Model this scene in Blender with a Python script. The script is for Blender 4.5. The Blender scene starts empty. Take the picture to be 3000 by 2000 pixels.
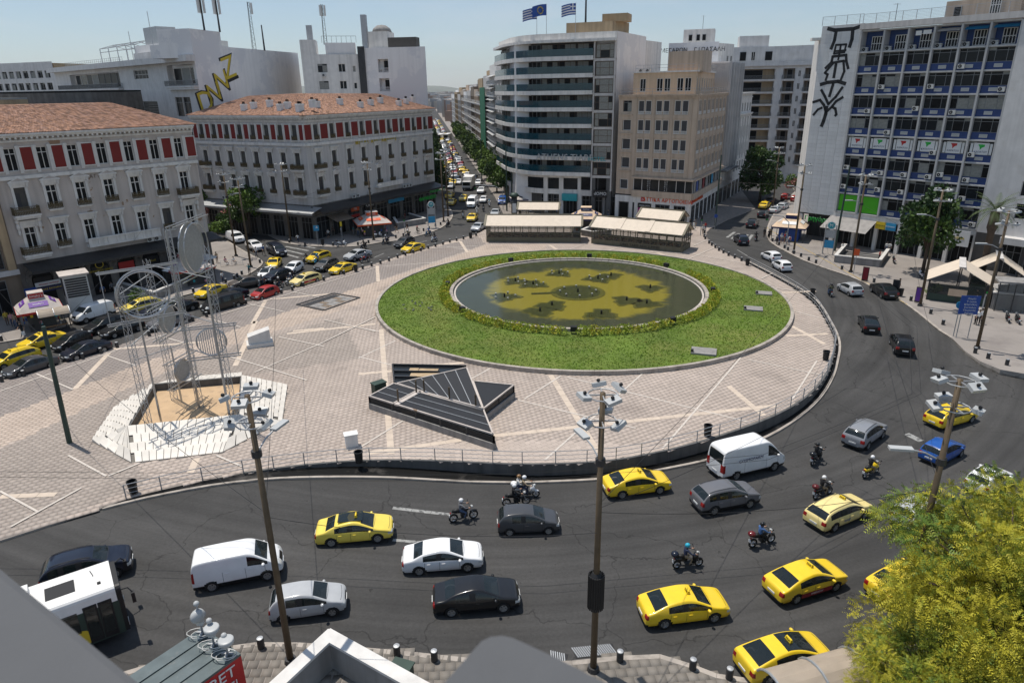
import bpy,bmesh,math,random
import numpy as np
from mathutils import Vector,Matrix
from mathutils.bvhtree import BVHTree
from mathutils.geometry import tessellate_polygon
R=math.radians
S=bpy.context.scene
COL=S.collection
rng=random.Random(7)
# ------------------------------------------------------------------ camera, sky, sun, exposure
FOC,PITCH,ROLL,EYE=2000.0,R(20.3),R(-0.9),25.0
def _cam_axes():
 c,s=math.cos(ROLL),math.sin(ROLL)
 r0,u0=Vector((1,0,0)),Vector((0,math.sin(PITCH),math.cos(PITCH)))
 return c*r0+s*u0,-s*r0+c*u0,Vector((0,math.cos(PITCH),-math.sin(PITCH)))
_cr,_cu,_cf=_cam_axes()
cam_d=bpy.data.cameras.new('camera');cam=bpy.data.objects.new('camera',cam_d);COL.objects.link(cam)
cam_d.sensor_width=36.0;cam_d.lens=36.0*FOC/3000.0;cam_d.clip_start=0.1;cam_d.clip_end=30000
m4=Matrix((_cr,_cu,-_cf)).transposed().to_4x4();m4.translation=(0,0,EYE);cam.matrix_world=m4
S.camera=cam
cam_d.dof.use_dof=True;cam_d.dof.focus_distance=75;cam_d.dof.aperture_fstop=2.8
SUN_EL,SUN_DIR=R(72),Vector((-0.76,0.65))
W=bpy.data.worlds.new('World');S.world=W;W.use_nodes=True
wn=W.node_tree.nodes;wl=W.node_tree.links;wn.clear()
wo=wn.new('ShaderNodeOutputWorld');bg=wn.new('ShaderNodeBackground');sky=wn.new('ShaderNodeTexSky')
sky.sky_type='NISHITA';sky.sun_disc=False;sky.sun_elevation=SUN_EL
sky.sun_rotation=math.atan2(SUN_DIR.x,SUN_DIR.y);sky.altitude=100;sky.air_density=1.0;sky.dust_density=.35;sky.ozone_density=2.2
tc=wn.new('ShaderNodeTexCoord');mp=wn.new('ShaderNodeMapping');mp.inputs['Scale'].default_value=(2.2,2.2,9.0)
nz=wn.new('ShaderNodeTexNoise');nz.inputs['Scale'].default_value=1.6;nz.inputs['Detail'].default_value=7;nz.inputs['Roughness'].default_value=.62
cr=wn.new('ShaderNodeValToRGB');cr.color_ramp.elements[0].position=.5;cr.color_ramp.elements[1].position=.82
cr.color_ramp.elements[0].color=(0,0,0,1);cr.color_ramp.elements[1].color=(.42,.42,.42,1)
mx=wn.new('ShaderNodeMixRGB');mx.inputs[2].default_value=(5.6,5.7,6.0,1)
wl.new(tc.outputs['Generated'],mp.inputs[0]);wl.new(mp.outputs[0],nz.inputs[0]);wl.new(nz.outputs[0],cr.inputs[0])
hz_=wn.new('ShaderNodeMixRGB');hz_.inputs[0].default_value=.42;hz_.inputs[2].default_value=(2.6,3.3,4.1,1)
wl.new(sky.outputs[0],hz_.inputs[1])
wl.new(cr.outputs[0],mx.inputs[0]);wl.new(hz_.outputs[0],mx.inputs[1]);wl.new(mx.outputs[0],bg.inputs[0]);wl.new(bg.outputs[0],wo.inputs[0])
bg.inputs[1].default_value=0.11
sd=bpy.data.lights.new('sun','SUN');sd.energy=3.9;sd.angle=R(.53);sd.color=(1,.94,.85)
so=bpy.data.objects.new('sun',sd);COL.objects.link(so)
_sv=Vector((SUN_DIR.x,SUN_DIR.y,0)).normalized()*math.cos(SUN_EL)+Vector((0,0,math.sin(SUN_EL)))
so.rotation_euler=_sv.to_track_quat('Z','Y').to_euler();so.location=_sv*300
S.view_settings.view_transform='Standard';S.view_settings.look='None';S.view_settings.gamma=1
S.view_settings.exposure=0.2;S.view_settings.use_curve_mapping=False
S.cycles.max_bounces=5;S.cycles.diffuse_bounces=3;S.cycles.glossy_bounces=3;S.cycles.transparent_max_bounces=10
S.cycles.transmission_bounces=2;S.cycles.volume_bounces=0;S.cycles.sample_clamp_indirect=6
S.cycles.use_denoising=True
# ------------------------------------------------------------------ survey: photograph point -> the ground point it shows
def sstep(a,b,v):
 t=min(1,max(0,(v-a)/(b-a)));return t*t*(3-2*t)
def road_z(x,y):
 """the carriageway dips below the square on its near side"""
 return-0.85*sstep(-22,2,x)*(1-sstep(46,68,y))
def ray(px,py):
 a,b=(px-1500)/FOC,-(py-1000)/FOC
 return _cr*a+_cu*b+_cf
def at(px,py,z=0.0):
 d=ray(px,py);t=(EYE-z)/-d.z
 return Vector((d.x*t,d.y*t,z))
def atr(px,py,dz=0.0):
 z=0.0
 for _ in range(14):
  p=at(px,py,z+dz);z=.5*z+.5*road_z(p.x,p.y)
 return Vector((p.x,p.y,road_z(p.x,p.y)+dz))
def tall(p,py):
 """height at which the vertical over ground point p reaches picture row py"""
 lo,hi=-5.0,150.0
 for _ in range(50):
  m=(lo+hi)/2;v=Vector((p[0],p[1],m-EYE))
  row=1000-FOC*v.dot(_cu)/v.dot(_cf)
  if row>py:lo=m
  else:hi=m
 return lo
 # ------------------------------------------------------------------ materials
MATS={}
def newmat(name):
 m=bpy.data.materials.new(name);m.use_nodes=True;MATS[name]=m
 return m,m.node_tree.nodes,m.node_tree.links,m.node_tree.nodes['Principled BSDF']
def mat(name,col,rough=.75,metal=0.0,var=.14,scale=1.5,bump=0.0,spec=.4,streak=0.0,tint=False,objcol=False,coat=0.0,detail=6,dirt=None,bscale=None,alpha=1.0,spots=None):
 """one procedural surface: base colour with noise, rain streaks, optional dirt patches and relief"""
 if name in MATS:return MATS[name]
 m,n,l,b=newmat(name)
 b.inputs['Roughness'].default_value=rough;b.inputs['Metallic'].default_value=metal
 b.inputs['Specular IOR Level'].default_value=spec
 if coat:b.inputs['Coat Weight'].default_value=coat;b.inputs['Coat Roughness'].default_value=.06
 t=n.new('ShaderNodeTexCoord');nz=n.new('ShaderNodeTexNoise');nz.inputs['Scale'].default_value=scale;nz.inputs['Detail'].default_value=detail
 l.new(t.outputs['Object'],nz.inputs['Vector'])
 mr=n.new('ShaderNodeMapRange');mr.inputs['From Min'].default_value=.25;mr.inputs['From Max'].default_value=.75
 mr.inputs['To Min'].default_value=1-var;mr.inputs['To Max'].default_value=1+var;l.new(nz.outputs['Fac'],mr.inputs['Value'])
 if objcol:
  oi=n.new('ShaderNodeObjectInfo');base=oi.outputs['Color']
 else:
  rgb=n.new('ShaderNodeRGB');rgb.outputs[0].default_value=(*col,1);base=rgb.outputs[0]
 def mul(a,fac):
  x=n.new('ShaderNodeVectorMath');x.operation='MULTIPLY';l.new(a,x.inputs[0]);l.new(fac,x.inputs[1]);return x.outputs[0]
 c=mul(base,mr.outputs[0])
 if tint:
  at_=n.new('ShaderNodeAttribute');at_.attribute_name='tint';c=mul(c,at_.outputs['Color'])
 if streak:
  mp=n.new('ShaderNodeMapping');mp.inputs['Scale'].default_value=(1.6,1.6,.06);l.new(t.outputs['Object'],mp.inputs[0])
  n2=n.new('ShaderNodeTexNoise');n2.inputs['Scale'].default_value=1.0;n2.inputs['Detail'].default_value=5;l.new(mp.outputs[0],n2.inputs['Vector'])
  m2=n.new('ShaderNodeMapRange');m2.inputs['From Min'].default_value=.42;m2.inputs['From Max'].default_value=.75
  m2.inputs['To Min'].default_value=1;m2.inputs['To Max'].default_value=1-streak;l.new(n2.outputs['Fac'],m2.inputs['Value']);c=mul(c,m2.outputs[0])
 if dirt or spots:
  dc,ds,lo,hi=dirt or spots
  n3=n.new('ShaderNodeTexNoise');n3.inputs['Scale'].default_value=ds;n3.inputs['Detail'].default_value=8;n3.inputs['Roughness'].default_value=.65
  l.new(t.outputs['Object'],n3.inputs['Vector'])
  m3=n.new('ShaderNodeMapRange');m3.inputs['From Min'].default_value=lo;m3.inputs['From Max'].default_value=hi;l.new(n3.outputs['Fac'],m3.inputs['Value'])
  mx=n.new('ShaderNodeMixRGB');l.new(m3.outputs[0],mx.inputs[0]);l.new(c,mx.inputs[1]);mx.inputs[2].default_value=(*dc,1);c=mx.outputs[0]
 l.new(c,b.inputs['Base Color'])
 if bump:
  bp=n.new('ShaderNodeBump');bp.inputs['Strength'].default_value=bump;bp.inputs['Distance'].default_value=.05
  nb=n.new('ShaderNodeTexNoise');nb.inputs['Scale'].default_value=bscale or scale*8;nb.inputs['Detail'].default_value=4;l.new(t.outputs['Object'],nb.inputs['Vector'])
  l.new(nb.outputs['Fac'],bp.inputs['Height']);l.new(bp.outputs[0],b.inputs['Normal'])
 return m
def glass(name,col,rough=.06,alpha=1.0,spec=.6,wave=0.0):
 m,n,l,b=newmat(name)
 b.inputs['Base Color'].default_value=(*col,1);b.inputs['Roughness'].default_value=rough;b.inputs['Specular IOR Level'].default_value=spec
 if alpha<1:b.inputs['Alpha'].default_value=alpha
 if wave:
  t=n.new('ShaderNodeTexCoord');nb=n.new('ShaderNodeTexNoise');nb.inputs['Scale'].default_value=.9;nb.inputs['Detail'].default_value=2
  l.new(t.outputs['Object'],nb.inputs['Vector']);bp=n.new('ShaderNodeBump');bp.inputs['Strength'].default_value=wave;bp.inputs['Distance'].default_value=.3
  l.new(nb.outputs['Fac'],bp.inputs['Height']);l.new(bp.outputs[0],b.inputs['Normal'])
 return m
def asphalt():
 m,n,l,b=newmat('asphalt');b.inputs['Roughness'].default_value=.8;b.inputs['Specular IOR Level'].default_value=.3
 g=n.new('ShaderNodeNewGeometry');P_=g.outputs['Position']
 def noise(sc,det=5,vec=P_,ro=.6):
  x=n.new('ShaderNodeTexNoise');x.inputs['Scale'].default_value=sc;x.inputs['Detail'].default_value=det;x.inputs['Roughness'].default_value=ro;l.new(vec,x.inputs['Vector']);return x.outputs['Fac']
 def mrange(v,a,c,d,e):
  x=n.new('ShaderNodeMapRange');x.inputs['From Min'].default_value=a;x.inputs['From Max'].default_value=c;x.inputs['To Min'].default_value=d;x.inputs['To Max'].default_value=e;l.new(v,x.inputs['Value']);return x.outputs[0]
 def mul(a,c):
  x=n.new('ShaderNodeMath');x.operation='MULTIPLY';l.new(a,x.inputs[0]);l.new(c,x.inputs[1]);return x.outputs[0]
  # tracks: rings round the square's centre, worn by the tyres
 sb=n.new('ShaderNodeVectorMath');sb.operation='SUBTRACT';sb.inputs[1].default_value=(0,92,0);l.new(P_,sb.inputs[0]);le=n.new('ShaderNodeVectorMath');le.operation='LENGTH';l.new(sb.outputs[0],le.inputs[0])
 cb=n.new('ShaderNodeCombineXYZ');l.new(le.outputs['Value'],cb.inputs[0]);dt=n.new('ShaderNodeVectorMath');dt.operation='SCALE';dt.inputs['Scale'].default_value=.045;l.new(P_,dt.inputs[0]);ad=n.new('ShaderNodeVectorMath');ad.operation='ADD';l.new(cb.outputs[0],ad.inputs[0]);l.new(dt.outputs[0],ad.inputs[1])
 f=mul(mrange(noise(.9,3,ad.outputs[0]),.3,.7,.74,1.32),mrange(noise(.11,4),.35,.7,.82,1.22));f=mul(f,mrange(noise(6,6),.3,.7,.86,1.14));f=mul(f,mrange(noise(60,2),.3,.7,.8,1.2))
 vo=n.new('ShaderNodeTexVoronoi');vo.feature='DISTANCE_TO_EDGE';vo.inputs['Scale'].default_value=.13;wv=n.new('ShaderNodeVectorMath');wv.operation='ADD';nv=n.new('ShaderNodeTexNoise');nv.inputs['Scale'].default_value=.4;nv.inputs['Detail'].default_value=6;l.new(P_,nv.inputs['Vector']);sv=n.new('ShaderNodeVectorMath');sv.operation='SCALE';sv.inputs['Scale'].default_value=3.0;l.new(nv.outputs['Color'],sv.inputs[0]);l.new(P_,wv.inputs[0]);l.new(sv.outputs[0],wv.inputs[1]);l.new(wv.outputs[0],vo.inputs['Vector'])
 f=mul(f,mrange(vo.outputs['Distance'],.0,.006,.45,1.0))
 f=mul(f,mrange(noise(1.6,3),.70,.74,1.0,.55))
 rgb=n.new('ShaderNodeRGB');rgb.outputs[0].default_value=(.047,.0457,.0445,1);x=n.new('ShaderNodeVectorMath');x.operation='MULTIPLY';l.new(rgb.outputs[0],x.inputs[0]);l.new(f,x.inputs[1]);l.new(x.outputs[0],b.inputs['Base Color'])
 bp=n.new('ShaderNodeBump');bp.inputs['Strength'].default_value=.25;bp.inputs['Distance'].default_value=.02;l.new(noise(35,3),bp.inputs['Height']);l.new(bp.outputs[0],b.inputs['Normal'])
asphalt()
mat('road_paint',(.28,.28,.27),.8,var=.3,scale=3,dirt=((.07,.07,.07),2.5,.5,.62))
mat('joint',(.22,.195,.175),.95,var=.3,scale=2)
mat('paver',(.425,.368,.325),.7,var=.10,scale=.22,tint=True,spec=.3,dirt=((.24,.20,.175),.11,.53,.74))
mat('paver_walk',(.20,.186,.17),.8,var=.14,scale=.3,tint=True,spec=.25,dirt=((.12,.11,.10),.35,.55,.8))
mat('band_white',(.54,.485,.43),.6,var=.1,scale=1)
mat('band_beige',(.53,.44,.355),.65,var=.12,scale=1.4)
mat('kerb',(.36,.32,.28),.8,var=.2,scale=1.2,dirt=((.17,.15,.13),.8,.5,.7))
mat('kerb_yellow',(.42,.29,.08),.8,var=.25,scale=1.2,dirt=((.25,.22,.18),1.6,.5,.62))
mat('concrete',(.26,.25,.24),.85,var=.16,scale=.8,streak=.35,bump=.1)
mat('concrete_dark',(.11,.108,.105),.85,var=.2,scale=.7,streak=.4)
mat('marble_white',(.62,.60,.57),.45,var=.10,scale=1.6,streak=.12)
mat('marble_slab',(.60,.56,.51),.5,var=.10,scale=.9,tint=True)
mat('sand',(.50,.35,.21),.95,var=.15,scale=.6,dirt=((.30,.22,.15),.8,.52,.75))
mat('soil',(.12,.085,.05),.95,var=.2,scale=1)
mat('grass_base',(.09,.14,.016),.9,var=.3,scale=.22,dirt=((.15,.16,.035),.16,.45,.7))
mat('steel',(.45,.46,.47),.35,.9,var=.08)
mat('galv',(.40,.41,.42),.5,.6,var=.15,scale=6)
mat('dark_metal',(.05,.05,.052),.5,.4,var=.15)
mat('pole_brown',(.12,.088,.055),.6,.3,var=.2,scale=2.5,streak=.3)
mat('pole_green',(.035,.06,.048),.55,.2,var=.15)
mat('black',(.012,.012,.013),.55,var=.1)
mat('rubber',(.014,.014,.014),.8,var=.15,scale=6)
mat('lamp_white',(.42,.43,.43),.35,var=.06)
mat('plastic_white',(.52,.52,.50),.45,var=.05)
mat('white_paint',(.74,.73,.71),.5,var=.06,streak=.12)
mat('paint',(.5,.5,.5),.28,objcol=True,var=.07,scale=1.6,coat=.6,spec=.3)
mat('paint_flat',(.5,.5,.5),.6,objcol=True,var=.08,scale=2)
mat('paint_wall',(.5,.5,.5),.8,objcol=True,var=.10,scale=.5,streak=.22,bump=.05)
mat('rim',(.42,.43,.44),.35,.8,var=.05)
mat('rim_dark',(.08,.08,.085),.4,.6,var=.05)
mat('chrome',(.7,.7,.7),.15,1,var=.02)
glass('car_glass',(.012,.018,.019),.05,alpha=.78,spec=.7)
glass('window_glass',(.018,.021,.024),.12,spec=.14,wave=.05)
glass('window_dark',(.010,.010,.011),.3,spec=.1)
glass('lamp_glass',(.55,.56,.55),.1)
glass('tail_red',(.28,.012,.012),.15)
glass('clear_glass',(.10,.115,.11),.05,alpha=.16,spec=.6)
glass('teal_glass',(.006,.06,.085),.06,alpha=.72,spec=.7)
mat('skin',(.42,.25,.17),.6,var=.05)
mat('hair',(.018,.012,.009),.7,var=.2)
for nm,c in dict(black=(.015,.015,.016),white=(.7,.69,.66),navy=(.025,.035,.075),grey=(.16,.16,.17),red=(.35,.03,.03),blue=(.06,.13,.30),teal=(.03,.16,.17),olive=(.10,.10,.06),pink=(.5,.25,.28),denim=(.07,.10,.17),khaki=(.28,.22,.15),yellow=(.55,.40,.05),brown=(.10,.06,.04)).items():
 mat('cloth_'+nm,c,.85,var=.12,scale=8)
 # ------------------------------------------------------------------ mesh collecting
class MB:
 def __init__(s):s.v=[];s.f=[];s.m=[];s.t=None;s.k=[]
 def add(s,vs,fs,mi=0):
  s.k.append((len(s.v),len(s.f)));o=len(s.v);s.v.extend([tuple(p)for p in vs]);s.f.extend([tuple(i+o for i in f)for f in fs]);s.m.extend([mi]*len(fs));return s
 def split(s,name,mats,parent,smooth=False,**kw):
  """each add() call becomes a part of its own"""
  for i,(v0,f0)in enumerate(s.k):
   v1,f1=s.k[i+1]if i+1<len(s.k)else(len(s.v),len(s.f))
   q=MB();q.v=s.v[v0:v1];q.f=[tuple(j-v0 for j in f)for f in s.f[f0:f1]];q.m=s.m[f0:f1]
   part(name,q.mesh(name,mats,smooth),parent,**kw)
 def quad(s,a,b,c,d,mi=0):return s.add((a,b,c,d),((0,1,2,3),),mi)
 def box(s,x0,x1,y0,y1,z0,z1,mi=0,M=None):
  vs=[(x,y,z)for z in(z0,z1)for x,y in((x0,y0),(x1,y0),(x1,y1),(x0,y1))]
  if M is not None:vs=[M@Vector(p)for p in vs]
  return s.add(vs,((3,2,1,0),(4,5,6,7),(0,1,5,4),(1,2,6,5),(2,3,7,6),(3,0,4,7)),mi)
 def beam(s,a,b,w,h=None,mi=0,up=(0,0,1)):
  """rectangular bar from a to b"""
  a,b=Vector(a),Vector(b);d=(b-a);L=d.length
  if L<1e-6:return s
  d/=L;u=Vector(up)
  if abs(d.dot(u))>.98:u=Vector((1,0,0))
  x=d.cross(u).normalized();y=x.cross(d)
  h=h or w;vs=[]
  for p in(a,b):
   for i,j in((-1,-1),(1,-1),(1,1),(-1,1)):vs.append(p+x*(i*w/2)+y*(j*h/2))
  return s.add(vs,((0,1,2,3),(7,6,5,4),(0,4,5,1),(1,5,6,2),(2,6,7,3),(3,7,4,0)),mi)
 def cyl(s,a,b,r0,r1=None,n=10,mi=0,cap=True):
  a,b=Vector(a),Vector(b);r1=r0 if r1 is None else r1;d=(b-a).normalized()
  u=Vector((0,0,1))if abs(d.z)<.95 else Vector((1,0,0));x=d.cross(u).normalized();y=d.cross(x)
  vs=[]
  for p,r in((a,r0),(b,r1)):
   for i in range(n):
    t=2*math.pi*i/n;vs.append(p+x*(r*math.cos(t))+y*(r*math.sin(t)))
  fs=[(i,(i+1)%n,n+(i+1)%n,n+i)for i in range(n)]
  if cap:fs+=[tuple(range(n-1,-1,-1)),tuple(range(n,2*n))]
  return s.add(vs,fs,mi)
 def tube(s,pts,r,n=6,mi=0,closed=False):
  pts=[Vector(p)for p in pts];N=len(pts);vs=[];ref=None
  for i,p in enumerate(pts):
   if closed:d=pts[(i+1)%N]-pts[i-1]
   else:d=pts[min(i+1,N-1)]-pts[max(i-1,0)]
   d.normalize();u=Vector((0,0,1))if abs(d.z)<.9 else Vector((0,1,0))
   x=d.cross(u).normalized();y=d.cross(x);rr=r[i]if isinstance(r,(list,tuple))else r
   for k in range(n):
    t=2*math.pi*k/n;vs.append(p+x*(rr*math.cos(t))+y*(rr*math.sin(t)))
  fs=[]
  for i in range(N if closed else N-1):
   j=(i+1)%N
   for k in range(n):fs.append((i*n+k,i*n+(k+1)%n,j*n+(k+1)%n,j*n+k))
  if not closed:fs+=[tuple(range(n-1,-1,-1)),tuple((N-1)*n+k for k in range(n))]
  return s.add(vs,fs,mi)
 def lathe(s,prof,n=16,axis='Z',o=(0,0,0),mi=0,close=False):
  vs=[];o=Vector(o)
  for r,h in prof:
   for k in range(n):
    t=2*math.pi*k/n;c,q=r*math.cos(t),r*math.sin(t)
    vs.append(o+(Vector((c,q,h))if axis=='Z' else Vector((c,h,q))if axis=='Y' else Vector((h,c,q))))
  fs=[];N=len(prof)
  for i in range(N-1 if not close else N):
   j=(i+1)%N
   for k in range(n):fs.append((i*n+k,i*n+(k+1)%n,j*n+(k+1)%n,j*n+k))
  if not close:fs+=[tuple(range(n-1,-1,-1)),tuple((N-1)*n+k for k in range(n))]
  return s.add(vs,fs,mi)
 def ball(s,c,rx,ry=None,rz=None,n=10,k=6,mi=0,M=None):
  ry=ry or rx;rz=rz or rx;c=Vector(c);vs=[];fs=[]
  for i in range(k+1):
   a=math.pi*i/k
   for j in range(n):
    t=2*math.pi*j/n;p=Vector((rx*math.sin(a)*math.cos(t),ry*math.sin(a)*math.sin(t),rz*math.cos(a)))
    vs.append(c+(M@p if M is not None else p))
  for i in range(k):
   for j in range(n):fs.append((i*n+j,(i+1)*n+j,(i+1)*n+(j+1)%n,i*n+(j+1)%n))
  return s.add(vs,fs,mi)
 def prism(s,poly,z0,z1,mi=0,top=None,bottom=False):
  """poly = [(x, y)...]; z0/z1 numbers or functions of (x, y)"""
  P=[Vector((p[0],p[1],0))for p in poly]
  ar=sum(P[i].x*P[(i+1)%len(P)].y-P[(i+1)%len(P)].x*P[i].y for i in range(len(P)))
  if ar<0:P.reverse()
  n=len(P);f0=z0 if callable(z0)else(lambda x,y:z0);f1=z1 if callable(z1)else(lambda x,y:z1)
  vs=[(p.x,p.y,f0(p.x,p.y))for p in P]+[(p.x,p.y,f1(p.x,p.y))for p in P]
  tri=tessellate_polygon([P])
  tr=[]
  for a,b,c in tri:
   if(P[b]-P[a]).cross(P[c]-P[a]).z<0:a,b,c=a,c,b
   tr.append((a,b,c))
  s.add(vs,[(i,(i+1)%n,n+(i+1)%n,n+i)for i in range(n)],mi)
  o=len(s.v)-2*n
  tm=mi if top is None else top
  s.f.extend([(o+n+a,o+n+b,o+n+c)for a,b,c in tr]);s.m.extend([tm]*len(tr))
  if bottom:s.f.extend([(o+c,o+b,o+a)for a,b,c in tr]);s.m.extend([mi]*len(tr))
  return s
 def mesh(s,name,mats,smooth=False):
  me=bpy.data.meshes.new(name);me.from_pydata(s.v,[],s.f)
  for m in(mats if isinstance(mats,(list,tuple))else[mats]):me.materials.append(MATS[m]if isinstance(m,str)else m)
  if len(me.materials)>1:me.polygons.foreach_set('material_index',s.m)
  if smooth:me.polygons.foreach_set('use_smooth',[True]*len(me.polygons))
  if s.t is not None:
   a=me.attributes.new('tint','FLOAT_COLOR','FACE');a.data.foreach_set('color',np.asarray(s.t,dtype=np.float32).ravel())
  me.update();return me
 def to(s,name,mats,parent,*a,**kw):
  sm=parent is True
  if sm:parent,a=a[0],a[1:]
  return part(name,s.mesh(name,mats,sm),parent,*a,**kw)
 def build(s,name,mats,parent=None,loc=None,smooth=False,**kw):
  return obj(name,s.mesh(name,mats,smooth),parent,loc,**kw)
def obj(name,data,parent=None,loc=None,rotz=0.0,label=None,cat=None,group=None,kind=None,color=None,rot=None):
 o=bpy.data.objects.new(name,data);COL.objects.link(o)
 if parent is not None:o.parent=parent
 if loc is not None:o.location=loc
 if rot is not None:o.rotation_euler=rot
 elif rotz:o.rotation_euler=(0,0,rotz)
 if label:o['label']=label
 if cat:o['category']=cat
 if group:o['group']=group
 if kind:o['kind']=kind
 if color is not None:o.color=(*color[:3],1)
 return o
def thing(name,label,cat,loc=(0,0,0),rotz=0.0,group=None):
 o=obj(name,None,None,loc,rotz,label,cat,group);o.empty_display_size=.3
 return o
def dup(root,loc=None,rotz=None,label=None,group=None,color=None):
 """a copy of a thing with copies of its parts and sub-parts (mesh data shared)"""
 r=root.copy();COL.objects.link(r)
 if loc is not None:r.location=loc
 if rotz is not None:r.rotation_euler=(0,0,rotz)
 if label:r['label']=label
 if group:r['group']=group
 if color is not None:r.color=(*color[:3],1)
 for ch in KIDS.get(root.name,()):
  c=ch.copy();COL.objects.link(c);c.parent=r
  if color is not None and c.color[3]>.999 and ch.get('body_colour'):c.color=(*color[:3],1)
  KIDS.setdefault(r.name,[]).append(c)
  for g in KIDS.get(ch.name,()):
   d=g.copy();COL.objects.link(d);d.parent=c;KIDS.setdefault(c.name,[]).append(d)
 return r
KIDS={}
def part(name,data,parent,loc=None,rotz=0.0,label=None,color=None,rot=None,kind=None,body=False):
 o=obj(name,data,parent,loc,rotz,label,None,None,kind,color,rot)
 if body:o['body_colour']=1
 KIDS.setdefault(parent.name,[]).append(o);return o
SIDE=bpy.data.scenes.new('workbench')
def baked(data,mods=()):
 o=bpy.data.objects.new('tmp',data);SIDE.collection.objects.link(o)
 for kind,kw in mods:
  md=o.modifiers.new('m',kind)
  for k,v in kw.items():setattr(md,k,v)
 with bpy.context.temp_override(scene=SIDE,view_layer=SIDE.view_layers[0]):
  dg=bpy.context.evaluated_depsgraph_get();me=bpy.data.meshes.new_from_object(o.evaluated_get(dg))
 bpy.data.objects.remove(o);return me
_txt={}
def text_mesh(s,size,depth=.02,align='CENTER',space=1.0):
 c=bpy.data.curves.new('lettering','FONT');c.body=s;c.size=size;c.extrude=depth;c.align_x=align;c.align_y='CENTER';c.space_character=space;c.resolution_u=2
 me=baked(c);bpy.data.curves.remove(c);me.name='lettering';me.materials.clear();return me
def tmesh(m,s,*a):
 k=(m,s)+a
 if k not in _txt:_txt[k]=text_mesh(s,*a);_txt[k].materials.append(MATS[m])
 return _txt[k]
def arc(cx,cy,r,a0,a1,n):return[(cx+r*math.cos(a0+(a1-a0)*i/n),cy+r*math.sin(a0+(a1-a0)*i/n))for i in range(n+1)]
def inpoly(x,y,P):
 c=False;j=len(P)-1
 for i in range(len(P)):
  if(P[i][1]>y)!=(P[j][1]>y)and x<(P[j][0]-P[i][0])*(y-P[i][1])/(P[j][1]-P[i][1])+P[i][0]:c=not c
  j=i
 return c
def inpoly_np(X,Y,P):
 c=np.zeros(X.shape,bool);j=len(P)-1
 for i in range(len(P)):
  yi,yj=P[i][1],P[j][1]
  if yi!=yj:
   m=((yi>Y)!=(yj>Y))&(X<(P[j][0]-P[i][0])*(Y-yi)/(yj-yi)+P[i][0]);c^=m
  j=i
 return c
 # ------------------------------------------------------------------ ground, carriageway, square, pavements
def struct(name,mb,mats,**kw):return mb.build(name,mats,kind='structure',**kw)
ZP=0.13
g=MB()
rad=[0,300,900,2500,7000,14000];NS=48
for i in range(len(rad)-1):
 for k in range(NS):
  a0,a1=2*math.pi*k/NS,2*math.pi*(k+1)/NS
  p=[(r*math.cos(a),r*math.sin(a),-1.3)for r,a in((rad[i],a0),(rad[i+1],a0),(rad[i+1],a1),(rad[i],a1))]
  g.quad(p[0],p[1],p[2],p[3])if i else g.add((p[0],p[1],p[2]),((0,1,2),))
mat('earth',(.20,.185,.165),.95,var=.3,scale=.01)
struct('ground',g,'earth')
AVE=lambda y:-7.0-.118*(y-145)
rd=MB()
xs=np.arange(-130,131,2.5);ys=np.arange(-6,301,3.0)
for j in range(len(ys)-1):
 for i in range(len(xs)-1):
  q=[(xs[a],ys[b],road_z(xs[a],ys[b]))for a,b in((i,j),(i+1,j),(i+1,j+1),(i,j+1))];rd.add(q,((0,1,2,3),))
yy=[300,500,800,1300,2000,3000]
for a,b in zip(yy,yy[1:]):rd.quad((AVE(a)-11,a,-.002),(AVE(a)+11,a,-.002),(AVE(b)+11,b,-.002),(AVE(b)-11,b,-.002))
struct('road',rd,'asphalt',smooth=True)
def P(*pts):return[tuple(at(x,y,ZP)[:2])for x,y in pts]
RAIL=P((370,1460),(536,1420),(714,1386),(893,1362),(1084,1349),(1275,1350),(1530,1360),(1760,1352),(1913,1328),(2041,1297),(2168,1257),(2270,1217),(2334,1182),(2385,1142),(2423,1092),(2440,1042),(2445,1000),(2420,945),(2378,885),(2298,830),(2190,772))
KERB=[tuple(atr(x,y,.12)[:2])for x,y in((300,1490),(420,1460),(600,1425),(780,1404),(950,1398),(1150,1400),(1380,1412),(1600,1412),(1800,1400),(1980,1368),(2100,1340),(2240,1284),(2330,1232),(2400,1172),(2440,1112),(2457,1060),(2463,1000),(2436,938),(2392,876),(2306,822),(2190,762))]
def resample(L,step):
 """a smooth line through surveyed points"""
 n=len(L);out=[]
 for i in range(n-1):
  p0,p1,p2,p3=(np.array(L[max(0,min(n-1,i+k))])for k in(-1,0,1,2))
  m=max(1,int(np.linalg.norm(p2-p1)/step))
  for k in range(m):
   t=k/m;out.append(tuple(.5*((2*p1)+(-p0+p2)*t+(2*p0-5*p1+4*p2-p3)*t*t+(-p0+3*p1-3*p2+p3)*t**3)))
 out.append(tuple(L[-1]));return out
RAIL=resample(RAIL,1.0);KERB=resample(KERB,1.0)
BOLL_L=[(-60,1140),(6,1118),(70,1102),(243,1051),(296,1035),(344,1018),(438,984),(483,970),(566,941),(606,928),(686,901),(721,890),(757,880),(790,869),(825,860),(857,851),(889,839),(949,822),(1008,804),(1063,788),(1089,780),(1115,773),(1140,765),(1165,756),(1188,749),(1211,742),(1233,736),(1255,729),(1276,723),(1298,717),(1318,711),(1338,706),(1358,701),(1395,691)]
BOLL_R=[(2064,684),(2063,695),(2066,701),(2077,714),(2085,720),(2095,727),(2106,735),(2119,742),(2134,750),(2152,757),(2172,765)]
SQ_LEFT=P(*[(x-4,y-3)for x,y in BOLL_L])
lower_left=P((0,1583),(150,1535))
far_left=[(-60,62),(-60,22)]
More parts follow.
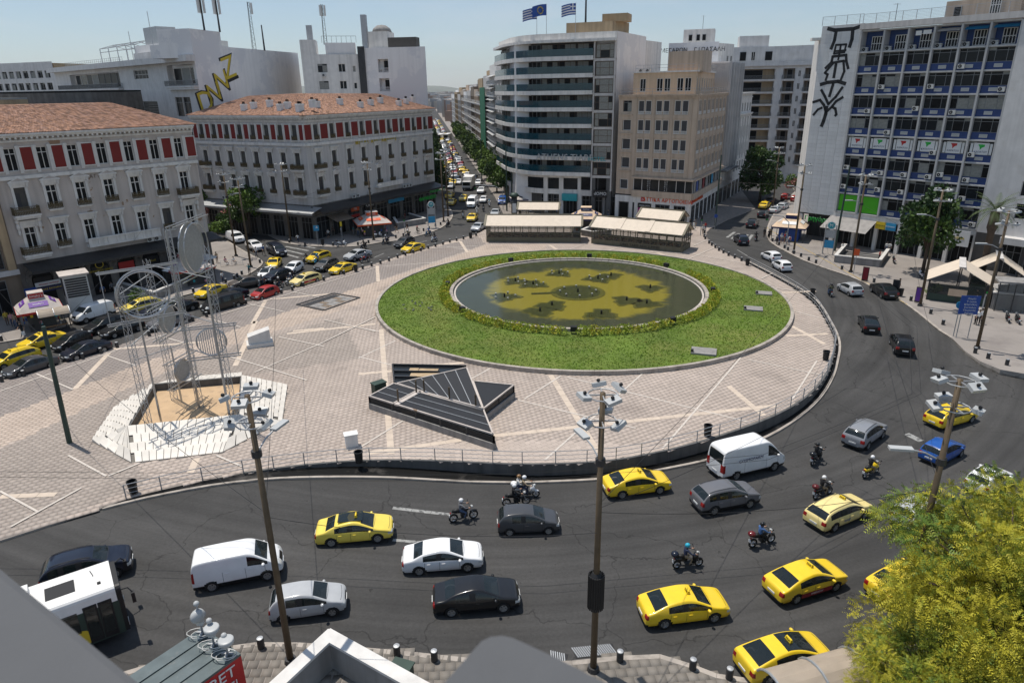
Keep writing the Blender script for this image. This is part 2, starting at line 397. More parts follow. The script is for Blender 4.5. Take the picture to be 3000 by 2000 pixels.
SQUARE=RAIL+P(*[(x+5,y-2)for x,y in BOLL_R[::-1]])+P((2081,669),(2132,643),(2183,623),(2213,611))+[(58,172),(66,215),(20,215),(AVE(215)+6.3,215),(AVE(170)+6.3,170)]+P((1480,638),(1462,652),(1425,672))+SQ_LEFT[::-1]+[(-60,62)]+[(-60,24)]+lower_left+P((300,1487))
KERBN=[]
def paved(name,poly,mats,z1=ZP,dz=None):
 mb=MB();mb.prism(poly,-1.0,z1,mi=1,top=0);return struct(name,mb,mats)
square=paved('square',SQUARE,['joint','kerb'])
# footway strip between the retaining wall and the road, following the dip of the road
fw=MB()
n=min(len(RAIL),len(KERB));ri=np.linspace(0,len(RAIL)-1,90);ki=np.linspace(0,len(KERB)-1,90)
RL=[np.array(RAIL[int(i)])*(1-i%1)+np.array(RAIL[min(int(i)+1,len(RAIL)-1)])*(i%1)for i in ri]
KL=[np.array(KERB[int(i)])*(1-i%1)+np.array(KERB[min(int(i)+1,len(KERB)-1)])*(i%1)for i in ki]
kb=MB()
for a,b,c,d in zip(RL,RL[1:],KL,KL[1:]):
 def z(p):return(p[0],p[1],min(ZP-.005,road_z(*p)+.125))
 fw.quad(z(c),z(d),z(b),z(a))
 for(p,q)in((c,d),):
  t=(q-p)/np.linalg.norm(q-p);nn=np.array((t[1],-t[0]))
  i0,i1,o0,o1=p-nn*.22,q-nn*.22,p,q
  if(o0-(RL[0]+RL[-1]+RL[45])/3)@nn<0:pass
  zz=lambda v:min(ZP,road_z(*v)+.14)
  kb.add([(*i0,zz(p)),(*o0,zz(p)),(*o1,zz(q)),(*i1,zz(q)),(*o0,zz(p)-.35),(*o1,zz(q)-.35)],((0,1,2,3),(1,4,5,2)))
struct('footway',fw,'paver_walk');struct('square_kerb',kb,'kerb')
# retaining wall under the railing
wl_=MB()
for a,b in zip(RAIL,RAIL[1:]):
 a,b=np.array(a),np.array(b);t=(b-a)/np.linalg.norm(b-a);nn=np.array((t[1],-t[0]))
 if max(road_z(*a),road_z(*b))>-.02:continue
 o0,o1=a+nn*.1,b+nn*.1;i0,i1=a-nn*.12,b-nn*.12
 wl_.add([(*i0,ZP+.05),(*o0,ZP+.05),(*o1,ZP+.05),(*i1,ZP+.05),(*o0,-1),(*o1,-1),(*i0,ZP-.1),(*i1,ZP-.1)],((0,1,2,3),(1,4,5,2),(0,3,7,6)))
wt=obj('retaining_wall',wl_.mesh('retaining_wall','concrete_dark'),label='dark concrete retaining wall along the curved near edge of the square',cat='wall')
# -- pavers of the square: each a small slab with open joints
PATH=P((-80,1255),(0,1222),(217,1140),(395,1072),(672,971),(840,913),(1050,843),(1288,768),(1422,718),(1600,716),(1600,735),(1496,742),(1200,830),(1090,880),(689,1008),(408,1122),(89,1275),(-80,1345))
LAWN_C,LAWN_R=(8.55,83.2),25.4
POND_C,POND_R=(8.5,85.0),16.4
SC_OUT=P((269,1294),(338,1194),(450,1146),(710,1097),(843,1133),(828,1235),(652,1327),(386,1358))
def pave(parent,poly,size,gap,ang,zt,tintf,keep=300,matname='paver',holes=(),jitter=.002,aspect=1.0,ymax=1e9):
 pa=np.array(poly);ca,sa=math.cos(ang),math.sin(ang)
 U=pa[:,0]*ca+pa[:,1]*sa;V=-pa[:,0]*sa+pa[:,1]*ca
 su,sv=size,size*aspect
 uu,vv=np.meshgrid(np.arange(U.min(),U.max(),su),np.arange(V.min(),V.max(),sv))
 uu=uu+(np.round(vv/sv).astype(int)%2)*su*.5
 X=uu*ca-vv*sa;Y=uu*sa+vv*ca
 ok=inpoly_np(X,Y,poly)&(Y<ymax)
 # in view of the camera, with a margin
 w=Y*_cf.y+(0-EYE)*_cf.z;ok&=(np.abs(X/np.maximum(w,.1))<.95)&(w>0)
 for h in holes:ok&=~h(X,Y)
 X,Y=X[ok],Y[ok];n=len(X);r=np.random.default_rng(3)
 order=np.argsort(X**2+Y**2);vis=np.abs(X[order]/(Y[order]*_cf.y+EYE*-_cf.z))<.72
 order=np.concatenate([order[vis],order[~vis]]);X,Y=X[order],Y[order]
 T=np.array([tintf(x,y)for x,y in zip(X,Y)])*r.normal(1,.04,(n,1)).clip(.86,1.12)
 hw,hv,b=su/2-gap/2,sv/2-gap/2,.003
 dz=r.uniform(-jitter,jitter,n);ZT=np.array([zt(x,y)for x,y in zip(X,Y)])if callable(zt)else np.full(n,zt)
 corners=[(-hw,-hv,-.05),(hw,-hv,-.05),(hw,hv,-.05),(-hw,hv,-.05),(-hw+b,-hv+b,0),(hw-b,-hv+b,0),(hw-b,hv-b,0),(-hw+b,hv-b,0)]
 faces=[(4,5,6,7),(0,1,5,4),(1,2,6,5),(2,3,7,6),(3,0,4,7)]
 var=[]
 for k in range(24):
  mb=MB();mb.add(corners,faces);i=(k*13)%max(1,min(keep,n));mb.t=np.tile(np.append(T[i],1),(5,1));var.append(mb.mesh('paver',matname))
 tint24=np.array([T[(k*13)%max(1,min(keep,n))]for k in range(24)])
 for i in range(min(keep,n)):
  k=int(np.argmin(((tint24-T[i])**2).sum(1)))
  part('paver',var[k],parent,(X[i],Y[i],ZT[i]+dz[i]),rotz=ang)
 m=n-keep
 if m>0:
  C=np.array(corners);Cx=C[:,0]*ca-C[:,1]*sa;Cy=C[:,0]*sa+C[:,1]*ca
  VX=X[keep:,None]+Cx;VY=Y[keep:,None]+Cy;VZ=(ZT+dz)[keep:,None]+C[:,2]
  vs=np.stack([VX,VY,VZ],-1).reshape(-1,3);fs=(np.arange(m)[:,None,None]*8+np.array(faces)[None]).reshape(-1,4)
  me=bpy.data.meshes.new('paving');me.vertices.add(len(vs));me.vertices.foreach_set('co',vs.astype(np.float32).ravel())
  me.loops.add(fs.size);me.loops.foreach_set('vertex_index',fs.astype(np.int32).ravel());me.polygons.add(len(fs))
  me.polygons.foreach_set('loop_start',np.arange(len(fs),dtype=np.int32)*4);me.update(calc_edges=True)
  a=me.attributes.new('tint','FLOAT_COLOR','FACE');a.data.foreach_set('color',np.repeat(np.c_[T[keep:],np.ones(m)],5,axis=0).astype(np.float32).ravel())
  me.materials.append(MATS[matname]);part('paving',me,parent,kind='stuff')
LEFT_GREY=P((-80,1120),(1400,690),(1422,716),(1050,843),(840,913),(395,1072),(-80,1255))
LOW_GREY=P((-80,1350),(89,1275),(408,1122),(700,1010),(1000,930),(1060,1050),(700,1105),(450,1150),(300,1300),(450,1400),(-80,1640))
def tint_sq(x,y):
 if inpoly(x,y,PATH):return(1.12,1.05,.98)
 if inpoly(x,y,LEFT_GREY):return(.66,.66,.68)
 if inpoly(x,y,LOW_GREY):return(.80,.79,.78)
 return(1.0,.97,.95)
lawn_hole=lambda X,Y:(X-LAWN_C[0])**2+(Y-LAWN_C[1])**2<(LAWN_R-.1)**2
sc_hole=lambda X,Y:inpoly_np(X,Y,SC_OUT)
pave(square,SQUARE,.45,.006,R(33),ZP+.02,tint_sq,holes=(lawn_hole,sc_hole),ymax=128)
# -- marble bands inlaid in the paving
def band(pts,w,m,z,name):
 mb=MB()
 for(a,b)in zip(pts,pts[1:]):
  a,b=Vector((*a,0)),Vector((*b,0));d=(b-a).normalized();nn=Vector((d.y,-d.x,0))*w/2
  L=(b-a).length;k=max(1,int(L/1.1))
  for i in range(k):
   p=a+d*(L*i/k+.012);q=a+d*(L*(i+1)/k-.012)
   mb.add([p-nn+Vector((0,0,z)),q-nn+Vector((0,0,z)),q+nn+Vector((0,0,z)),p+nn+Vector((0,0,z))],((3,2,1,0),))
 return mb
BW=[((1121,780),(1288,768)),((1309,724),(1380,732)),((1050,960),(1112,971)),((1050,1050),(1159,998)),((1050,1045),(1148,1070)),((1383,1109),(1437,1079)),((1661,1105),(2190,1236)),((1881,1096),(1714,1245)),((1702,1254),(1595,1349)),((2170,1048),(1940,1316)),((1518,1173),(1863,1255)),((1536,1170),(1643,1102)),((2393,1057),(2321,1170)),((2190,1054),(2400,1098)),((2321,911),(2425,938)),((1181,1233),(1053,1313)),((0,1147),(376,1015)),((376,1015),(590,946)),((107,1096),(214,1142)),((314,1043),(399,1072)),((462,983),(539,1005)),((612,935),(705,959)),((670,1045),(740,1066)),((817,988),(950,1016)),((702,1054),(899,1115)),((746,1092),(950,1003)),((200,1335),(312,1396)),((317,1396),(409,1358)),((634,1335),(710,1368)),((732,892),(836,915)),((857,856),(936,872)),((949,938),(1100,972)),((643,924),(1100,786)),((32,1545),(240,1430)),((0,1440),(110,1500)),((2010,763),(2095,726)),((2075,702),(2030,722)),((1985,738),(2180,772)),((1660,735),(1725,711)),((1783,735),(1830,722)),((2130,806),(2225,830)),((2230,818),(2262,802)),((2268,845),(2350,855)),((1850,737),(2030,745)),((1240,730),(1400,722)),((950,1003),(1100,930))]
BB=[((1105,779),(1108,825)),((1348,707),(1370,740)),((1117,965),(1129,1120)),((1129,1120),(1146,1330)),((1050,1096),(1148,1087)),((1270,1070),(1360,1063)),((1613,1099),(1756,1331)),((1446,1277),(2274,1188)),((2134,1131),(2238,1218)),((2321,956),(2415,1008)),((2303,984),(2425,978)),((1077,1328),(1351,1289)),((220,1139),(319,1034)),((319,1024),(593,1002)),((749,941),(689,1072)),((858,970),(950,962)),((577,1342),(557,1386)),((779,879),(740,948)),((791,877),(970,861)),((840,978),(1100,949)),((0,1455),(165,1448)),((1610,718),(1640,737)),((1925,740),(1955,752)),((2290,858),(2390,853)),((1300,715),(1348,707))]
for i,(a,b)in enumerate(BW):part('marble_band',band(P(a,b),.16,0,ZP+.030+.0015*i,'').mesh('marble_band','band_white'),square)
for i,(a,b)in enumerate(BB):part('marble_band',band(P(a,b),.5,0,ZP+.029+.0014*(i%3)-.0007,'').mesh('marble_band','band_beige'),square)
# -- pavements
NEAR=[tuple(atr(x,y,.12)[:2])for x,y in((230,2030),(315,1985),(350,1970),(500,1925),(666,1892),(750,1880),(874,1881),(1040,1893),(1227,1910),(1372,1926),(1550,1938),(1674,1934),(1813,1920),(1933,1915),(2028,1944),(2100,1972),(2190,1985),(2500,1930),(2800,1840),(3050,1770),(3300,1700))]
NEAR=resample(NEAR,1.2);NPOLY=NEAR+[(60,30),(60,-4),(-40,-4),(-40,15)]
def np_z(x,y):return road_z(x,y)+.12
npv=MB()
for p,q in zip(NEAR,NEAR[1:]):
 z0,z1=np_z(*p)+.002,np_z(*q)+.002;npv.quad((p[0],p[1]-26,z0),(q[0],q[1]-26,z1),(q[0],q[1],z1),(p[0],p[1],z0))
near_pav=struct('pavement',npv,['joint','kerb'],smooth=True)
NZ=-.85+.12
pave(near_pav,[p for p in NEAR if p[0]>-20]+[(40,22),(40,8),(-20,8)],.5,.004,R(4),lambda x,y:np_z(x,y)+.012,lambda x,y:(1,.97,.93),matname='paver_walk',jitter=.0006)
def kerbline(name,L,w=.3,zt=.14,m='kerb',dz=0.0,side=1):
 mb=MB();A=[np.array(p)for p in L];A=[p for i,p in enumerate(A)if i==0 or np.linalg.norm(p-A[i-1])>.03];N=[]
 for i in range(len(A)):
  d=A[min(i+1,len(A)-1)]-A[max(i-1,0)];d=d/np.linalg.norm(d);N.append(np.array((d[1],-d[0]))*side)
 for p,q,n0,n1 in zip(A,A[1:],N,N[1:]):
  g_=(q-p)*.008;p_,q_=p+g_,q-g_;zz=[road_z(*v)+zt+dz for v in(p,q)];i0,i1=p_+n0*w,q_+n1*w
  mb.add([(*p_,zz[0]),(*q_,zz[1]),(*i1,zz[1]),(*i0,zz[0]),(*p_,zz[0]-.4),(*q_,zz[1]-.4),(*i0,zz[0]-.2),(*i1,zz[1]-.2)],((0,1,2,3),(0,4,5,1),(2,7,6,3))if side<0 else((3,2,1,0),(1,5,4,0),(3,6,7,2)))
 return struct(name,mb,m)
kerbline('pavement_kerb',NEAR,.28,.135,side=1)
RKERB=resample(P((2330,560),(2285,600),(2258,640),(2246,674),(2251,702),(2274,721),(2315,743),(2356,763),(2397,778),(2415,785),(2491,810),(2545,835),(2629,876),(2683,912),(2752,968),(2790,991),(2829,1029),(2872,1058),(2931,1082),(3000,1094),(3150,1105),(3400,1100)),1.5)
RPOLY=RKERB+[(160,66),(160,240),(90,240)]
mat('paving_far',(.25,.225,.205),.85,var=.15,scale=.12,dirt=((.17,.15,.14),.3,.5,.75))
right_pav=paved('pavement',RPOLY,['paving_far','kerb'])
kerbline('pavement_kerb',RKERB[:60],.3,.145,side=-1);kerbline('pavement_kerb',RKERB[59:],.3,.145,'kerb',side=-1)
yl=[p for p in RKERB if p[0]>at(2690,915).x and p[0]<at(3050,1097).x]
kerbline('yellow_kerb',[(a+.02,b-.02)for a,b in yl],.12,.152,'kerb_yellow',side=-1)
LK1=resample(P((831,711),(855,715),(901,720),(971,723),(1041,721),(1111,711),(1181,701),(1252,683),(1301,662),(1327,627))+[(AVE(170)-6.3,170),(AVE(215)-6.3,215)],1.5)
LP1=LK1+[(-90,215),(-90,190)]
left_pav=paved('pavement',LP1,['paving_far','kerb']);kerbline('pavement_kerb',LK1,.3,.145,side=-1)
LK2=resample(P((-150,1050),(0,1003),(64,992),(207,949),(574,856),(670,829),(736,799),(768,776),(771,768),(760,757),(735,745),(700,725),(660,700)),1.2)
LP2=LK2+[(-75,150),(-130,150),(-130,60)]
left_pav2=paved('pavement',LP2,['paving_far','kerb']);kerbline('pavement_kerb',LK2,.3,.145,side=-1)
for nm,sd in(('pavement',-1),('pavement',1)):
 L=[(AVE(y)+sd*6.4,y)for y in(215,400,700,1200,2000)]
 O=[(AVE(y)+sd*11.5,y)for y in(2000,1200,700,400,215)]
 paved(nm,L+O,['paving_far','kerb'])
 # -- lawn
lk=MB();n=160
def ring(c,r0,r1,z0,z1,mb,seg=n,mi=0,gapn=0):
 for i in range(seg):
  a,b=2*math.pi*i/seg,2*math.pi*(i+1)/seg-gapn
  p=lambda r,t,zz:(c[0]+r*math.cos(t),c[1]+r*math.sin(t),zz)
  mb.add([p(r1,a,z1),p(r1,b,z1),p(r0,b,z1),p(r0,a,z1),p(r1,a,z0),p(r1,b,z0),p(r0,b,z0),p(r0,a,z0)],((3,2,1,0)[::-1],(0,4,5,1)[::1],(2,6,7,3),(1,5,6,2),(3,7,4,0)),mi)
ring(LAWN_C,LAWN_R-.35,LAWN_R,0,ZP+.42,lk,gapn=.0006)
struct('lawn_kerb',lk,'kerb')
lw=MB();gr=44
def lawn_z(x,y):
 d=math.hypot(x-LAWN_C[0],y-LAWN_C[1]);return ZP+.30+.25*(1-(d/LAWN_R)**2)
for i in range(120):
 a,b=2*math.pi*i/120,2*math.pi*(i+1)/120
 rr=[(POND_R-.6),17.5,19.5,21.5,23.5,LAWN_R-.3]
 def q(r,t):
  c=np.array(POND_C)*(1-(r-POND_R)/(LAWN_R-POND_R))+np.array(LAWN_C)*((r-POND_R)/(LAWN_R-POND_R));x,y=c[0]+r*math.cos(t),c[1]+r*math.sin(t);return(x,y,lawn_z(x,y)-.02)
 for r0,r1 in zip(rr,rr[1:]):lw.quad(q(r0,a),q(r1,a),q(r1,b),q(r0,b))
struct('lawn',lw,'grass_base',smooth=True)
def scatter_blades(name,pts,h,w,mname,per=3,seed=1):
 r=np.random.default_rng(seed);n=len(pts)*per;base=np.repeat(np.array(pts),per,0)
 th=r.uniform(0,2*np.pi,n);hh=h*r.uniform(.5,1.3,n);ln=r.normal(0,.5,(n,2))*hh[:,None]
 base[:,:2]+=r.normal(0,.05,(n,2));dx=np.stack([np.cos(th),np.sin(th),0*th],1)*w*r.uniform(.6,1.4,(n,1))
 top=base+np.c_[ln,hh];vs=np.stack([base-dx,base+dx,top],1).reshape(-1,3)
 fs=np.arange(n*3).reshape(-1,3);me=bpy.data.meshes.new(name)
 me.vertices.add(len(vs));me.vertices.foreach_set('co',vs.astype(np.float32).ravel());me.loops.add(fs.size);me.loops.foreach_set('vertex_index',fs.astype(np.int32).ravel())
 me.polygons.add(n);me.polygons.foreach_set('loop_start',np.arange(n,dtype=np.int32)*3);me.update(calc_edges=True);me.materials.append(MATS[mname]);return me
mat('grass_blade',(.15,.25,.022),.8,var=.12,scale=.3,dirt=((.25,.26,.055),.17,.47,.66),spec=.2)
rg=np.random.default_rng(5);pts=[]
while len(pts)<26000:
 a,r=rg.uniform(0,2*math.pi),LAWN_R*math.sqrt(rg.uniform(.38,1));x,y=LAWN_C[0]+r*math.cos(a),LAWN_C[1]+r*math.sin(a)
 if r<LAWN_R-.4 and math.hypot(x-POND_C[0],y-POND_C[1])>POND_R+.3:pts.append((x,y,lawn_z(x,y)-.03))
obj('grass',scatter_blades('grass',pts,.085,.05,'grass_blade',3),kind='stuff',label='mown green lawn with yellowish worn patches',cat='grass')
# -- pond: basin floor with algae, rim, water
m,n_,l_,b_=newmat('pond_floor')
t_=n_.new('ShaderNodeTexCoord');vm=n_.new('ShaderNodeVectorMath');vm.operation='LENGTH';l_.new(t_.outputs['Object'],vm.inputs[0])
nn_=n_.new('ShaderNodeTexNoise');nn_.inputs['Scale'].default_value=.35;nn_.inputs['Detail'].default_value=5;l_.new(t_.outputs['Object'],nn_.inputs['Vector'])
# radial streaks: noise over angle
sx=n_.new('ShaderNodeSeparateXYZ');l_.new(t_.outputs['Object'],sx.inputs[0]);an=n_.new('ShaderNodeMath');an.operation='ARCTAN2';l_.new(sx.outputs['Y'],an.inputs[0]);l_.new(sx.outputs['X'],an.inputs[1])
cb=n_.new('ShaderNodeCombineXYZ');ms=n_.new('ShaderNodeMath');ms.operation='MULTIPLY';ms.inputs[1].default_value=16;l_.new(an.outputs[0],ms.inputs[0]);l_.new(ms.outputs[0],cb.inputs['X'])
m8=n_.new('ShaderNodeMath');m8.operation='MULTIPLY';m8.inputs[1].default_value=.12;l_.new(vm.outputs['Value'],m8.inputs[0]);l_.new(m8.outputs[0],cb.inputs['Y'])
na=n_.new('ShaderNodeTexNoise');na.inputs['Scale'].default_value=1.3;na.inputs['Detail'].default_value=3;l_.new(cb.outputs[0],na.inputs['Vector'])
def math2(op,a,b):
 x=n_.new('ShaderNodeMath');x.operation=op
 for i,v in enumerate((a,b)):
  if isinstance(v,(int,float)):x.inputs[i].default_value=v
  else:l_.new(v,x.inputs[i])
 return x.outputs[0]
rr_=math2('ADD',vm.outputs['Value'],math2('MULTIPLY',math2('SUBTRACT',nn_.outputs['Fac'],.5),4.5));rr_=math2('ADD',rr_,math2('MULTIPLY',math2('SUBTRACT',na.outputs['Fac'],.5),2.6))
rm=n_.new('ShaderNodeMapRange');rm.inputs['From Min'].default_value=11.0;rm.inputs['From Max'].default_value=12.2;l_.new(rr_,rm.inputs['Value'])
mxa=n_.new('ShaderNodeMixRGB');mxa.inputs[1].default_value=(.30,.235,.04,1);mxa.inputs[2].default_value=(.085,.09,.08,1);l_.new(rm.outputs[0],mxa.inputs[0])
mxb=n_.new('ShaderNodeMixRGB');mxb.blend_type='MULTIPLY';l_.new(math2('MULTIPLY',rm.outputs[0],.75),mxb.inputs[0]);l_.new(mxa.outputs[0],mxb.inputs[1]);l_.new(na.outputs['Fac'],mxb.inputs[2])
l_.new(mxb.outputs[0],b_.inputs['Base Color']);b_.inputs['Roughness'].default_value=.9
m,n_,l_,b_=newmat('water');ou=[x for x in n_ if x.type=='OUTPUT_MATERIAL'][0]
tr=n_.new('ShaderNodeBsdfTransparent');tr.inputs[0].default_value=(.80,.84,.66,1);gl=n_.new('ShaderNodeBsdfGlossy');gl.inputs['Roughness'].default_value=.06;fr=n_.new('ShaderNodeFresnel');fr.inputs[0].default_value=1.33
t_=n_.new('ShaderNodeTexCoord');mp_=n_.new('ShaderNodeMapping');mp_.inputs['Scale'].default_value=(1.0,2.2,1);l_.new(t_.outputs['Object'],mp_.inputs[0])
nb=n_.new('ShaderNodeTexNoise');nb.inputs['Scale'].default_value=2.4;nb.inputs['Detail'].default_value=4;l_.new(mp_.outputs[0],nb.inputs['Vector']);bp=n_.new('ShaderNodeBump');bp.inputs['Strength'].default_value=.35;bp.inputs['Distance'].default_value=.02
l_.new(nb.outputs['Fac'],bp.inputs['Height']);l_.new(bp.outputs[0],gl.inputs['Normal']);l_.new(bp.outputs[0],fr.inputs['Normal'])
mxs=n_.new('ShaderNodeMixShader');l_.new(fr.outputs[0],mxs.inputs[0]);l_.new(tr.outputs[0],mxs.inputs[1]);l_.new(gl.outputs[0],mxs.inputs[2]);l_.new(mxs.outputs[0],ou.inputs['Surface'])
WZ=ZP+.62
pf=MB();pf.lathe([(POND_R-.3,WZ+.0),(POND_R-1.4,WZ-.25),(11,WZ-.42),(.01,WZ-.45)],n=96);pf.f=[f for f in pf.f if len(f)==4];pf.m=[0]*len(pf.f)
obj('pond_floor',pf.mesh('pond_floor','pond_floor',True),None,(*POND_C,0),kind='structure')
wa=MB();wa.lathe([(.01,WZ-.12),(6,WZ-.12),(POND_R-.35,WZ-.12)],n=96);wa.f=[f[::-1]for f in wa.f if len(f)==4];wa.m=[0]*len(wa.f)
obj('water',wa.mesh('water','water'),None,(*POND_C,0),kind='structure')
rim=MB();ring((0,0),POND_R-.42,POND_R,0,WZ+.16,rim,96,0,.004);ring((0,0),POND_R-.75,POND_R-.43,0,WZ-.06,rim,96,1,.004)
obj('pond_rim',rim.mesh('pond_rim',['kerb','band_white']),None,(*POND_C,0),label='stone rim of the round fountain pond',cat='rim')
mat('pit_green',(.055,.056,.022),.9,var=.3,scale=1);mat('pit_edge',(.13,.115,.03),.9,var=.3,scale=2)
JET=['','at the left end','far left, left of a pair','far left, right of a pair','at the far side','far right, left of a pair','far right, right of a pair','at the right end','near right, left of a pair','near right, right of a pair','at the near side','near left, upper of a pair','near left, lower of a pair']
pits=[((1693,854),3.2,'stem'),((1478,868),1.9,''),((1510,822),1.7,'d'),((1562,831),1.9,''),((1638,800),1.7,''),((1752,815),1.9,'d'),((1790,806),1.6,''),((1905,842),1.7,''),((1836,878),1.9,'d'),((1895,887),1.9,''),((1762,918),2.0,''),((1617,892),1.9,'d'),((1582,910),2.0,'')]
for k,((px,py),r,kind_)in enumerate(pits):
 p=at(px,py,WZ-.3);t=thing('fountain_jet','dark sunken fountain basin in the pond, '+JET[k]if r<3 else 'large central fountain basin with a straight channel','fountain',(p.x,p.y,WZ-.395),group='fountain jets in the pond' if r<3 else None)
 mb=MB();rr=[r*(.8+.18*math.sin(3*a+k)+.12*math.sin(7*a+2*k))if r<3 else r*.9 for a in np.linspace(0,2*math.pi,28)[:-1]]
 mb.prism([(q*math.cos(a),q*math.sin(a))for q,a in zip(rr,np.linspace(0,2*math.pi,28)[:-1])],-.04,.02)
 if r>3:mb.prism([(-2.8,-.35),(-6,-.6),(-6,.0),(-2.8,.35)],-.04,.019)
 mb.to('basin','pit_green',t);mb=MB();mb.prism([(q*1.22*math.cos(a),q*1.22*math.sin(a))for q,a in zip(rr,np.linspace(0,2*math.pi,28)[:-1])],-.04,.012);mb.to('algae_edge','pit_edge',t)
 nz_=MB();nz_.cyl((0,0,0),(0,0,.5),.12,.1,8);nz_.to('nozzle','black',t)
 if k<6 or r>3:
  lmp=MB();lmp.cyl((0,0,0),(0,0,.34),.11,.12,8);lm=lmp.mesh('pond_lamp','lamp_white')
  for i in range(8 if r>3 else 5):
   a=2*math.pi*i/(8 if r>3 else 5);part('pond_lamp',lm,t,(r*.72*math.cos(a),r*.72*math.sin(a),0))
   # road markings
for a,b,w in(((1150,1487),(1320,1507),.3),((1150,1581),(1290,1593),.25),((2655,1270),(2700,1292),.6),((1125,742),(1095,755),.18),((900,845),(1100,785),.0),((1200,720),(1250,705),.15),((560,905),(600,893),.15),((720,866),(745,858),.2),((1040,748),(1085,735),.15),((2160,732),(2190,750),.15),((177,1040),(190,1036),.2)):
 if w:
  p,q=atr(*a),atr(*b);mb=band([p[:2],q[:2]],w,0,0,'');mb.v=[(x,y,road_z(x,y)+.012)for x,y,z in mb.v];struct('lane_marking',mb,'road_paint')
for k in range(7):
 p,q=at(838+k*14-20,742-k*3),at(905+k*12-30,760-k*5+0)
for(a,b)in[((836,722+0),(905,735)),((830,731),(890,745)),((825,741),(875,755)),((845,714),(925,727)),((852,707),(940,719))]:
 mb=band([at(*a)[:2],at(*b)[:2]],.5,0,.012,'');struct('crossing_stripe',mb,'road_paint')
for(a,b)in[((2130,696),(2152,680)),((2143,700),(2165,684)),((2157,702),(2178,686)),((2192,704),(2204,688)),((2172,703),(2190,687))]:
 mb=band([at(*a)[:2],at(*b)[:2]],.5,0,.012,'');struct('crossing_stripe',mb,'road_paint')
for k in range(14):
 y=165+k*28
 for off in(-2.6,1.2):mb=band([(AVE(y)+off,y),(AVE(y+6)+off,y+6)],.16,0,.012,'');struct('lane_marking',mb,'road_paint')
 # ------------------------------------------------------------------ buildings
mat('wall_cream',(.50,.445,.405),.85,var=.10,scale=.35,streak=.22,bump=.05,spots=((.30,.20,.13),.33,.645,.66))
mat('wall_grey',(.54,.515,.495),.85,var=.08,scale=.4,streak=.22,bump=.05)
mat('trim_white',(.70,.675,.64),.7,var=.08,scale=1.2,streak=.25)
mat('wall_beige',(.50,.395,.305),.8,var=.08,scale=.4,streak=.28)
mat('wall_attic',(.62,.46,.32),.8,var=.08,scale=.4,streak=.2)
mat('wall_white',(.76,.745,.73),.8,var=.05,scale=.3,streak=.10,spots=((.66,.655,.66),.10,.50,.53))
mat('wall_marble',(.60,.585,.57),.6,var=.10,scale=.7,streak=.16,dirt=((.47,.44,.40),.5,.55,.85))
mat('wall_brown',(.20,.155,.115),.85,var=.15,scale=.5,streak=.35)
mat('wall_ochre',(.42,.31,.19),.85,var=.15,scale=.5,streak=.3)
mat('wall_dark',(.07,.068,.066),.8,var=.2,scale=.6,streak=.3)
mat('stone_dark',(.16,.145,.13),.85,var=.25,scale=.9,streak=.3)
mat('cladding',(.60,.60,.60),.45,var=.04,scale=.5,streak=.16,tint=True)
mat('red_panel',(.19,.022,.018),.8,var=.06,scale=1)
mat('shutter',(.085,.078,.07),.8,var=.15,scale=2)
mat('iron_bronze',(.13,.10,.055),.6,.3,var=.25,scale=6)
mat('roof_tile',(.33,.185,.12),.85,var=.15,scale=2,tint=True)
mat('roof_flat',(.33,.32,.30),.9,var=.2,scale=.3)
mat('frame_white',(.62,.60,.57),.6,var=.06)
mat('frame_brown',(.10,.06,.035),.5,var=.1)
mat('frame_steel',(.20,.205,.21),.45,.4,var=.1)
mat('blind',(.055,.053,.055),.75,var=.12,scale=1)
mat('curtain',(.22,.22,.20),.6,var=.25,scale=3,spec=.6)
mat('blue_panel',(.018,.045,.16),.45,var=.12,scale=.8,streak=.15)
mat('blue_wall',(.025,.055,.17),.7,var=.1)
mat('green_bright',(.07,.42,.01),.5,var=.06)
mat('green_net',(.012,.13,.065),.8,var=.25,scale=1.2)
mat('sign_white',(.68,.68,.67),.5,var=.04)
for nm,c in dict(red=(.45,.02,.02),orange=(.70,.10,.02),blue=(.02,.07,.30),navy=(.02,.025,.10),sky=(.03,.28,.50),yellow=(.70,.50,.02),green=(.02,.40,.05),magenta=(.42,.03,.25),black=(.012,.012,.014),teal=(.02,.30,.34),purple=(.14,.04,.30),gold=(.58,.43,.03),grey=(.25,.25,.25),maroon=(.22,.01,.02)).items():
 mat('sign_'+nm,c,.5,var=.06)
class Bld:
 def __init__(s,name,label,o,cat='building',group=None):
  s.o=Vector((o[0],o[1],0));s.root=thing(name,label,cat,s.o,group=group);s.w=MB();s.wm=[]
 def mi(s,m):
  if m not in s.wm:s.wm.append(m)
  return s.wm.index(m)
 def rel(s,p,z=0):return Vector((p[0]-s.o.x,p[1]-s.o.y,z))
 def facade(s,p0,p1):return Fac(s,p0,p1)
 def roof(s,poly,z,m='roof_flat',name='roof',parapet=0,t=.25,pm=None):
  mb=MB();pl=[(p[0]-s.o.x,p[1]-s.o.y)for p in poly];mb.prism(pl,z-.3,z)
  if parapet:
   for a,b in zip(pl,pl[1:]+pl[:1]):mb.beam((*a,z+parapet/2),(*b,z+parapet/2),t,parapet,1)
  return part(name,mb.mesh(name,[m,pm or m]),s.root)
 def block(s,poly,z0,z1,m,name=None):
  pl=[(p[0]-s.o.x,p[1]-s.o.y)for p in poly]
  if name:mb=MB();mb.prism(pl,z0,z1,bottom=True);return part(name,mb.mesh(name,m),s.root)
  s.w.prism(pl,z0,z1,s.mi(m))
 def done(s):return part('wall',s.w.mesh('wall',s.wm),s.root)
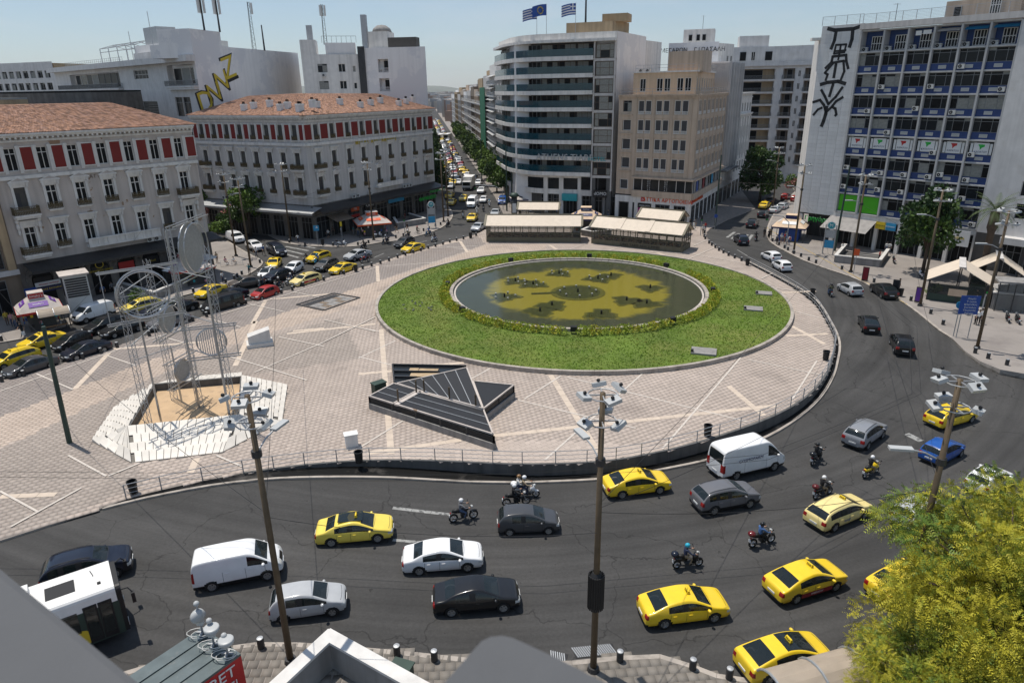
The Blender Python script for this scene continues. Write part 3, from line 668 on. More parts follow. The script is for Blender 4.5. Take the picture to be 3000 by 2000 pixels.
class Fac:
 """a straight facade of building b from ground point p0 (left, seen from outside) to p1"""
 def __init__(s,b,p0,p1):
  s.b=b;s.p0=Vector((p0[0],p0[1]));d=Vector((p1[0]-p0[0],p1[1]-p0[1]));s.L=d.length;s.u=d/s.L
  s.n=Vector((s.u.y,-s.u.x));s.rz=math.atan2(s.u.y,s.u.x)
 def P(s,u,z,d=0):
  q=s.p0+s.u*u+s.n*d;return Vector((q.x-s.b.o.x,q.y-s.b.o.y,z))
 def G(s,u,d=0):q=s.p0+s.u*u+s.n*d;return(q.x,q.y)
 def box(s,mb,u0,u1,z0,z1,d0,d1,mi=0):
  a=[s.P(u,z,d)for z in(z0,z1)for u,d in((u0,d1),(u1,d1),(u1,d0),(u0,d0))]
  return mb.add(a,((3,2,1,0),(4,5,6,7),(0,1,5,4),(1,2,6,5),(2,3,7,6),(3,0,4,7)),mi)
 def wall(s,z0,z1,ops,depth=.25,m='wall_grey',mr=None,u0=0,u1=None,d=0,back=None):
  """wall with real openings (u0, u1, z0, z1) and reveals"""
  u1=s.L if u1 is None else u1;mb,mi=s.b.w,s.b.mi(m);mj=s.b.mi(mr or m)
  ops=[o for o in ops if o[0]>=u0-1e-6 and o[1]<=u1+1e-6 and o[2]>=z0-1e-6 and o[3]<=z1+1e-6]
  zs=sorted({z0,z1}|{z for o in ops for z in o[2:4]})
  for za,zb in zip(zs,zs[1:]):
   row=sorted((o[0],o[1])for o in ops if o[2]<=za+1e-6 and o[3]>=zb-1e-6);c=u0
   for a,b in row+[(u1,u1)]:
    if a-c>1e-4:mb.quad(s.P(c,za,d),s.P(a,za,d),s.P(a,zb,d),s.P(c,zb,d),mi)
    c=max(c,b)
  for a,b,za,zb in ops:
   for q in(((a,za),(a,zb)),((b,zb),(b,za)),((b,za),(a,za)),((a,zb),(b,zb))):
    (ua,a1),(ub,b1)=q;mb.quad(s.P(ua,a1,d),s.P(ub,b1,d),s.P(ub,b1,d-depth),s.P(ua,a1,d-depth),mj)
   if back:mb.quad(s.P(a,za,d-depth),s.P(b,za,d-depth),s.P(b,zb,d-depth),s.P(a,zb,d-depth),s.b.mi(back))
 def put(s,name,me,u,z,d=0,parent=None,color=None,label=None):
  return part(name,me,parent or s.b.root,s.P(u,z,d),s.rz,color=color,label=label)
 def window(s,u,z,w,h,kind,d=-.2,name='window'):
  fr,panes=win(w,h,kind);o=s.put(name,fr,u,z,d)
  for me,off in panes:
   part('pane',me,o,off)
  return o
 def text(s,txt,u,z,size,m,d=.05,depth=.04,space=1.0,name='lettering',align='CENTER',flat=False):
  me=text_mesh(txt,size,depth,align,space);me.materials.append(MATS[m])
  return part(name,me,s.b.root,s.P(u,z,d),rot=(R(90),0,s.rz))
_win={}
def pane_mesh(w,h,m):
 k=('pane',round(w,3),round(h,3),m)
 if k not in _win:
  mb=MB();mb.box(-w/2,w/2,-.012,.012,0,h);_win[k]=mb.mesh('pane',m)
 return _win[k]
KINDS={'casement':((.5,.5),(.70,.30),'frame_white',('window_dark','window_dark','window_glass'),.11),'shutter':((.5,.5),(.78,.22),'shutter',('shutter','blind'),.07),'open':((.5,.5),(.75,.25),'frame_white',('window_dark',),.08),'office':((.5,.5),(.72,.28),'frame_steel',('window_glass','window_dark'),.09),'sash':((1,),(1,),'frame_white',('window_glass','window_dark','curtain'),.09),'pair':((.5,.5),(1,),'frame_white',('window_glass','window_dark'),.09),'blind':((1,),(1,),'frame_white',('blind',),.10),'hotel':((.24,.52,.24),(.55,.45),'frame_brown',('curtain','curtain','window_glass'),.07),'door3':((.33,.34,.33),(1,),'frame_brown',('curtain','curtain','window_dark'),.08),'strip3':((.28,.44,.28),(.78,.22),'frame_steel',('window_glass','window_glass','curtain','window_dark'),.06),'strip2':((.5,.5),(.8,.2),'frame_steel',('window_glass','window_dark','curtain'),.06),'dark':((1,),(1,),'frame_steel',('window_dark',),.06),'grid':((.25,.25,.25,.25),(.5,.5),'frame_white',('window_dark',),.10),'shop':((.34,.33,.33),(.75,.25),'frame_steel',('window_dark','window_dark','window_glass'),.07),}
def win(w,h,kind):
 cs,rs,fm,pms,t=KINDS[kind]
 k=('f',round(w,3),round(h,3),kind)
 if k not in _win:
  mb=MB();mb.box(-w/2,-w/2+t,-.05,.05,0,h);mb.box(w/2-t,w/2,-.05,.05,0,h);mb.box(-w/2+t,w/2-t,-.05,.05,0,t);mb.box(-w/2+t,w/2-t,-.05,.05,h-t,h)
  x=-w/2
  for c in cs[:-1]:x+=c*w;mb.box(x-t/2,x+t/2,-.045,.045,t,h-t)
  z=0
  for r in rs[:-1]:z+=r*h;mb.box(-w/2+t,w/2-t,-.04,.04,z-t/2,z+t/2)
  _win[k]=mb.mesh('window',fm)
 pans=[];x=-w/2
 for c in cs:
  z=0
  for r in rs:
   pans.append((pane_mesh(c*w-.01,r*h-.01,rng.choice(pms)),(x+c*w/2,.0,z+.005)));z+=r*h
  x+=c*w
 return _win[k],pans
def rail_mesh(w,h,dep,m='iron_bronze',slab=.14,pat=True,sm='trim_white'):
 k=('rail',round(w,2),h,dep,m,slab,pat)
 if k in _win:return _win[k]
 mb=MB()
 if slab:mb.box(-w/2-.05,w/2+.05,-dep-.05,0,-slab,0,1);mb.box(-w/2+.05,w/2-.05,-dep+.1,0,-slab*2.2,-slab,1)
 def side(p,q):
  p,q=Vector(p),Vector(q);L=(q-p).length;n=max(2,int(L/.16))
  mb.beam(p+Vector((0,0,h)),q+Vector((0,0,h)),.06);mb.beam(p+Vector((0,0,.08)),q+Vector((0,0,.08)),.05)
  for i in range(n+1):
   a=p+(q-p)*(i/n);mb.beam(a,a+Vector((0,0,h)),.035)
  if pat:
   for i in range(n):
    a=p+(q-p)*(i/n);b=p+(q-p)*((i+1)/n);mb.beam(a+Vector((0,0,.15)),b+Vector((0,0,h-.1)),.05);mb.beam(b+Vector((0,0,.15)),a+Vector((0,0,h-.1)),.05)
 side((-w/2,-dep,0),(w/2,-dep,0));side((-w/2,-dep,0),(-w/2,0,0));side((w/2,-dep,0),(w/2,0,0))
 _win[k]=mb.mesh('balcony',[m,sm]);return _win[k]
def pediment_mesh(w,tri=True):
 k=('ped',w,tri)
 if k in _win:return _win[k]
 mb=MB();mb.box(-w/2,w/2,-.32,0,0,.16);mb.box(-w/2+.08,w/2-.08,-.2,0,-.3,0)
 for sx in(-1,1):mb.box(sx*(w/2-.25)-.1,sx*(w/2-.25)+.1,-.26,0,-.55,-.02)
 if tri:
  vs=[(-w/2,-.3,.16),(w/2,-.3,.16),(0,-.3,.62),(-w/2,0,.16),(w/2,0,.16),(0,0,.62)]
  mb.add(vs,((0,1,2),(0,2,5,3),(1,4,5,2)))
  mb.add([(-w/2+.3,-.305,.2),(w/2-.3,-.305,.2),(0,-.305,.52)],((0,1,2),),1)
 else:mb.box(-w/2-.06,w/2+.06,-.4,0,.16,.28)
 _win[k]=mb.mesh('pediment',['trim_white','wall_cream']);return _win[k]
def surround_mesh(w,h,t=.28):
 k=('sur',w,h,t)
 if k in _win:return _win[k]
 mb=MB()
 for sx in(-1,1):mb.box(sx*(w/2+t/2)-t/2,sx*(w/2+t/2)+t/2,-.09,0,-.1,h+.1)
 mb.box(-w/2-t,w/2+t,-.075,0,h+.0,h+.24);mb.box(-w/2-t-.06,w/2+t+.06,-.16,0,-.22,-.08)
 _win[k]=mb.mesh('surround','trim_white');return _win[k]
def tile_roof(b,eave,ridge,name='roof'):
 """rows of barrel tiles on the slope between the eave line and the ridge line"""
 e0,e1,r0,r1=(Vector(p)for p in(*eave,*ridge));mb=MB();T=[]
 nc=int((e1-e0).length/.30);nr=int((((r0+r1)/2)-((e0+e1)/2)).length/.42);nn=(e1-e0).cross(r0-e0).normalized()
 if nn.z<0:nn=-nn
 q=random.Random(nc)
 for j in range(nr):
  v0,v1=j/nr,(j+1.12)/nr
  for i in range(nc):
   u0,u1=i/nc,(i+1)/nc
   P_=lambda u,v:(e0.lerp(e1,u)).lerp(r0.lerp(r1,u),min(v,1))
   a,bb,c,d=P_(u0,v0),P_(u1,v0),P_(u1,v1),P_(u0,v1);lift=nn*.075;lo=nn*.03
   m0,m1=a.lerp(bb,.25),a.lerp(bb,.75);k0,k1=d.lerp(c,.25),d.lerp(c,.75);jj=nn*q.uniform(-.012,.02)
   mb.add([a-b.o+jj,m0-b.o+lift+lo+jj,m1-b.o+lift+lo+jj,bb-b.o+jj,c-b.o,k1-b.o+lift,k0-b.o+lift,d-b.o],((0,1,6,7),(1,2,5,6),(2,3,4,5),(0,3,2,1)))
   t=q.choice((.62,.8,.95,1.1,1.25));w=q.choice((0,0,0,.25,.5));c3=(t*(1+.1*w),t*(1-.1*w+.35*w),t*(1+.6*w),1);T+=[c3]*4
 mb.t=T
 o=part(name,mb.mesh(name,'roof_tile'),b.root);o['kind']='stuff';return o
def ac_mesh():
 if 'ac' in _win:return _win['ac']
 mb=MB();mb.box(-.42,.42,-.32,0,0,.62);mb.cyl((-.12,-.325,.32),(-.12,-.335,.32),.24,n=12,mi=1);mb.cyl((-.12,-.33,.32),(-.12,-.345,.32),.06,n=8,mi=0)
 mb.box(-.35,-.3,-.3,0,-.06,0,1);mb.box(.3,.35,-.3,0,-.06,0,1);_win['ac']=mb.mesh('air_conditioner',['plastic_white','black']);return _win['ac']
def cornice(f,z0,z1,out=.7,m='trim_white',dent=True,name='cornice',u0=0,u1=None):
 mb=MB();u1=f.L if u1 is None else u1
 f.box(mb,u0-.0,u1+.0,z1-.22,z1,0,out);f.box(mb,u0,u1,z1-.45,z1-.221,0,out*.72);f.box(mb,u0,u1,z0,z0+.25,0,.16)
 if dent:
  n=int((u1-u0)/.55)
  for i in range(n):u=u0+(i+.5)*(u1-u0)/n;f.box(mb,u-.11,u+.11,z1-.68,z1-.451,0,out*.66)
 return part(name,mb.mesh(name,m),f.b.root)
def bandpart(f,z0,z1,out,m='trim_white',name='string_course',u0=0,u1=None):
 mb=MB();f.box(mb,u0,f.L if u1 is None else u1,z0,z1,0,out);return part(name,mb.mesh(name,m),f.b.root)
def offpoly(f,depth):return[f.G(0),f.G(f.L),f.G(f.L,-depth),f.G(0,-depth)]
def canopy(f,u0,u1,z0,z1,out,m='galv',bracket=True):
 mb=MB();n=int((u1-u0)/.5)
 for i in range(n):
  a,b=u0+(u1-u0)*i/n,u0+(u1-u0)*(i+1)/n-.06
  mb.add([f.P(a,z0,out),f.P(b,z0,out),f.P(b,z1,.02),f.P(a,z1,.02),f.P(a,z0-.05,out),f.P(b,z0-.05,out),f.P(b,z1-.05,.02),f.P(a,z1-.05,.02)],((0,1,2,3),(7,6,5,4),(0,4,5,1)))
 f.box(mb,u0,u1,z0-.35,z0-.02,out-.08,out,0)
 mb.to('canopy',m,f.b.root)
 br=MB()
 for i in range(int((u1-u0)/3.1)+1):
  u=u0+.3+i*3.1;br.beam(f.P(u,z0-.1,out-.1),f.P(u,z0-1.1,.05),.07);br.beam(f.P(u,z0-.1,out-.1),f.P(u,z1-.15,.05),.06)
 br.split('bracket','dark_metal',f.b.root)
def arch_poly(w,h,n=10):
 r=w/2;return[(-r,0),(r,0)]+[(r*math.cos(math.pi*i/n),h-r+r*math.sin(math.pi*i/n))for i in range(n+1)]
def flat_poly(pts,t,m,name):
 """upright plate in the local facade plane (x along, z up), thickness t towards the street"""
 mb=MB();n=len(pts);P3=[Vector((p[0],p[1],0))for p in pts];tri=tessellate_polygon([P3])
 mb.v=[(p[0],-t,p[1])for p in pts]+[(p[0],0,p[1])for p in pts]
 for a,b,c in tri:
  if(P3[b]-P3[a]).cross(P3[c]-P3[a]).z<0:b,c=c,b
  mb.f.append((a,b,c));mb.m.append(0)
 ar=sum(P3[i].x*P3[(i+1)%n].y-P3[(i+1)%n].x*P3[i].y for i in range(n))
 for i in range(n):
  j=(i+1)%n;mb.f.append((j,i,n+i,n+j)if ar>0 else(i,j,n+j,n+i));mb.m.append(0)
 return mb.mesh(name,m)
def signboard(f,u,z,w,h,m,d=.12,txt=None,size=None,tm='sign_white',name='shop_sign'):
 mb=MB();mb.box(-w/2,w/2,-.1,0,0,h);o=f.put(name,mb.mesh(name,m),u,z,d)
 if txt:
  part('lettering',tmesh(tm,txt,size or h*.55,.015),o,(0,-.115,h/2),rot=(R(90),0,0))
 return o
 # ---- the two neoclassical blocks with red panels
def neo_top(f,n,z0,z1,kind,rail,first='panel',kw=1.15,m='trim_white'):
 """top storey: windows alternating with red panels between pilasters"""
 pitch=f.L/(n+.35);us=[pitch*(.68+i)for i in range(n)]
 ops=[(u-kw/2,u+kw/2,z0,z1)for u in us]
 for u in us:
  f.window(u,z0,kw,z1-z0,kind,d=-.22)
  if rail:f.put('balcony',rail_mesh(1.25,.75,.18,slab=.1),u,z0,.02)
 ps=[us[0]-pitch/2]+[u+pitch/2 for u in us];pw=pitch-kw-.95
 pm=MB();pm.box(-pw/2,pw/2,-.06,0,0,z1-z0);pm=pm.mesh('red_panel','red_panel')
 pf=MB()
 for a in(-1,1):pf.box(a*(pw/2+.06)-.06,a*(pw/2+.06)+.06,-.1,0,-.1,z1-z0+.1)
 pf.box(-pw/2,pw/2,-.1,0,-.12,0);pf.box(-pw/2,pw/2,-.1,0,z1-z0,z1-z0+.12);pf=pf.mesh('panel_frame','trim_white')
 for p in ps:o=f.put('red_panel',pm,p,z0+.05,.0);part('panel_frame',pf,o,(0,0,0))
 pl=MB();pl.box(-.17,.17,-.16,0,0,z1-z0+.55);pl.box(-.22,.22,-.2,0,z1-z0+.3,z1-z0+.5);pl=pl.mesh('pilaster','trim_white')
 for u in us:
  for sx in(-1,1):f.put('pilaster',pl,u+sx*(kw/2+.2),z0-.3,0)
 return ops,us
BK0,BK1=(-60.0,81.3),(-44.5,100.4)
b=Bld('neoclassical_building','cream plastered neoclassical block with open white casements and peeling paint, at the left edge',BK0);f=b.facade(BK0,BK1)
tops,us=neo_top(f,7,16.7,19.3,'open',False)
ops=list(tops)
for k,u in enumerate(us):
 for z0,z1 in((7.4,10.1),(12.1,14.8)):
  ops.append((u-.6,u+.6,z0,z1));f.put('surround',surround_mesh(1.2,round(z1-z0,2)),u,z0,0)
  f.window(u,z0,1.2,z1-z0,'shutter' if(k==0 and z0>11)or(k==5 and z0<11)else 'casement',d=-.22)
  f.put('pediment',pediment_mesh(2.2,z0>11),u,z1+.55,0)
  if k in(0,6)and z0>11:f.put('balcony',rail_mesh(2.7,.95,.95,slab=.22),u,z0-.45,0)
  elif k==0:f.put('balcony',rail_mesh(2.9,.95,1.0,slab=.25),u,z0-.5,0)
  elif z0>11 or k in(1,5):f.put('balcony',rail_mesh(1.55,.8,.28,slab=.12),u,z0-.2,0)
f.wall(5.9,20.6,ops,.3,'wall_cream','trim_white')
for u in(us[0],us[6]):
 cm=MB();cm.ball((0,-.3,1.6),.26,.22,.3,8,6);cm.ball((0,-.26,1.0),.24,.2,.5,8,6);cm.ball((0,-.22,.3),.18,.16,.45,8,6);cm.box(-.25,.25,-.55,0,1.9,2.1);cm=cm.mesh('caryatid','trim_white',True)
 for sx in(-1,1):f.put('caryatid',cm,u+sx*1.15,9.3,0)
bandpart(f,15.75,16.15,.28);cornice(f,19.95,20.95,.85)
f.text('ΜΠΑΓΚΕΙΟΝ',(us[3]+us[2])/2+.6,15.25,.62,'wall_brown',.03,.02,1.35)
bal=MB();f.box(bal,us[2]-.9,us[4]+1.6,6.6,6.85,0,1.1)
for i in range(8):u=us[2]-.75+i*1.13;f.box(bal,u-.14,u+.14,6.851,7.6,.85,1.1)
f.box(bal,us[2]-.9,us[4]+1.6,7.601,7.75,.82,1.14);f.box(bal,us[2]-.9,us[4]+1.6,6.851,7.6,.95,1.0);bal.to('long_balcony','trim_white',b.root)
for u in(us[4]+.2,us[4]+1.15):f.put('air_conditioner',ac_mesh(),u,6.0,.4)
canopy(f,.6,f.L+.5,5.25,5.85,3.0,'dark_metal')
gops=[];signs=['sign_black','sign_black','sign_black','sign_red','sign_black','window_dark','window_dark']
for k,u in enumerate(us):
 o=f.put('shop_front',flat_poly(arch_poly(2.3,4.6),.06,'window_dark','shop_front'),u,.15,.02)
 ar=MB()
 for i in range(11):
  a=math.pi*i/10;ar.box(-.22,.22,-.24,0,0,.62,0,Matrix.Translation((1.2*math.cos(a),0,3.6+1.2*math.sin(a)))@Matrix.Rotation(math.pi/2-a,4,'Y'))
 ar.split('voussoir','stone_dark',o)
 sb=MB();sb.box(-1.0,1.0,-.04,0,0,1.1);part('shop_sign',sb.mesh('shop_sign',signs[k]),o,(0,-.08,2.6))
for k,txt,m in((1,'DERBIDES','sign_yellow'),(2,'ΑΘΗΝΑΪΚΟΣ ΟΙΝΟΣ','sign_gold'),(4,'N.BILLIS','sign_gold'),(4,'APTOI','sign_red'),(5,'GYROS','sign_white')):
 f.text(txt,us[k],3.3 if txt!='APTOI' else 2.5,.34,m,.16,.02)
tr=MB();tr.lathe([(.42,0),(.52,0),(.52,.04),(.42,.04)],20,'Y',(0,0,0),close=True);f.put('round_emblem',tr.mesh('round_emblem','sign_gold'),us[2],4.1,.2)
signboard(f,us[0]+.5,2.7,3.0,.55,'sign_white',.16,'Western exchange',.3,'sign_red');signboard(f,us[0]+.7,2.0,3.2,.6,'sign_navy',.16,'ΑΛΙΑΣ EXCHANGE',.32,'sky' and 'sign_yellow');signboard(f,us[0]-1.6,1.2,1.4,1.6,'sign_blue',.16,'BUY',.4,'sign_white')
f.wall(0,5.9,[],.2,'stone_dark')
g2=b.facade(f.G(f.L),f.G(f.L,-17));g2.wall(0,20.9,[],.2,'wall_cream')
b.block([f.G(0,-.35),f.G(f.L,-.35),f.G(f.L,-17),f.G(0,-17)],0,20.7,'wall_cream')
E0,E1=f.G(-6,.85),f.G(f.L+.5,.85);Rr=[f.G(-6,-8),f.G(f.L-7,-8)]
tile_roof(b,((*E0,20.97),(*E1,20.97)),((*Rr[0],24.0),(*Rr[1],24.0)))
E2=f.G(f.L+.5,-17);tile_roof(b,((*E1,20.97),(*E2,20.97)),((*Rr[1],24.0),(*f.G(f.L-7,-9),24.0)))
b.done()
MC,MR,ML=(-34.8,121.4),(-16.4,153.2),(-58.8,133.4)
b=Bld('neoclassical_building','pale grey neoclassical corner block with red panels, tiled roof and closed shutters',MC)
fr_,fl_=b.facade(MC,MR),b.facade(ML,MC)
for f,n in((fr_,9),(fl_,8)):
 ops,us=neo_top(f,n,17.2,19.7,'shutter',True,kw=1.2)
 for k,u in enumerate(us):
  for z0,z1 in((8.1,10.9),(12.5,15.1)):
   ops.append((u-.6,u+.6,z0,z1));f.put('surround',surround_mesh(1.2,round(z1-z0,2),.22),u,z0,0);f.window(u,z0,1.2,z1-z0,'shutter',d=-.22)
   f.put('pediment',pediment_mesh(2.0,z0<11),u,z1+.5,0)
   big=(k in(0,n-1))if f is fr_ else k in(0,n-1)
   f.put('balcony',rail_mesh(2.4,.9,.8,slab=.2)if big else rail_mesh(1.45,.8,.28,slab=.12),u,z0-.2,0)
   if big and z0<11:
    for sx in(-1,1):
     cm=MB();cm.ball((0,-.3,1.6),.24,.2,.3,8,6);cm.ball((0,-.24,.9),.22,.18,.6,8,6);cm.box(-.25,.25,-.5,0,1.9,2.1);f.put('caryatid',cm.mesh('caryatid','trim_white',True),u+sx*.95,9.9,0)
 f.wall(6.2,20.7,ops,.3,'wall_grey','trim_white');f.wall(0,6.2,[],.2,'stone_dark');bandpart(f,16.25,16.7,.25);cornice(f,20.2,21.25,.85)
 nb=n
 for i in range(nb):
  u=f.L*(i+.5)/nb;f.window(u,.15,f.L/nb-.9,3.9,'shop',d=.04,name='shop_front')
 if f is fl_:canopy(f,.0,f.L+2.2,5.3,6.0,2.8)
 else:canopy(f,-.6,f.L,5.3,6.0,2.8,'dark_metal')
f=fr_;us=[f.L/9.35*(.68+i)for i in range(9)]
f.text('ΜΕΓΑΣ ΑΛΕΞΑΝΔΡΟΣ',f.L*.50,15.95,.95,'sign_gold',.12,.05,1.3)
signboard(f,us[2]-.2,3.7,2.2,1.0,'sign_orange',.3,'ria',.8);signboard(f,us[3]+.1,3.6,3.0,1.3,'sign_black',.3,'CASIO',.8);signboard(f,us[5]+.3,3.7,5.0,.9,'sign_sky',.3)
f.text('ΦΑΡΜΑΚΕΙΟ',us[7]+.3,3.5,1.0,'sign_green',2.5,.05);f.text('PHARMACY',us[8]-.4,4.7,.8,'sign_green',2.75,.05,1.4);signboard(f,us[2]-.2,2.6,2.2,.5,'sign_red',.3)
for u in(us[2]-.5,us[2]+.6,us[3]+.2,us[6]-1.0,us[6],us[6]+1.0):f.put('air_conditioner',ac_mesh(),u,6.2,.45)
bl=MB();f.box(bl,us[4]-1.6,us[5]+2.2,7.2,7.4,0,1.0);f.box(bl,us[4]-1.6,us[5]+2.2,7.4,8.1,.85,1.0);bl.to('long_balcony','trim_white',b.root)
fl_.put('air_conditioner',ac_mesh(),6,6.3,.4)
aw=MB();aw.add([f.P(us[0]+.3,3.9,.1),f.P(us[1]+.9,3.9,.1),f.P(us[1]+.9,3.0,2.6),f.P(us[0]+.3,3.0,2.6)],((0,3,2,1),(0,1,2,3)));aw.to('awning','wall_beige',b.root)
back=[fr_.G(.3,-.4),fr_.G(fr_.L,-.4),fr_.G(fr_.L,-16),(-43,150),fl_.G(0,-16),fl_.G(0,-.4)]
b.block([MC]+[fr_.G(fr_.L,-.35),fr_.G(fr_.L,-16),(-46,150),fl_.G(0,-.35)],0,1,'wall_grey')
b.block([(-35.2,122.3),fr_.G(fr_.L-.1,-.4),fr_.G(fr_.L-.1,-16),(-44,149),fl_.G(0.1,-16),fl_.G(.1,-.4)],.5,21.2,'wall_grey')
eC=(MC[0]+.5,MC[1]-1.0,21.28);eR=(*fr_.G(fr_.L+.6,.8),21.28);eL=(*fl_.G(-.4,.8),21.28);rC,rR,rL=(-38.5,134.5,24.7),(*fr_.G(fr_.L-7,-8.5),24.4),(*fl_.G(6,-9),24.4)
tile_roof(b,(eC,eR),(rC,rR));tile_roof(b,(eL,eC),(rL,rC));eRb=(*fr_.G(fr_.L+.6,-17),21.28);tile_roof(b,(eR,eRb),(rR,(rR[0]-.3,rR[1]+.2,rR[2])));eLb=(*fl_.G(-.4,-17),21.28);tile_roof(b,(eLb,eL),((rL[0]+.3,rL[1]+.3,rL[2]),rL))
ch=MB();ch.box(-.45,.45,-.4,.4,0,1.35);ch.box(-.52,.52,-.47,.47,1.1,1.22);ch=ch.mesh('chimney','white_paint');pt=MB()
for x in(-.25,0,.25):pt.cyl((x,0,1.35),(x,0,1.75),.09,.07,8)
pt=pt.mesh('chimney_pot','roof_tile')
for f,ul in((fr_,(1,6.2,13,16.5,20.5,24.5,28,31.5,35)),(fl_,(12,13.5,16.5,20.6,21.5,26.3,25.2))):
 for k,u in enumerate(ul):
  q=f.G(u,-1.6-(k%3)*.9);zc=21.5+(1.6+(k%3)*.9)*.36;o=part('chimney',ch,b.root,(q[0]-b.o.x,q[1]-b.o.y,zc-.3),f.rz);part('chimney_pot',pt,o)
b.done()
# ---- grey marble office block with the painted side wall
O0,O1,O2=(-119,193),(-57.6,136.0),(-48.8,172.5)
b=Bld('office_building','grey marble office block with strip windows and yellow graffiti on its white side wall',O1)
f=b.facade(O0,O1);L=f.L
ops=[]
def strip(u0,u1,z0,z1,n,kind='office'):
 w=(u1-u0)/n
 for i in range(n):ops.append((u0+w*i+.08,u0+w*(i+1)-.08,z0,z1));f.window(u0+w*(i+.5),z0,w-.16,z1-z0,kind,d=-.3)
s=L/461.
U=lambda px:(px-108)*s*(1+.32*(1-(px-108)/461.))*1.0 if px<569 else L
U=lambda px:L*((px-108)/461.)*(1.28-.28*((px-108)/461.))
def strip_px(a,c,z0,z1,n,kind='office'):strip(U(a),U(c),z0,z1,n,kind)
strip_px(125,334,22.6,26.0,9);strip_px(133,345,18.6,21.8,9);strip_px(486,536,22.6,26.2,2);strip_px(493,543,18.4,21.6,2);strip_px(498,548,15.2,17.4,2)
ops.append((U(372),U(417),30-.2,31.6));f.window((U(372)+U(417))/2,29.8,U(417)-U(372)-.1,1.8,'grid',d=-.3)
ops.append((U(383),U(430),16.5,25.4));vb=MB();w_=U(430)-U(383)
for i in range(26):vb.box(-w_/2,w_/2,-.1,.1,i*.34,i*.34+.2)
f.put('louver_screen',vb.mesh('louver_screen','dark_metal'),(U(383)+U(430))/2,16.6,-.3)
ops.append((U(160),U(325),28.4,31.6));ops.append((U(478),L-1.0,28.4,32.0))
f.wall(0,33.6,ops,1.2,'wall_marble','wall_marble')
for a,c,n in((163,322,8),(480,560,3)):
 w=(U(c)-U(a))/n
 for i in range(n):f.window(U(a)+w*(i+.5),28.5,w-.3,3.0,'dark' if i>3 else 'sash',d=-1.15)
for a,c in((125,330),(478,572)):f.put('railing',rail_mesh(U(c)-U(a)if c<570 else L-U(a),1.0,.9,'frame_steel',.3,False,'wall_marble'),(U(a)+(U(c)if c<570 else L))/2,28.2,.02)
sl=MB();f.box(sl,-.5,L+.4,32.4,33.5,0,1.6);sl.to('roof_slab','wall_marble',b.root)
b.root.location.z=-1.8;g=b.facade(O1,O2);g.wall(0,35.3,[],.2,'wall_white')
b.block([f.G(f.L-2.4,-1.3),g.G(1.4,-.15),g.G(g.L,-.15),(-90,205),f.G(0,-1.3)],0,33.4,'wall_white');b.block([g.G(.02,-.02),g.G(g.L-.02,-.02),g.G(g.L,-9),g.G(0,-9)],33,35.3,'wall_white')
b.block([g.G(.05,-.05),g.G(9,-.05),g.G(9,-7),g.G(0,-7)],35.3,37.9,'wall_white','stair_tower');b.block([g.G(10,-2),g.G(14,-2),g.G(14,-6),g.G(10,-6)],35.3,36.6,'plastic_white','roof_hut')
# graffiti letters painted on the side wall: flat print, stepping up to the right
x=.1;q=random.Random(4)
GL={'O':[(0,0),(3,0),(3,4),(0,4)],}
zz=23.6
for i,(chh,sz)in enumerate((('D',4.2),('N',3.7),('N',3.8),('Z',4.4))):
 for m,dd,sc in(('sign_black',.012,1.22),('sign_gold',.03,1.0)):
  me=text_mesh(chh,sz*sc*1.32,.006);me.materials.append(MATS[m]);o=part('graffiti',me,b.root,g.P(x+1.3,zz+1.6-(.25 if m=='sign_black' else 0),dd),rot=(R(90),R(-14),g.rz));o.scale=(1.15,1,1)
 bl=MB();bl.box(-.2,.2,0,.01,-.9,.5);x+=2.9;zz+=1.6+.45*i
 # rooftop of this block: steel pergola, plant room, masts
pg=MB();pu=[U(p)for p in(235,262,290,318,345)]
for i,u in enumerate(pu):
 for d in(-3,-9):pg.beam(f.P(u,33.5,d),f.P(u,37.0,d),.14)
 pg.beam(f.P(u,37.0,-3),f.P(u,37.9,-6),.14);pg.beam(f.P(u,37.9,-6),f.P(u,37,-9),.14)
for d,z in((-3,37),(-9,37),(-6,37.9),(-3,36.2)):pg.beam(f.P(pu[0],z,d),f.P(pu[-1],z,d),.14)
pg.to('roof_frame','galv',b.root);b.block([f.G(U(345),-3),f.G(U(440),-3),f.G(U(440),-12),f.G(U(345),-12)],33.5,36.6,'wall_white','plant_room');b.block([f.G(U(360),-1.5),f.G(U(425),-1.5),f.G(U(425),-2.9),f.G(U(360),-2.9)],33.5,35.0,'wall_marble','roof_parapet');b.block([f.G(U(366),-4),f.G(U(405),-4),f.G(U(405),-8),f.G(U(366),-8)],36.6,40.0,'galv','cooling_tower')
rl=MB()
for u in np.linspace(U(150),U(340),30):rl.beam(f.P(u,33.5,-.3),f.P(u,34.5,-.3),.05)
rl.beam(f.P(U(150),34.5,-.3),f.P(U(340),34.5,-.3),.06);rl.beam(f.P(U(150),34.0,-.3),f.P(U(340),34.0,-.3),.05);rl.to('railing','galv',b.root)
ms=MB()
for px,h in((350,6),(418,9)):ms.cyl(f.P(U(px),33.5,-2),f.P(U(px),33.5+h,-2),.06,n=6)
ms.to('mast','galv',b.root);b.done()
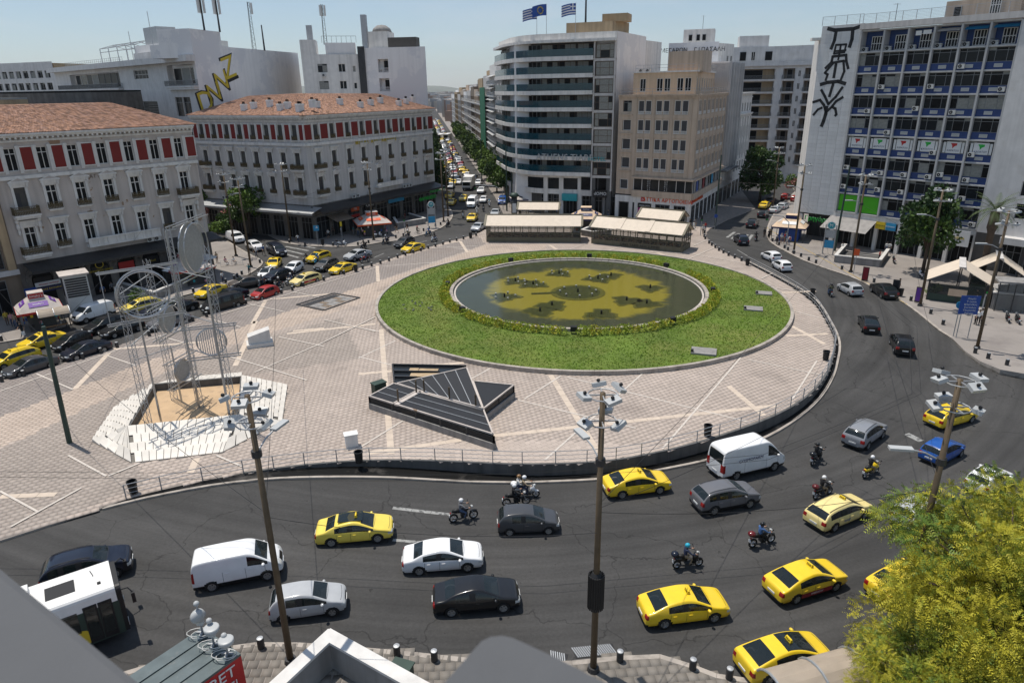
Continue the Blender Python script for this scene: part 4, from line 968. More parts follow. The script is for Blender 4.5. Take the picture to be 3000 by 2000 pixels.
# ---- white rear block beside the avenue
WA,WB,WC,WD=(-46.5,170),(-44.2,158.5),(-32.4,160.5),(-17.6,158.5)
b=Bld('apartment_building','tall white rendered block with blank walls and roof garden, behind the tiled corner block',WB)
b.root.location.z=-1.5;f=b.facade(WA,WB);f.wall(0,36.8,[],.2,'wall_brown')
f=b.facade(WB,WC);ops=[]
for k,(u,w)in enumerate(((4.2,2.0),(8.3,1.5),(10.9,.7))):
 for j in range(6):z=30.4-j*3.45;ops.append((u-w/2,u+w/2,z,z+1.7 if k<2 else z+1.3));f.window(u,z,w,1.7 if k<2 else 1.3,'strip2' if k==0 else 'pair' if k==1 else 'sash',d=-.2)
f.wall(0,34.0,ops,.25,'trim_white');f.put('air_conditioner',ac_mesh(),4.4,29.5,.05)
b.block([f.G(0,-.02),f.G(3.2,-.02),f.G(3.2,-6),f.G(0,-6)],34,36.9,'trim_white','stair_tower');b.block([f.G(5.2,-.3),f.G(11.5,-.3),f.G(11.5,-5),f.G(5.2,-5)],34,36.3,'wall_white','roof_hut')
g=b.facade(WC,WD);ops=[]
for j in range(6):z=30.2-j*3.9;ops.append((4.3,6.6,z,z+2.7));g.window(5.9,z+.3,1.2,2.2,'sash',d=-.9);g.put('balcony',rail_mesh(2.2,.9,.05,'wall_white',.0,False),5.45,z,-.1)
g.wall(0,35.2,ops,1.0,'wall_white');pp=MB();g.box(pp,.1,1.5,0,35.5,.0,.5);pp.to('pipe_shaft','dark_metal',b.root)
g.put('air_conditioner',ac_mesh(),5.0,30.2,-.5)
h=b.facade(WD,(-20.6,186));h.wall(0,35.3,[],.2,'wall_white')
b.block([(WB[0]+.1,WB[1]+.4),(WC[0],WC[1]+1.2),(WD[0]-.3,WD[1]+1.2),(-20.9,186),(-48,186),(WA[0]+.1,WA[1])],0,33.9,'wall_white');b.block([g.G(0,-.05),g.G(g.L,-.05),(-20,180),(-33,180)],33.5,35.2,'wall_white')
b.block([g.G(1.5,-3),g.G(6,-3),g.G(6,-8),g.G(1.5,-8)],35.2,38.6,'trim_white','water_tower');dm=MB();dm.lathe([(.01,1.5),(1.0,1.35),(1.9,.7),(2.2,0)],16);dm.to('dome','concrete',True,b.root,g.P(4,38.6,-5.5))
st=MB();st.box(-.55,.55,-.55,.55,0,6.6);st.to('chimney','galv',b.root,g.P(1.4,35.2,-1.5),g.rz);st2=MB();st2.box(-.6,.6,-.6,.6,0,3);st2.to('chimney','galv',b.root,f.P(2.0,36.9,-3),f.rz)
sh=MB();g.box(sh,6.5,12.8,35.2,37.2,-4,-1.2);sh.to('roof_shelter','shutter',b.root)
rl=MB();rl.beam(f.P(4.6,37.6,-.3),f.P(11.8,37.6,-.3),.06)
for u in np.linspace(4.6,11.8,8):rl.beam(f.P(u,36.3,-.3),f.P(u,37.6,-.3),.05)
rl.to('railing','dark_metal',b.root);b.done()
# ---- the curved hotel
HA,HB,HC=(-1.6,170),(1.0,154.0),(20.9,141.0)
b=Bld('hotel_building','curved glass fronted hotel with white balcony bands and teal balustrades',HC)
f=b.facade((6.6,146.5),HC);L=f.L
def hotel_line(off,n=9):
 """plan line of the front: avenue side, rounded corner, square side; offset outwards"""
 P0,P1,P2,P3=Vector(HA),Vector((.6,156.5)),Vector((6.6,146.5)),Vector(HC)
 c=[]
 for i in range(n+1):
  t=i/n;p=P1*(1-t)**2+Vector((2.6,148.6))*2*t*(1-t)+P2*t*t;c.append(p)
 pts=[P0]+c+[P3];out=[]
 for i,p in enumerate(pts):
  d=(pts[min(i+1,len(pts)-1)]-pts[max(i-1,0)]).normalized();out.append(p+Vector((d.y,-d.x))*off)
 return out
uB=L-4.3
def hline(off,end=uB):
 l=hotel_line(off);l[-1]=Vector(f.G(end,off));return l
def ribbon(mb,off0,off1,z0,z1,mi=0,end=uB):
 a,c=hline(off0,end),hline(off1,end)
 for i in range(len(a)-1):
  p=[b.rel(v)for v in(a[i],a[i+1],c[i+1],c[i])]
  q=[(v.x,v.y,z)for z in(z0,z1)for v in p]
  mb.add(q,((0,1,2,3),(7,6,5,4),(0,4,5,1),(2,6,7,3))if off0<off1 else((3,2,1,0),(4,5,6,7),(1,5,4,0),(3,7,6,2)),mi)
 p=b.rel(a[-1]);r=b.rel(c[-1]);mb.quad((p.x,p.y,z0),(p.x,p.y,z1),(r.x,r.y,z1),(r.x,r.y,z0),mi)
FZ=[8.4+3.13*k for k in range(8)]
inner=hline(-.15)
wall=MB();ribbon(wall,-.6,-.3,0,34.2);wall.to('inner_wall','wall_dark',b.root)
for k,z in enumerate(FZ):
 sl=MB();ribbon(sl,-.3,1.5,z-.35,z);ribbon(sl,1.3,1.55,z-.35,z+.42);sl.to('balcony','trim_white',b.root)
 gm=MB();ribbon(gm,1.38,1.42,z+.43,z+1.72);gm.to('balustrade','teal_glass',b.root)
 for i in range(len(inner)-1):
  a,c=inner[i],inner[i+1];g=b.facade(a,c);n=max(1,int(g.L/3.3))if g.L>2.2 else 1
  for j in range(n):
   w=g.L/n;g.window(w*(j+.5),z+.02,w-.35 if g.L>2.2 else w-.08,2.65,'door3' if g.L>2.2 else 'dark',d=.05,name='balcony_door')
 if k<8:f.window(L-2.1,z-.05,3.5,2.5,'hotel',d=.9)
 md=MB();f.box(md,uB+.15,L,z-.62,z-.12,-.3,1.0);md.to('spandrel','wall_grey',b.root)
pl=MB()
for u in(uB+.0,L-.28):f.box(pl,u,u+.28,5.2,33.3,-.3,1.12)
pl.split('pier','wall_grey',b.root)
tp=MB();ribbon(tp,-.4,1.7,33.2,33.7,0,L);tp.to('eaves','trim_white',b.root);tp=MB();ribbon(tp,.1,.35,33.7,34.9,0,L);tp.to('parapet','trim_white',b.root)
gl=MB();ribbon(gl,.0,.08,4.7,7.9,0,uB);gl.to('mezzanine_glass','window_glass',b.root)
lo=MB();ribbon(lo,.0,.45,4.2,5.2);ribbon(lo,.0,.4,7.5,8.1);lo.to('fascia','trim_white',b.root)
cm=MB()
for u in(1.2,4.6,8.6):f.box(cm,u-.45,u+.45,0,7.5,-.1,.5)
cm.split('column','trim_white',b.root);cm=MB()
for u in(11.6,14.6,L-.35):f.box(cm,u-.35,u+.35,0,8.0,-.1,.95)
cm.split('column','concrete_dark',b.root)
pn=MB();f.box(pn,9.1,L-.7,4.1,5.2,.3,.9);pn.to('fascia','wall_grey',b.root)
for u,w in((10.1,2.4),(13.1,2.4),(L-1.8,2.2)):f.window(u,5.25,w,2.6,'dark',d=.6)
for i in range(6):f.window(1.2+i*2.75,.15,2.3,3.9,'shop',d=-.05,name='shop_front')
signboard(f,13.1,3.9,2.9,1.5,'sign_black',1.05,'dOMO',.9);aw=MB();f.box(aw,5.0,8.2,3.0,4.4,.5,1.3);aw.to('awning','sign_teal',b.root)
f.text('ATHENS TIARE',5.6,FZ[1]+.2,1.75,'lamp_white',1.72,.1,1.05);f.text('HOTEL',12.4,FZ[1]+.0,1.1,'sign_teal',1.72,.1,1.05)
rw=b.facade(HC,(29.5,158));rw.wall(0,34.9,[],.2,'wall_white');rw2=b.facade((29.5,158),(34.5,166));rw2.wall(0,34.2,[],.2,'trim_white')
b.block([f.G(-6,-1.2),f.G(L-.05,-.5),(29.4,158),(34.4,166),(18,180),(-1,170)],0,33.7,'wall_white')
b.block([f.G(4,-4),f.G(L-2,-4),f.G(L,-10),f.G(4,-10)],33.7,37,'wall_ochre','penthouse');b.block([f.G(11,-5),f.G(16,-5),f.G(16,-9),f.G(11,-9)],37,38.4,'wall_ochre','stair_head')
b.done()
def flag(x,y,z0,h,kind,label):
 t=thing('flag',label,'flag',(x,y,z0),R(25));p=MB();p.cyl((0,0,0),(0,0,h),.05,.03,6);p.to('flagpole','galv',t)
 mb=MB();nx,w,hh=12,3.0,2.0;rows=9
 for i in range(nx):
  for j in range(rows):
   def q(a,c):s=a/nx;return(-s*w,.28*math.sin(s*7+.5)*s,h-.1-hh*(1-c/rows)-s*s*.55)
   m=0
   if kind=='greek':
    m=(j%2==1)*1
    if i<5 and j>=4:m=0
    if i<5 and j>=4 and(i==2 or j==6):m=1
   mb.add([q(i,j),q(i+1,j),q(i+1,j+1),q(i,j+1)],((0,1,2,3),),m)
 mb.to('flag_cloth',['sign_blue','sign_white'],t)
 if kind=='stars':
  st=MB()
  for k in range(12):
   a=2*math.pi*k/12;st.cyl((-1.5+.6*math.cos(a),-.35,h-1.25+.6*math.sin(a)),(-1.5+.6*math.cos(a),.42,h-1.25+.6*math.sin(a)),.09,n=5)
  st.to('star','sign_gold',t)
flag(*f.G(-1.5,-2.0),34.9,5.0,'greek','blue and white striped flag on the hotel roof, partly behind the plain blue flag');flag(*f.G(.5,-2.0),34.9,5.6,'stars','blue flag with a ring of gold stars on the hotel roof');flag(*f.G(6.6,-1.5),34.9,5.4,'greek','blue and white striped flag flying alone on the hotel roof')
# ---- beige corner block with the bakery
QA,QB,QC=(21.3,139.0),(34.2,130.2),(46.0,152.4)
b=Bld('corner_building','beige stone corner block with grey blinds, bakery and optician on its ground floor',QB)
fl,fr=b.facade(QA,QB),b.facade(QB,QC)
rows=[9.6,13.1,16.6,20.05]
ops=[]
for z in rows:
 ops.append((.9,2.7,z+.5,z+2.5));fl.window(1.8,z+.5,1.7,2.0,'blind' if z<20 else 'strip2',d=-.25)
 for c in(5.4,8.95,12.6):
  for sx in(-.72,.72):ops.append((c+sx-.6,c+sx+.6,z,z+2.5));fl.window(c+sx,z,1.2,2.5,'blind',d=-.12)
  bl=MB()
  for i in range(9):
   for sx in(-1.26,.18):x=sx+i*.125;bl.box(x,x+.06,-.06,0,.1,.5)
  bl.box(-1.3,1.3,-.08,0,.5,.58);bl.box(-1.3,1.3,-.08,0,.03,.1);fl.put('balustrade',bl.mesh('balustrade','trim_white'),c,z,.0)
 sb=MB();fl.box(sb,3.9,14.2,z-.75,z-.12,0,.06);fl.box(sb,.5,3.0,z-.12,z+.02,0,.2);sb.to('sill_band','wall_beige',b.root)
fl.wall(5.0,23.3,ops+[(.8,2.6,6.0,7.9)],.25,'wall_beige');fl.window(1.7,6.0,1.7,1.9,'blind',d=-.1)
ops=[]
for z in rows:
 for c in np.linspace(2.2,fr.L-2.0,7):
  for sx in(-.5,.5):ops.append((c+sx-.42,c+sx+.42,z,z+2.5));fr.window(c+sx,z,.84,2.5,'blind',d=-.12)
  bl=MB();bl.box(-.95,.95,-.08,0,.45,.55);bl.box(-.95,.95,-.08,0,.03,.1)
  for i in range(13):bl.box(-.9+i*.145,-.83+i*.145,-.06,0,.1,.45)
  fr.put('balustrade',bl.mesh('balustrade','trim_white'),c,z,.0)
 sb=MB();fr.box(sb,1.0,fr.L-.8,z-.75,z-.12,0,.06);sb.to('sill_band','wall_beige',b.root)
fr.wall(5.0,23.3,ops,.25,'wall_beige')
for g in(fl,fr):
 pb=MB();n=4 if g is fl else 7
 for i in range(n+1):
  u=(3.6+i*3.6)if g is fl else .45+i*(g.L-.9)/7
  if u<g.L:g.box(pb,u-.28,u+.28,8.7,23.2,0,.10)
 pb.split('pilaster','wall_beige',b.root)
 cornice(g,22.9,23.6,.5,'wall_beige',False)
 a=3.6 if g is fl else 0
 cn=MB();g.box(cn,a,g.L+.45,8.2,8.55,0,.75);g.box(cn,a,g.L+.25,4.75,5.95,0,.5);cn.to('string_course','wall_beige',b.root)
 mg=MB();g.box(mg,a+.2,g.L-.0,5.96,8.19,0,.12);mg.to('mezzanine_glass','window_glass',b.root)
 mm=MB()
 for u in np.arange(a+.3,g.L+.3,1.75):g.box(mm,u-.05,u+.05,5.96,8.19,.12,.2)
 mm.split('mullion','frame_white',b.root)
 sw=MB();g.box(sw,0,g.L+.12,3.5,4.74,-.02,.12);sw.to('sign_band','trim_white',b.root)
for k,u in enumerate((6.9,10.4)):
 for j,t in enumerate(('OMONIA','OPTICS')):
  part('lettering',tmesh('sign_white','\n'.join(t),.36,.01),b.root,fl.P(u+j*.42,7.05,.23),rot=(R(90),0,fl.rz))
  bk=MB();bk.box(-.18,.18,-.01,0,-1.1,1.1);fl.put('poster',bk.mesh('poster','sign_black'),u+j*.42,7.05,.21)
for k,(u,m)in enumerate(((1.6,'sign_grey'),(3.6,'sign_blue'),(6.4,'sign_grey'),(8.8,'sign_maroon'),(11.3,'sign_grey'),(16.4,'sign_sky'),(19.5,'sign_grey'))):
 bk=MB();bk.box(-.75,.75,-.015,0,0,2.1);fr.put('poster',bk.mesh('poster',m),u,6.0,.21)
fl.text('ΑΤΤΙΚΑ ΑΡΤΟΠΟΙΕΙΑ',11.0,4.25,.98,'sign_orange',.2,.05,1.05);lg=MB();lg.box(-.4,.4,-.08,0,-.4,.4);lo=fl.put('logo',lg.mesh('logo','sign_red'),6.0,4.25,.14)
part('lettering',tmesh('sign_white','3a',.6,.01),lo,(0,-.1,0),rot=(R(90),0,0))
fr.text('ΑΤΤΙΚΑ ΑΡΤΟΠΟΙΕΙΑ',5.0,4.25,.85,'sign_orange',.2,.05);lo=fr.put('logo',lg.mesh('logo','sign_red'),.7,4.25,.14)
cl=MB()
for u in(.4,3.4,4.6,8.2,12.0,15.1):fl.box(cl,u-.4,u+.4,0,3.5,-.1,.1)
for i in range(8):u=.3+i*3.5;fr.box(cl,u-.35,u+.35,0,3.5,-.1,.1)
cl.split('pier','trim_white',b.root)
fl.window(1.9,.1,2.0,3.3,'dark',d=.02,name='entrance_door');fl.window(6.4,.1,2.7,2.3,'shop',d=.02,name='shop_front');fl.window(10.1,.1,2.8,3.3,'shop',d=.02,name='shop_front');fl.window(13.5,.1,2.6,3.3,'shop',d=.02,name='shop_front')
mgp=MB()
for x0,x1,z0,z1 in((-1.4,-1.15,0,2.4),(1.15,1.4,0,2.4),(-1.4,1.4,1.85,2.45)):mgp.box(x0,x1,-.06,0,z0,z1)
fl.put('magenta_frame',mgp.mesh('magenta_frame','sign_magenta'),6.4,.1,.08);signboard(fl,6.4,2.6,2.8,.85,'sign_black',.15,'OMONIA OPTICS',.3);ds=MB();ds.cyl((0,-.05,0),(0,0,0),.42,n=16);lo=fl.put('round_sticker',ds.mesh('round_sticker','sign_white'),5.6,1.6,.14)
for i in range(7):fr.window(2.1+i*3.5,.1,2.7,3.35,'shop',d=.02,name='shop_front')
for u in(10.1,13.5):aw=MB();fl.box(aw,u-1.3,u+1.3,2.55,2.7,.1,1.0);aw.to('awning','trim_white',b.root)
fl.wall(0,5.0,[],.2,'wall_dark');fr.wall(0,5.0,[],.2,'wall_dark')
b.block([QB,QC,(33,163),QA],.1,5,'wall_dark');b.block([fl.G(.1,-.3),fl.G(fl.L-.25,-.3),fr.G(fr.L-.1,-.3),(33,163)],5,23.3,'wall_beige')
# attic storey set back, with railings and roof huts
al,ar_=b.facade(fl.G(1.8,-2.2),fl.G(fl.L-1.4,-2.2)),b.facade(fl.G(fl.L-1.4,-2.2),fr.G(fr.L-1,-2.6))
ops=[]
for c in(2.0,5.4,6.9,9.4,10.9):ops.append((c-.6,c+.6,24.1,26.4));al.window(c,24.1,1.2,2.3,'pair',d=-.1)
al.wall(23.3,27.4,ops,.2,'wall_attic');ops=[]
for c in np.linspace(1.3,ar_.L-1.5,8):ops.append((c-.5,c+.5,24.1,26.4));ar_.window(c,24.1,1.0,2.3,'pair',d=-.1)
ar_.wall(23.3,27.4,ops,.2,'wall_attic');b.block([al.G(0,-.25),al.G(al.L-.3,-.25),ar_.G(ar_.L,-.25),(34,160)],23,27.4,'wall_attic')
for g,d in((al,0),(ar_,0)):bandpart(g,27.4,27.65,.3,'trim_white','cornice')
rl=MB()
for g,z0,dd,h in((fl,23.6,.3,1.0),(fr,23.6,.3,1.0),(al,27.65,.2,1.1),(ar_,27.65,.2,1.1)):
 for zz in(.5,1.0):rl.beam(g.P(.5,z0+zz*h,dd),g.P(g.L-.3,z0+zz*h,dd),.05)
 for u in np.arange(.5,g.L,1.6):rl.beam(g.P(u,z0,dd),g.P(u,z0+h,dd),.05)
rl.to('railing','galv',b.root)
b.block([al.G(6.2,-1.5),al.G(al.L+.5,-1.5),al.G(al.L+.5,-6),al.G(6.2,-6)],27.4,31.0,'wall_beige','roof_hut')
cg=MB()
for i in range(2):
 u=2.5+i*3.4
 for z in(27.7,29.0,30.2):cg.beam(ar_.P(u,z,-1.2),ar_.P(u+2.8,z,-1.2),.09)
 for v in np.linspace(u,u+2.8,7):cg.beam(ar_.P(v,27.7,-1.2),ar_.P(v,30.2,-1.2),.07)
 ar_.box(cg,u+.2,u+2.0,27.7,30.0,-3,-1.5,1)
cg.to('cooler',['frame_white','black'],b.root)
for u in(1.2,2.6):al.put('air_conditioner',ac_mesh(),u,27.5,-1)
b.done()
# ---- narrow white block with rooftop lettering, and the buildings up the side street
V0,V1,V2=(37.0,170.0),(47.5,166.5),(52.6,172.0)
b=Bld('white_building','white rendered block with black Greek lettering under its roof edge',V1)
f,g=b.facade(V0,V1),b.facade(V1,V2)
f.wall(0,34.2,[],.2,'wall_white');ops=[]
for u in(1.5,4.8,6.6):ops.append((u-.45,u+.45,29.6,31.4));g.window(u,29.6,.9,1.8,'pair',d=-.1)
g.wall(0,33.9,ops,.2,'trim_white');b.block([f.G(0,-.02),f.G(f.L-.02,-.02),g.G(g.L-.02,-.25),(45,180)],0,33.8,'wall_white')
f.text('ΜΕΓΑΡΟΝ    Γ.Ι.ΠΑΣΑΛΗ',f.L*.5-.2,32.6,1.25,'sign_black',.12,.05,1.0)
b.block([f.G(3.0,-1.5),f.G(9.8,-1.5),f.G(9.8,-6),f.G(3.0,-6)],33.8,37.0,'trim_white','penthouse')
h=b.facade(f.G(3.0,-1.48),f.G(9.8,-1.48))
for u in(1.6,3.3,4.6):h.window(u,34.6,.8,1.3,'dark',d=.03)
b.done()
S0,S1,S2,S3=(46.2,153.0),(52.3,163.6),(59.2,175.5),(64,184)
b=Bld('finned_building','narrow white building with tall vertical fins between its windows',S0);f=b.facade(S0,S1);ops=[]
n=5
for j in range(6):
 for i in range(n):
  u=f.L*(i+.5)/n;z=8.6+j*3.35;ops.append((u-.75,u+.75,z,z+2.2));f.window(u,z,1.5,2.2,'strip2',d=-.15)
for i in range(n):u=f.L*(i+.5)/n;ops.append((u-.75,u+.75,5.0,7.0));f.window(u,5.0,1.5,2.0,'blind',d=-.15)
f.wall(0,29.7,ops,.2,'trim_white');fn=MB()
for i in range(n+1):u=f.L*i/n;f.box(fn,u-.12,u+.12,7.8,29.6,0,.55)
fn.split('fin','wall_grey',b.root);cn=MB();f.box(cn,0,f.L,7.2,7.5,0,1.4);cn.to('ledge','concrete',b.root)
for i in range(3):f.window(2+i*4,.1,3,3.4,'shop',d=.02,name='shop_front')
g=b.facade((41.5,158),S0);g.wall(0,29.7,[],.2,'wall_white');b.block([S0,S1,(46,171),(41.5,158)],0,29.4,'wall_white');b.done()
b=Bld('neoclassical_building','cream classical building with pilasters and roof balustrade beyond the finned block',S1);f=b.facade(S1,S2);ops=[]
for j,(z,hh,k)in enumerate(((5.8,2.2,'casement'),(9.4,2.6,'casement'),(13.2,2.8,'casement'),(19.2,1.9,'pair'))):
 for i in range(5):u=f.L*(i+.5)/5;ops.append((u-.6,u+.6,z,z+hh));f.window(u,z,1.2,hh,'strip2',d=-.25)
f.wall(0,23.0,ops,.3,'trim_white');pl=MB()
for i in range(6):u=f.L*i/5;f.box(pl,u-.25,u+.25,8.6,18,0,.25)
pl.split('pilaster','trim_white',b.root);cornice(f,18.0,18.8,.6,'trim_white',False);cornice(f,22.2,23.4,.8,'trim_white',False)
at_=b.facade(f.G(.5,-2.5),f.G(f.L-5.5,-2.5));at_.wall(23,27.4,[],.2,'trim_white');b.block([at_.G(0,-.1),at_.G(at_.L,-.1),at_.G(at_.L,-6),at_.G(0,-6)],23,27.4,'trim_white');cornice(at_,26.8,27.5,.5,'trim_white',False)
for i in range(5):at_.window(.8+i*1.5,23.9,.8,2.2,'shutter',d=.03)
b.block([f.G(0,-.3),f.G(f.L,-.3),f.G(f.L,-12),f.G(0,-12)],0,22.9,'trim_white')
for i in range(4):f.window(2+i*3.4,.1,2.6,3.6,'shop',d=.02,name='shop_front')
b.done()
T0,T1,T2,T3=(59.5,196),(71.5,193.5),(80.5,187.5),(96,178)
b=Bld('hotel_building','tall dun apartment hotel with deep balconies and a vertical letter sign, closing the side street',T1)
f,g,h=b.facade(T0,T1),b.facade(T1,T2),b.facade(T2,T3)
for gg,nb,dep in((f,1,1.6),(g,2,1.3),(h,3,1.3)):
 ops=[]
 for j in range(8):
  z=4.6+j*3.1
  for i in range(nb):
   u=gg.L*(i+.5)/nb;w=gg.L/nb-(1.6 if gg is f else 2.4);ops.append((u-w/2,u+w/2,z,z+2.6));gg.window(u,z+.1,w*.45,2.3,'dark',d=-dep+.05)
   gg.put('balcony',rail_mesh(w+.1,.95,.5 if gg is not f else .2,'frame_steel',.2,False,'wall_marble'),u,z,.02)
   if gg is not f and i==0:gg.window(gg.L*(i+1)/nb if nb>1 else 1,z+.5,.7,1.6,'pair',d=.02)
 gg.wall(0,30.0,ops,dep,'wall_marble','wall_marble',back='wall_ochre' if gg is f else 'wall_brown')
 bandpart(gg,29.6,30.6,.9,'wall_marble','cornice')
b.block([f.G(0,-1.8),f.G(f.L-.5,-1.8),g.G(g.L-.3,-1.5),h.G(h.L,-1.5),(100,200),(66,212)],0,30,'wall_brown');b.block([f.G(0,-.9),f.G(f.L,-.9),g.G(g.L,-1.3),(84,205),(62,208)],30,34.4,'wall_marble','penthouse')
k=b.facade(f.G(0,-.88),f.G(f.L,-.88))
for u,w in((3,1.6),(5.6,1.0),(9.5,1.8)):k.window(u,31,w,2.2,'dark' if w>1.2 else 'pair',d=.05)
b.block([f.G(2,-3),f.G(9.5,-3),f.G(9.5,-8),f.G(2,-8)],34.4,37.2,'wall_marble','roof_hut')
for i,c in enumerate('MOGLI BASAR'):
 if c!=' ':
  bx=MB();bx.box(-.55,.55,-.12,0,-.6,.6);o=g.put('letter_box',bx.mesh('letter_box','sign_navy'),g.L-.6,25.2-i*1.45,1.2);part('lettering',tmesh('lamp_white',c,1.15,.02),o,(0,-.14,0),rot=(R(90),0,0))
b.done()
# ---- the slab block with blue spandrels and the tiled stair tower
K0,K1=(49.3,116.8),tuple(at(2434,714)[:2]);K2=tuple(at(2838,783)[:2])
b=Bld('office_building','blue and white gridded office slab with a white tiled tower carrying black graffiti',K1)
tw,f=b.facade(K0,K1),b.facade(K1,K2)
tw.wall(4.6,33.4,[],.2,'wall_grey');nr,nc=46,4;cl=[]
for k in range(6):
 mb=MB();w,hh=tw.L/nc,28.8/nr;mb.box(-w/2+.012,w/2-.012,-.05,0,.012,hh-.012);q=.955+.017*k;mb.t=[(q,q,q,1)]*6;cl.append(mb.mesh('cladding_tile','cladding'))
for j in range(nr):
 for i in range(nc):tw.put('cladding_tile',cl[rng.randrange(6)],tw.L*(i+.5)/nc,4.6+j*28.8/nr,.0)
sd=b.facade((50.3,121.5),K0);sd.wall(0,31.5,[],.2,'trim_white');b.block([tw.G(0,-.02),tw.G(tw.L,-.02),tw.G(tw.L,-6),tw.G(.0,-5)],4.4,33.4,'cladding');fb=MB();sd.box(fb,3.2,4.7,31.4,31.8,-.2,1.3);fb.to('roof_slab','trim_white',b.root)
# black brushed glyphs on the tower, flat paint
GX=lambda px:(px-1190)/3.6/100.;sc=tw.L/455.
def stroke(pts,w,z=.062):
 mb=MB()
 for(x0,y0),(x1,y1)in zip(pts,pts[1:]):
  a,c=Vector((x0*sc,0,-y0*sc)),Vector((x1*sc,0,-y1*sc));d=(c-a).normalized();nn=Vector((d.z,0,-d.x))*w*sc/2;e=d*w*sc*.3
  mb.add([a-nn-e,c-nn+e,c+nn+e,a+nn-e],((0,1,2,3),))
 me=mb.mesh('graffiti_stroke','sign_black');tw.put('graffiti_stroke',me,.0,33.2,z)
for i,(pts,w)in enumerate((([(45,15),(120,35),(330,35),(420,10)],34),([(140,50),(135,140),(110,225)],32),([(325,50),(330,140),(315,215)],34),([(160,190),(275,190),(265,270),(150,280),(160,190)],20),([(215,190),(212,290),(208,345)],20),([(150,255),(280,250)],18),([(75,430),(135,370),(140,310),(290,300),(300,360),(335,440)],26),([(95,560),(110,500),(75,480),(160,375),(270,360),(295,470),(270,560)],24),([(190,390),(185,530)],28),([(45,605),(120,585),(240,575),(325,600)],34),([(190,590),(165,735)],28),([(60,665),(115,740),(165,820),(240,740),(300,640)],26),([(-20,800),(60,775),(115,830),(150,910),(210,850),(250,790),(320,745)],26),([(150,850),(150,930),(135,1010),(120,1060)],36),([(5,940),(50,880),(95,860)],24),([(215,850),(255,870),(275,930),(265,945)],26))):
 stroke([(x+25,y+0)for x,y in pts],w*1.15)
NB,R0,RH=6,5.45,2.985;ops=[];bw=f.L/NB
sp_b=MB();sp_b.box(-bw/2+.16,bw/2-.16,-.06,0,0,.92);sp_b=sp_b.mesh('spandrel','blue_panel');vt=MB();vt.box(-.5,.5,-.06,0,0,.45)
for i in range(5):vt.box(-.44,.44,-.085,-.06,.04+i*.08,.09+i*.08,1)
vt=vt.mesh('vent',['plastic_white','galv'])
for r in range(9):
 z=R0+RH*r
 for i in range(NB):
  u=bw*(i+.5);ops.append((u-bw/2+.14,u+bw/2-.14,z+.12,z+RH-.12))
  if r==8:
   f.window(u+.1,z+.2,1.6,2.0,'grid',d=-1.25);bk=MB();bk.box(-bw/2+.14,bw/2-.14,0,.05,0,RH-.25);f.put('back_wall',bk.mesh('back_wall','blue_wall'),u,z+.12,-1.3)
   rl=MB();rl.beam((-bw/2,-.02,.9),(bw/2,-.02,.9),.05);rl.beam((-bw/2,-.02,.5),(bw/2,-.02,.5),.03);f.put('railing',rl.mesh('railing','dark_metal'),u,z,-.1);f.put('air_conditioner',ac_mesh(),u-1.2,z+.1,-.7)
   if i in(3,4,5):aw=MB();aw.add([(-bw/2+.3,.3,2.6),(bw/2-.3,.3,2.6),(bw/2-.3,-.35,2.2),(-bw/2+.3,-.35,2.2)],((0,3,2,1),(0,1,2,3)));f.put('awning',aw.mesh('awning','sign_sky' if i>3 else 'trim_white'),u,z,-.1)
   if i==2:aw=MB();aw.box(-.9,-.1,-.02,0,1.9,2.5);aw.box(.1,1.2,-.02,0,2.0,2.55);f.put('hanging_cloth',aw.mesh('hanging_cloth','sign_white'),u,z,-.1)
  elif r==0 and i<2:f.window(u,z+.12,bw-.28,RH-.24,'strip3',d=-.2);gp=MB();gp.box(-bw/2+.25,bw/2-.25,-.02,0,0,RH-.45);f.put('green_screen',gp.mesh('green_screen','green_bright'),u,z+.22,-.16)
  else:
   f.window(u,z+1.06,bw-.28,RH-1.18,'strip3',d=-.2);sp=f.put('spandrel',sp_b,u,z+.13,-.12)
   if r!=3 or True:part('vent',vt,sp,(rng.choice((-.1,-.05,0)),-.06,.25))
   if(r*7+i*5)%11<4 or r in(1,2):f.put('air_conditioner',ac_mesh(),u+rng.choice((-.95,1.0)),z+.3 if rng.random()<.6 else z+.75,-.0)
   if r==4-1:
    pn=MB();pn.box(-.95,.95,-.02,0,0,1.55);po=f.put('window_poster',pn.mesh('window_poster','sign_white'),u,z+1.12,-.13);kk=i%2
    part('lettering',tmesh('sign_navy','KAPATOU' if kk==0 else 'ΚΑΠΑΤΟΥ',.34,.006),po,(0,-.03,.35),rot=(R(90),0,0))
    kg=MB();kg.add([(-.42,-.03,1.35),(.42,-.03,1.35),(.40,-.03,1.05),(.12,-.03,.95),(-.12,-.03,.62),(-.2,-.03,1.0)],((0,5,4,3,2,1),));kg.to('logo','sign_red' if kk==0 else 'sign_green',po)
    for sx in(-1.2,1.2):sp2=MB();sp2.box(-.16,.16,-.02,0,0,1.45);f.put('window_poster',sp2.mesh('window_poster','sign_white'),u+sx,z+1.15,-.13)
mat('slab_grey',(.46,.455,.45),.7,var=.08,scale=.8,streak=.2);f.wall(5.4,32.4,ops,1.3,'slab_grey','slab_grey')
fl_=MB()
for i in range(NB+1):u=bw*i;f.box(fl_,u-.13,u+.13,5.4,32.3,0,.28)
for r in range(10):z=R0+RH*r;f.box(fl_,0,f.L,z-.09,z+.09,0,.2)
fl_.to('grid_frame','slab_grey',b.root)
tb=MB();f.box(tb,-.2,f.L+.3,32.5,33.3,-.5,.55);tb.to('roof_slab','wall_grey',b.root)
b.block([f.G(0,-1.35),f.G(f.L,-1.35),f.G(f.L,-14),f.G(0,-14)],0,32.4,'wall_dark')
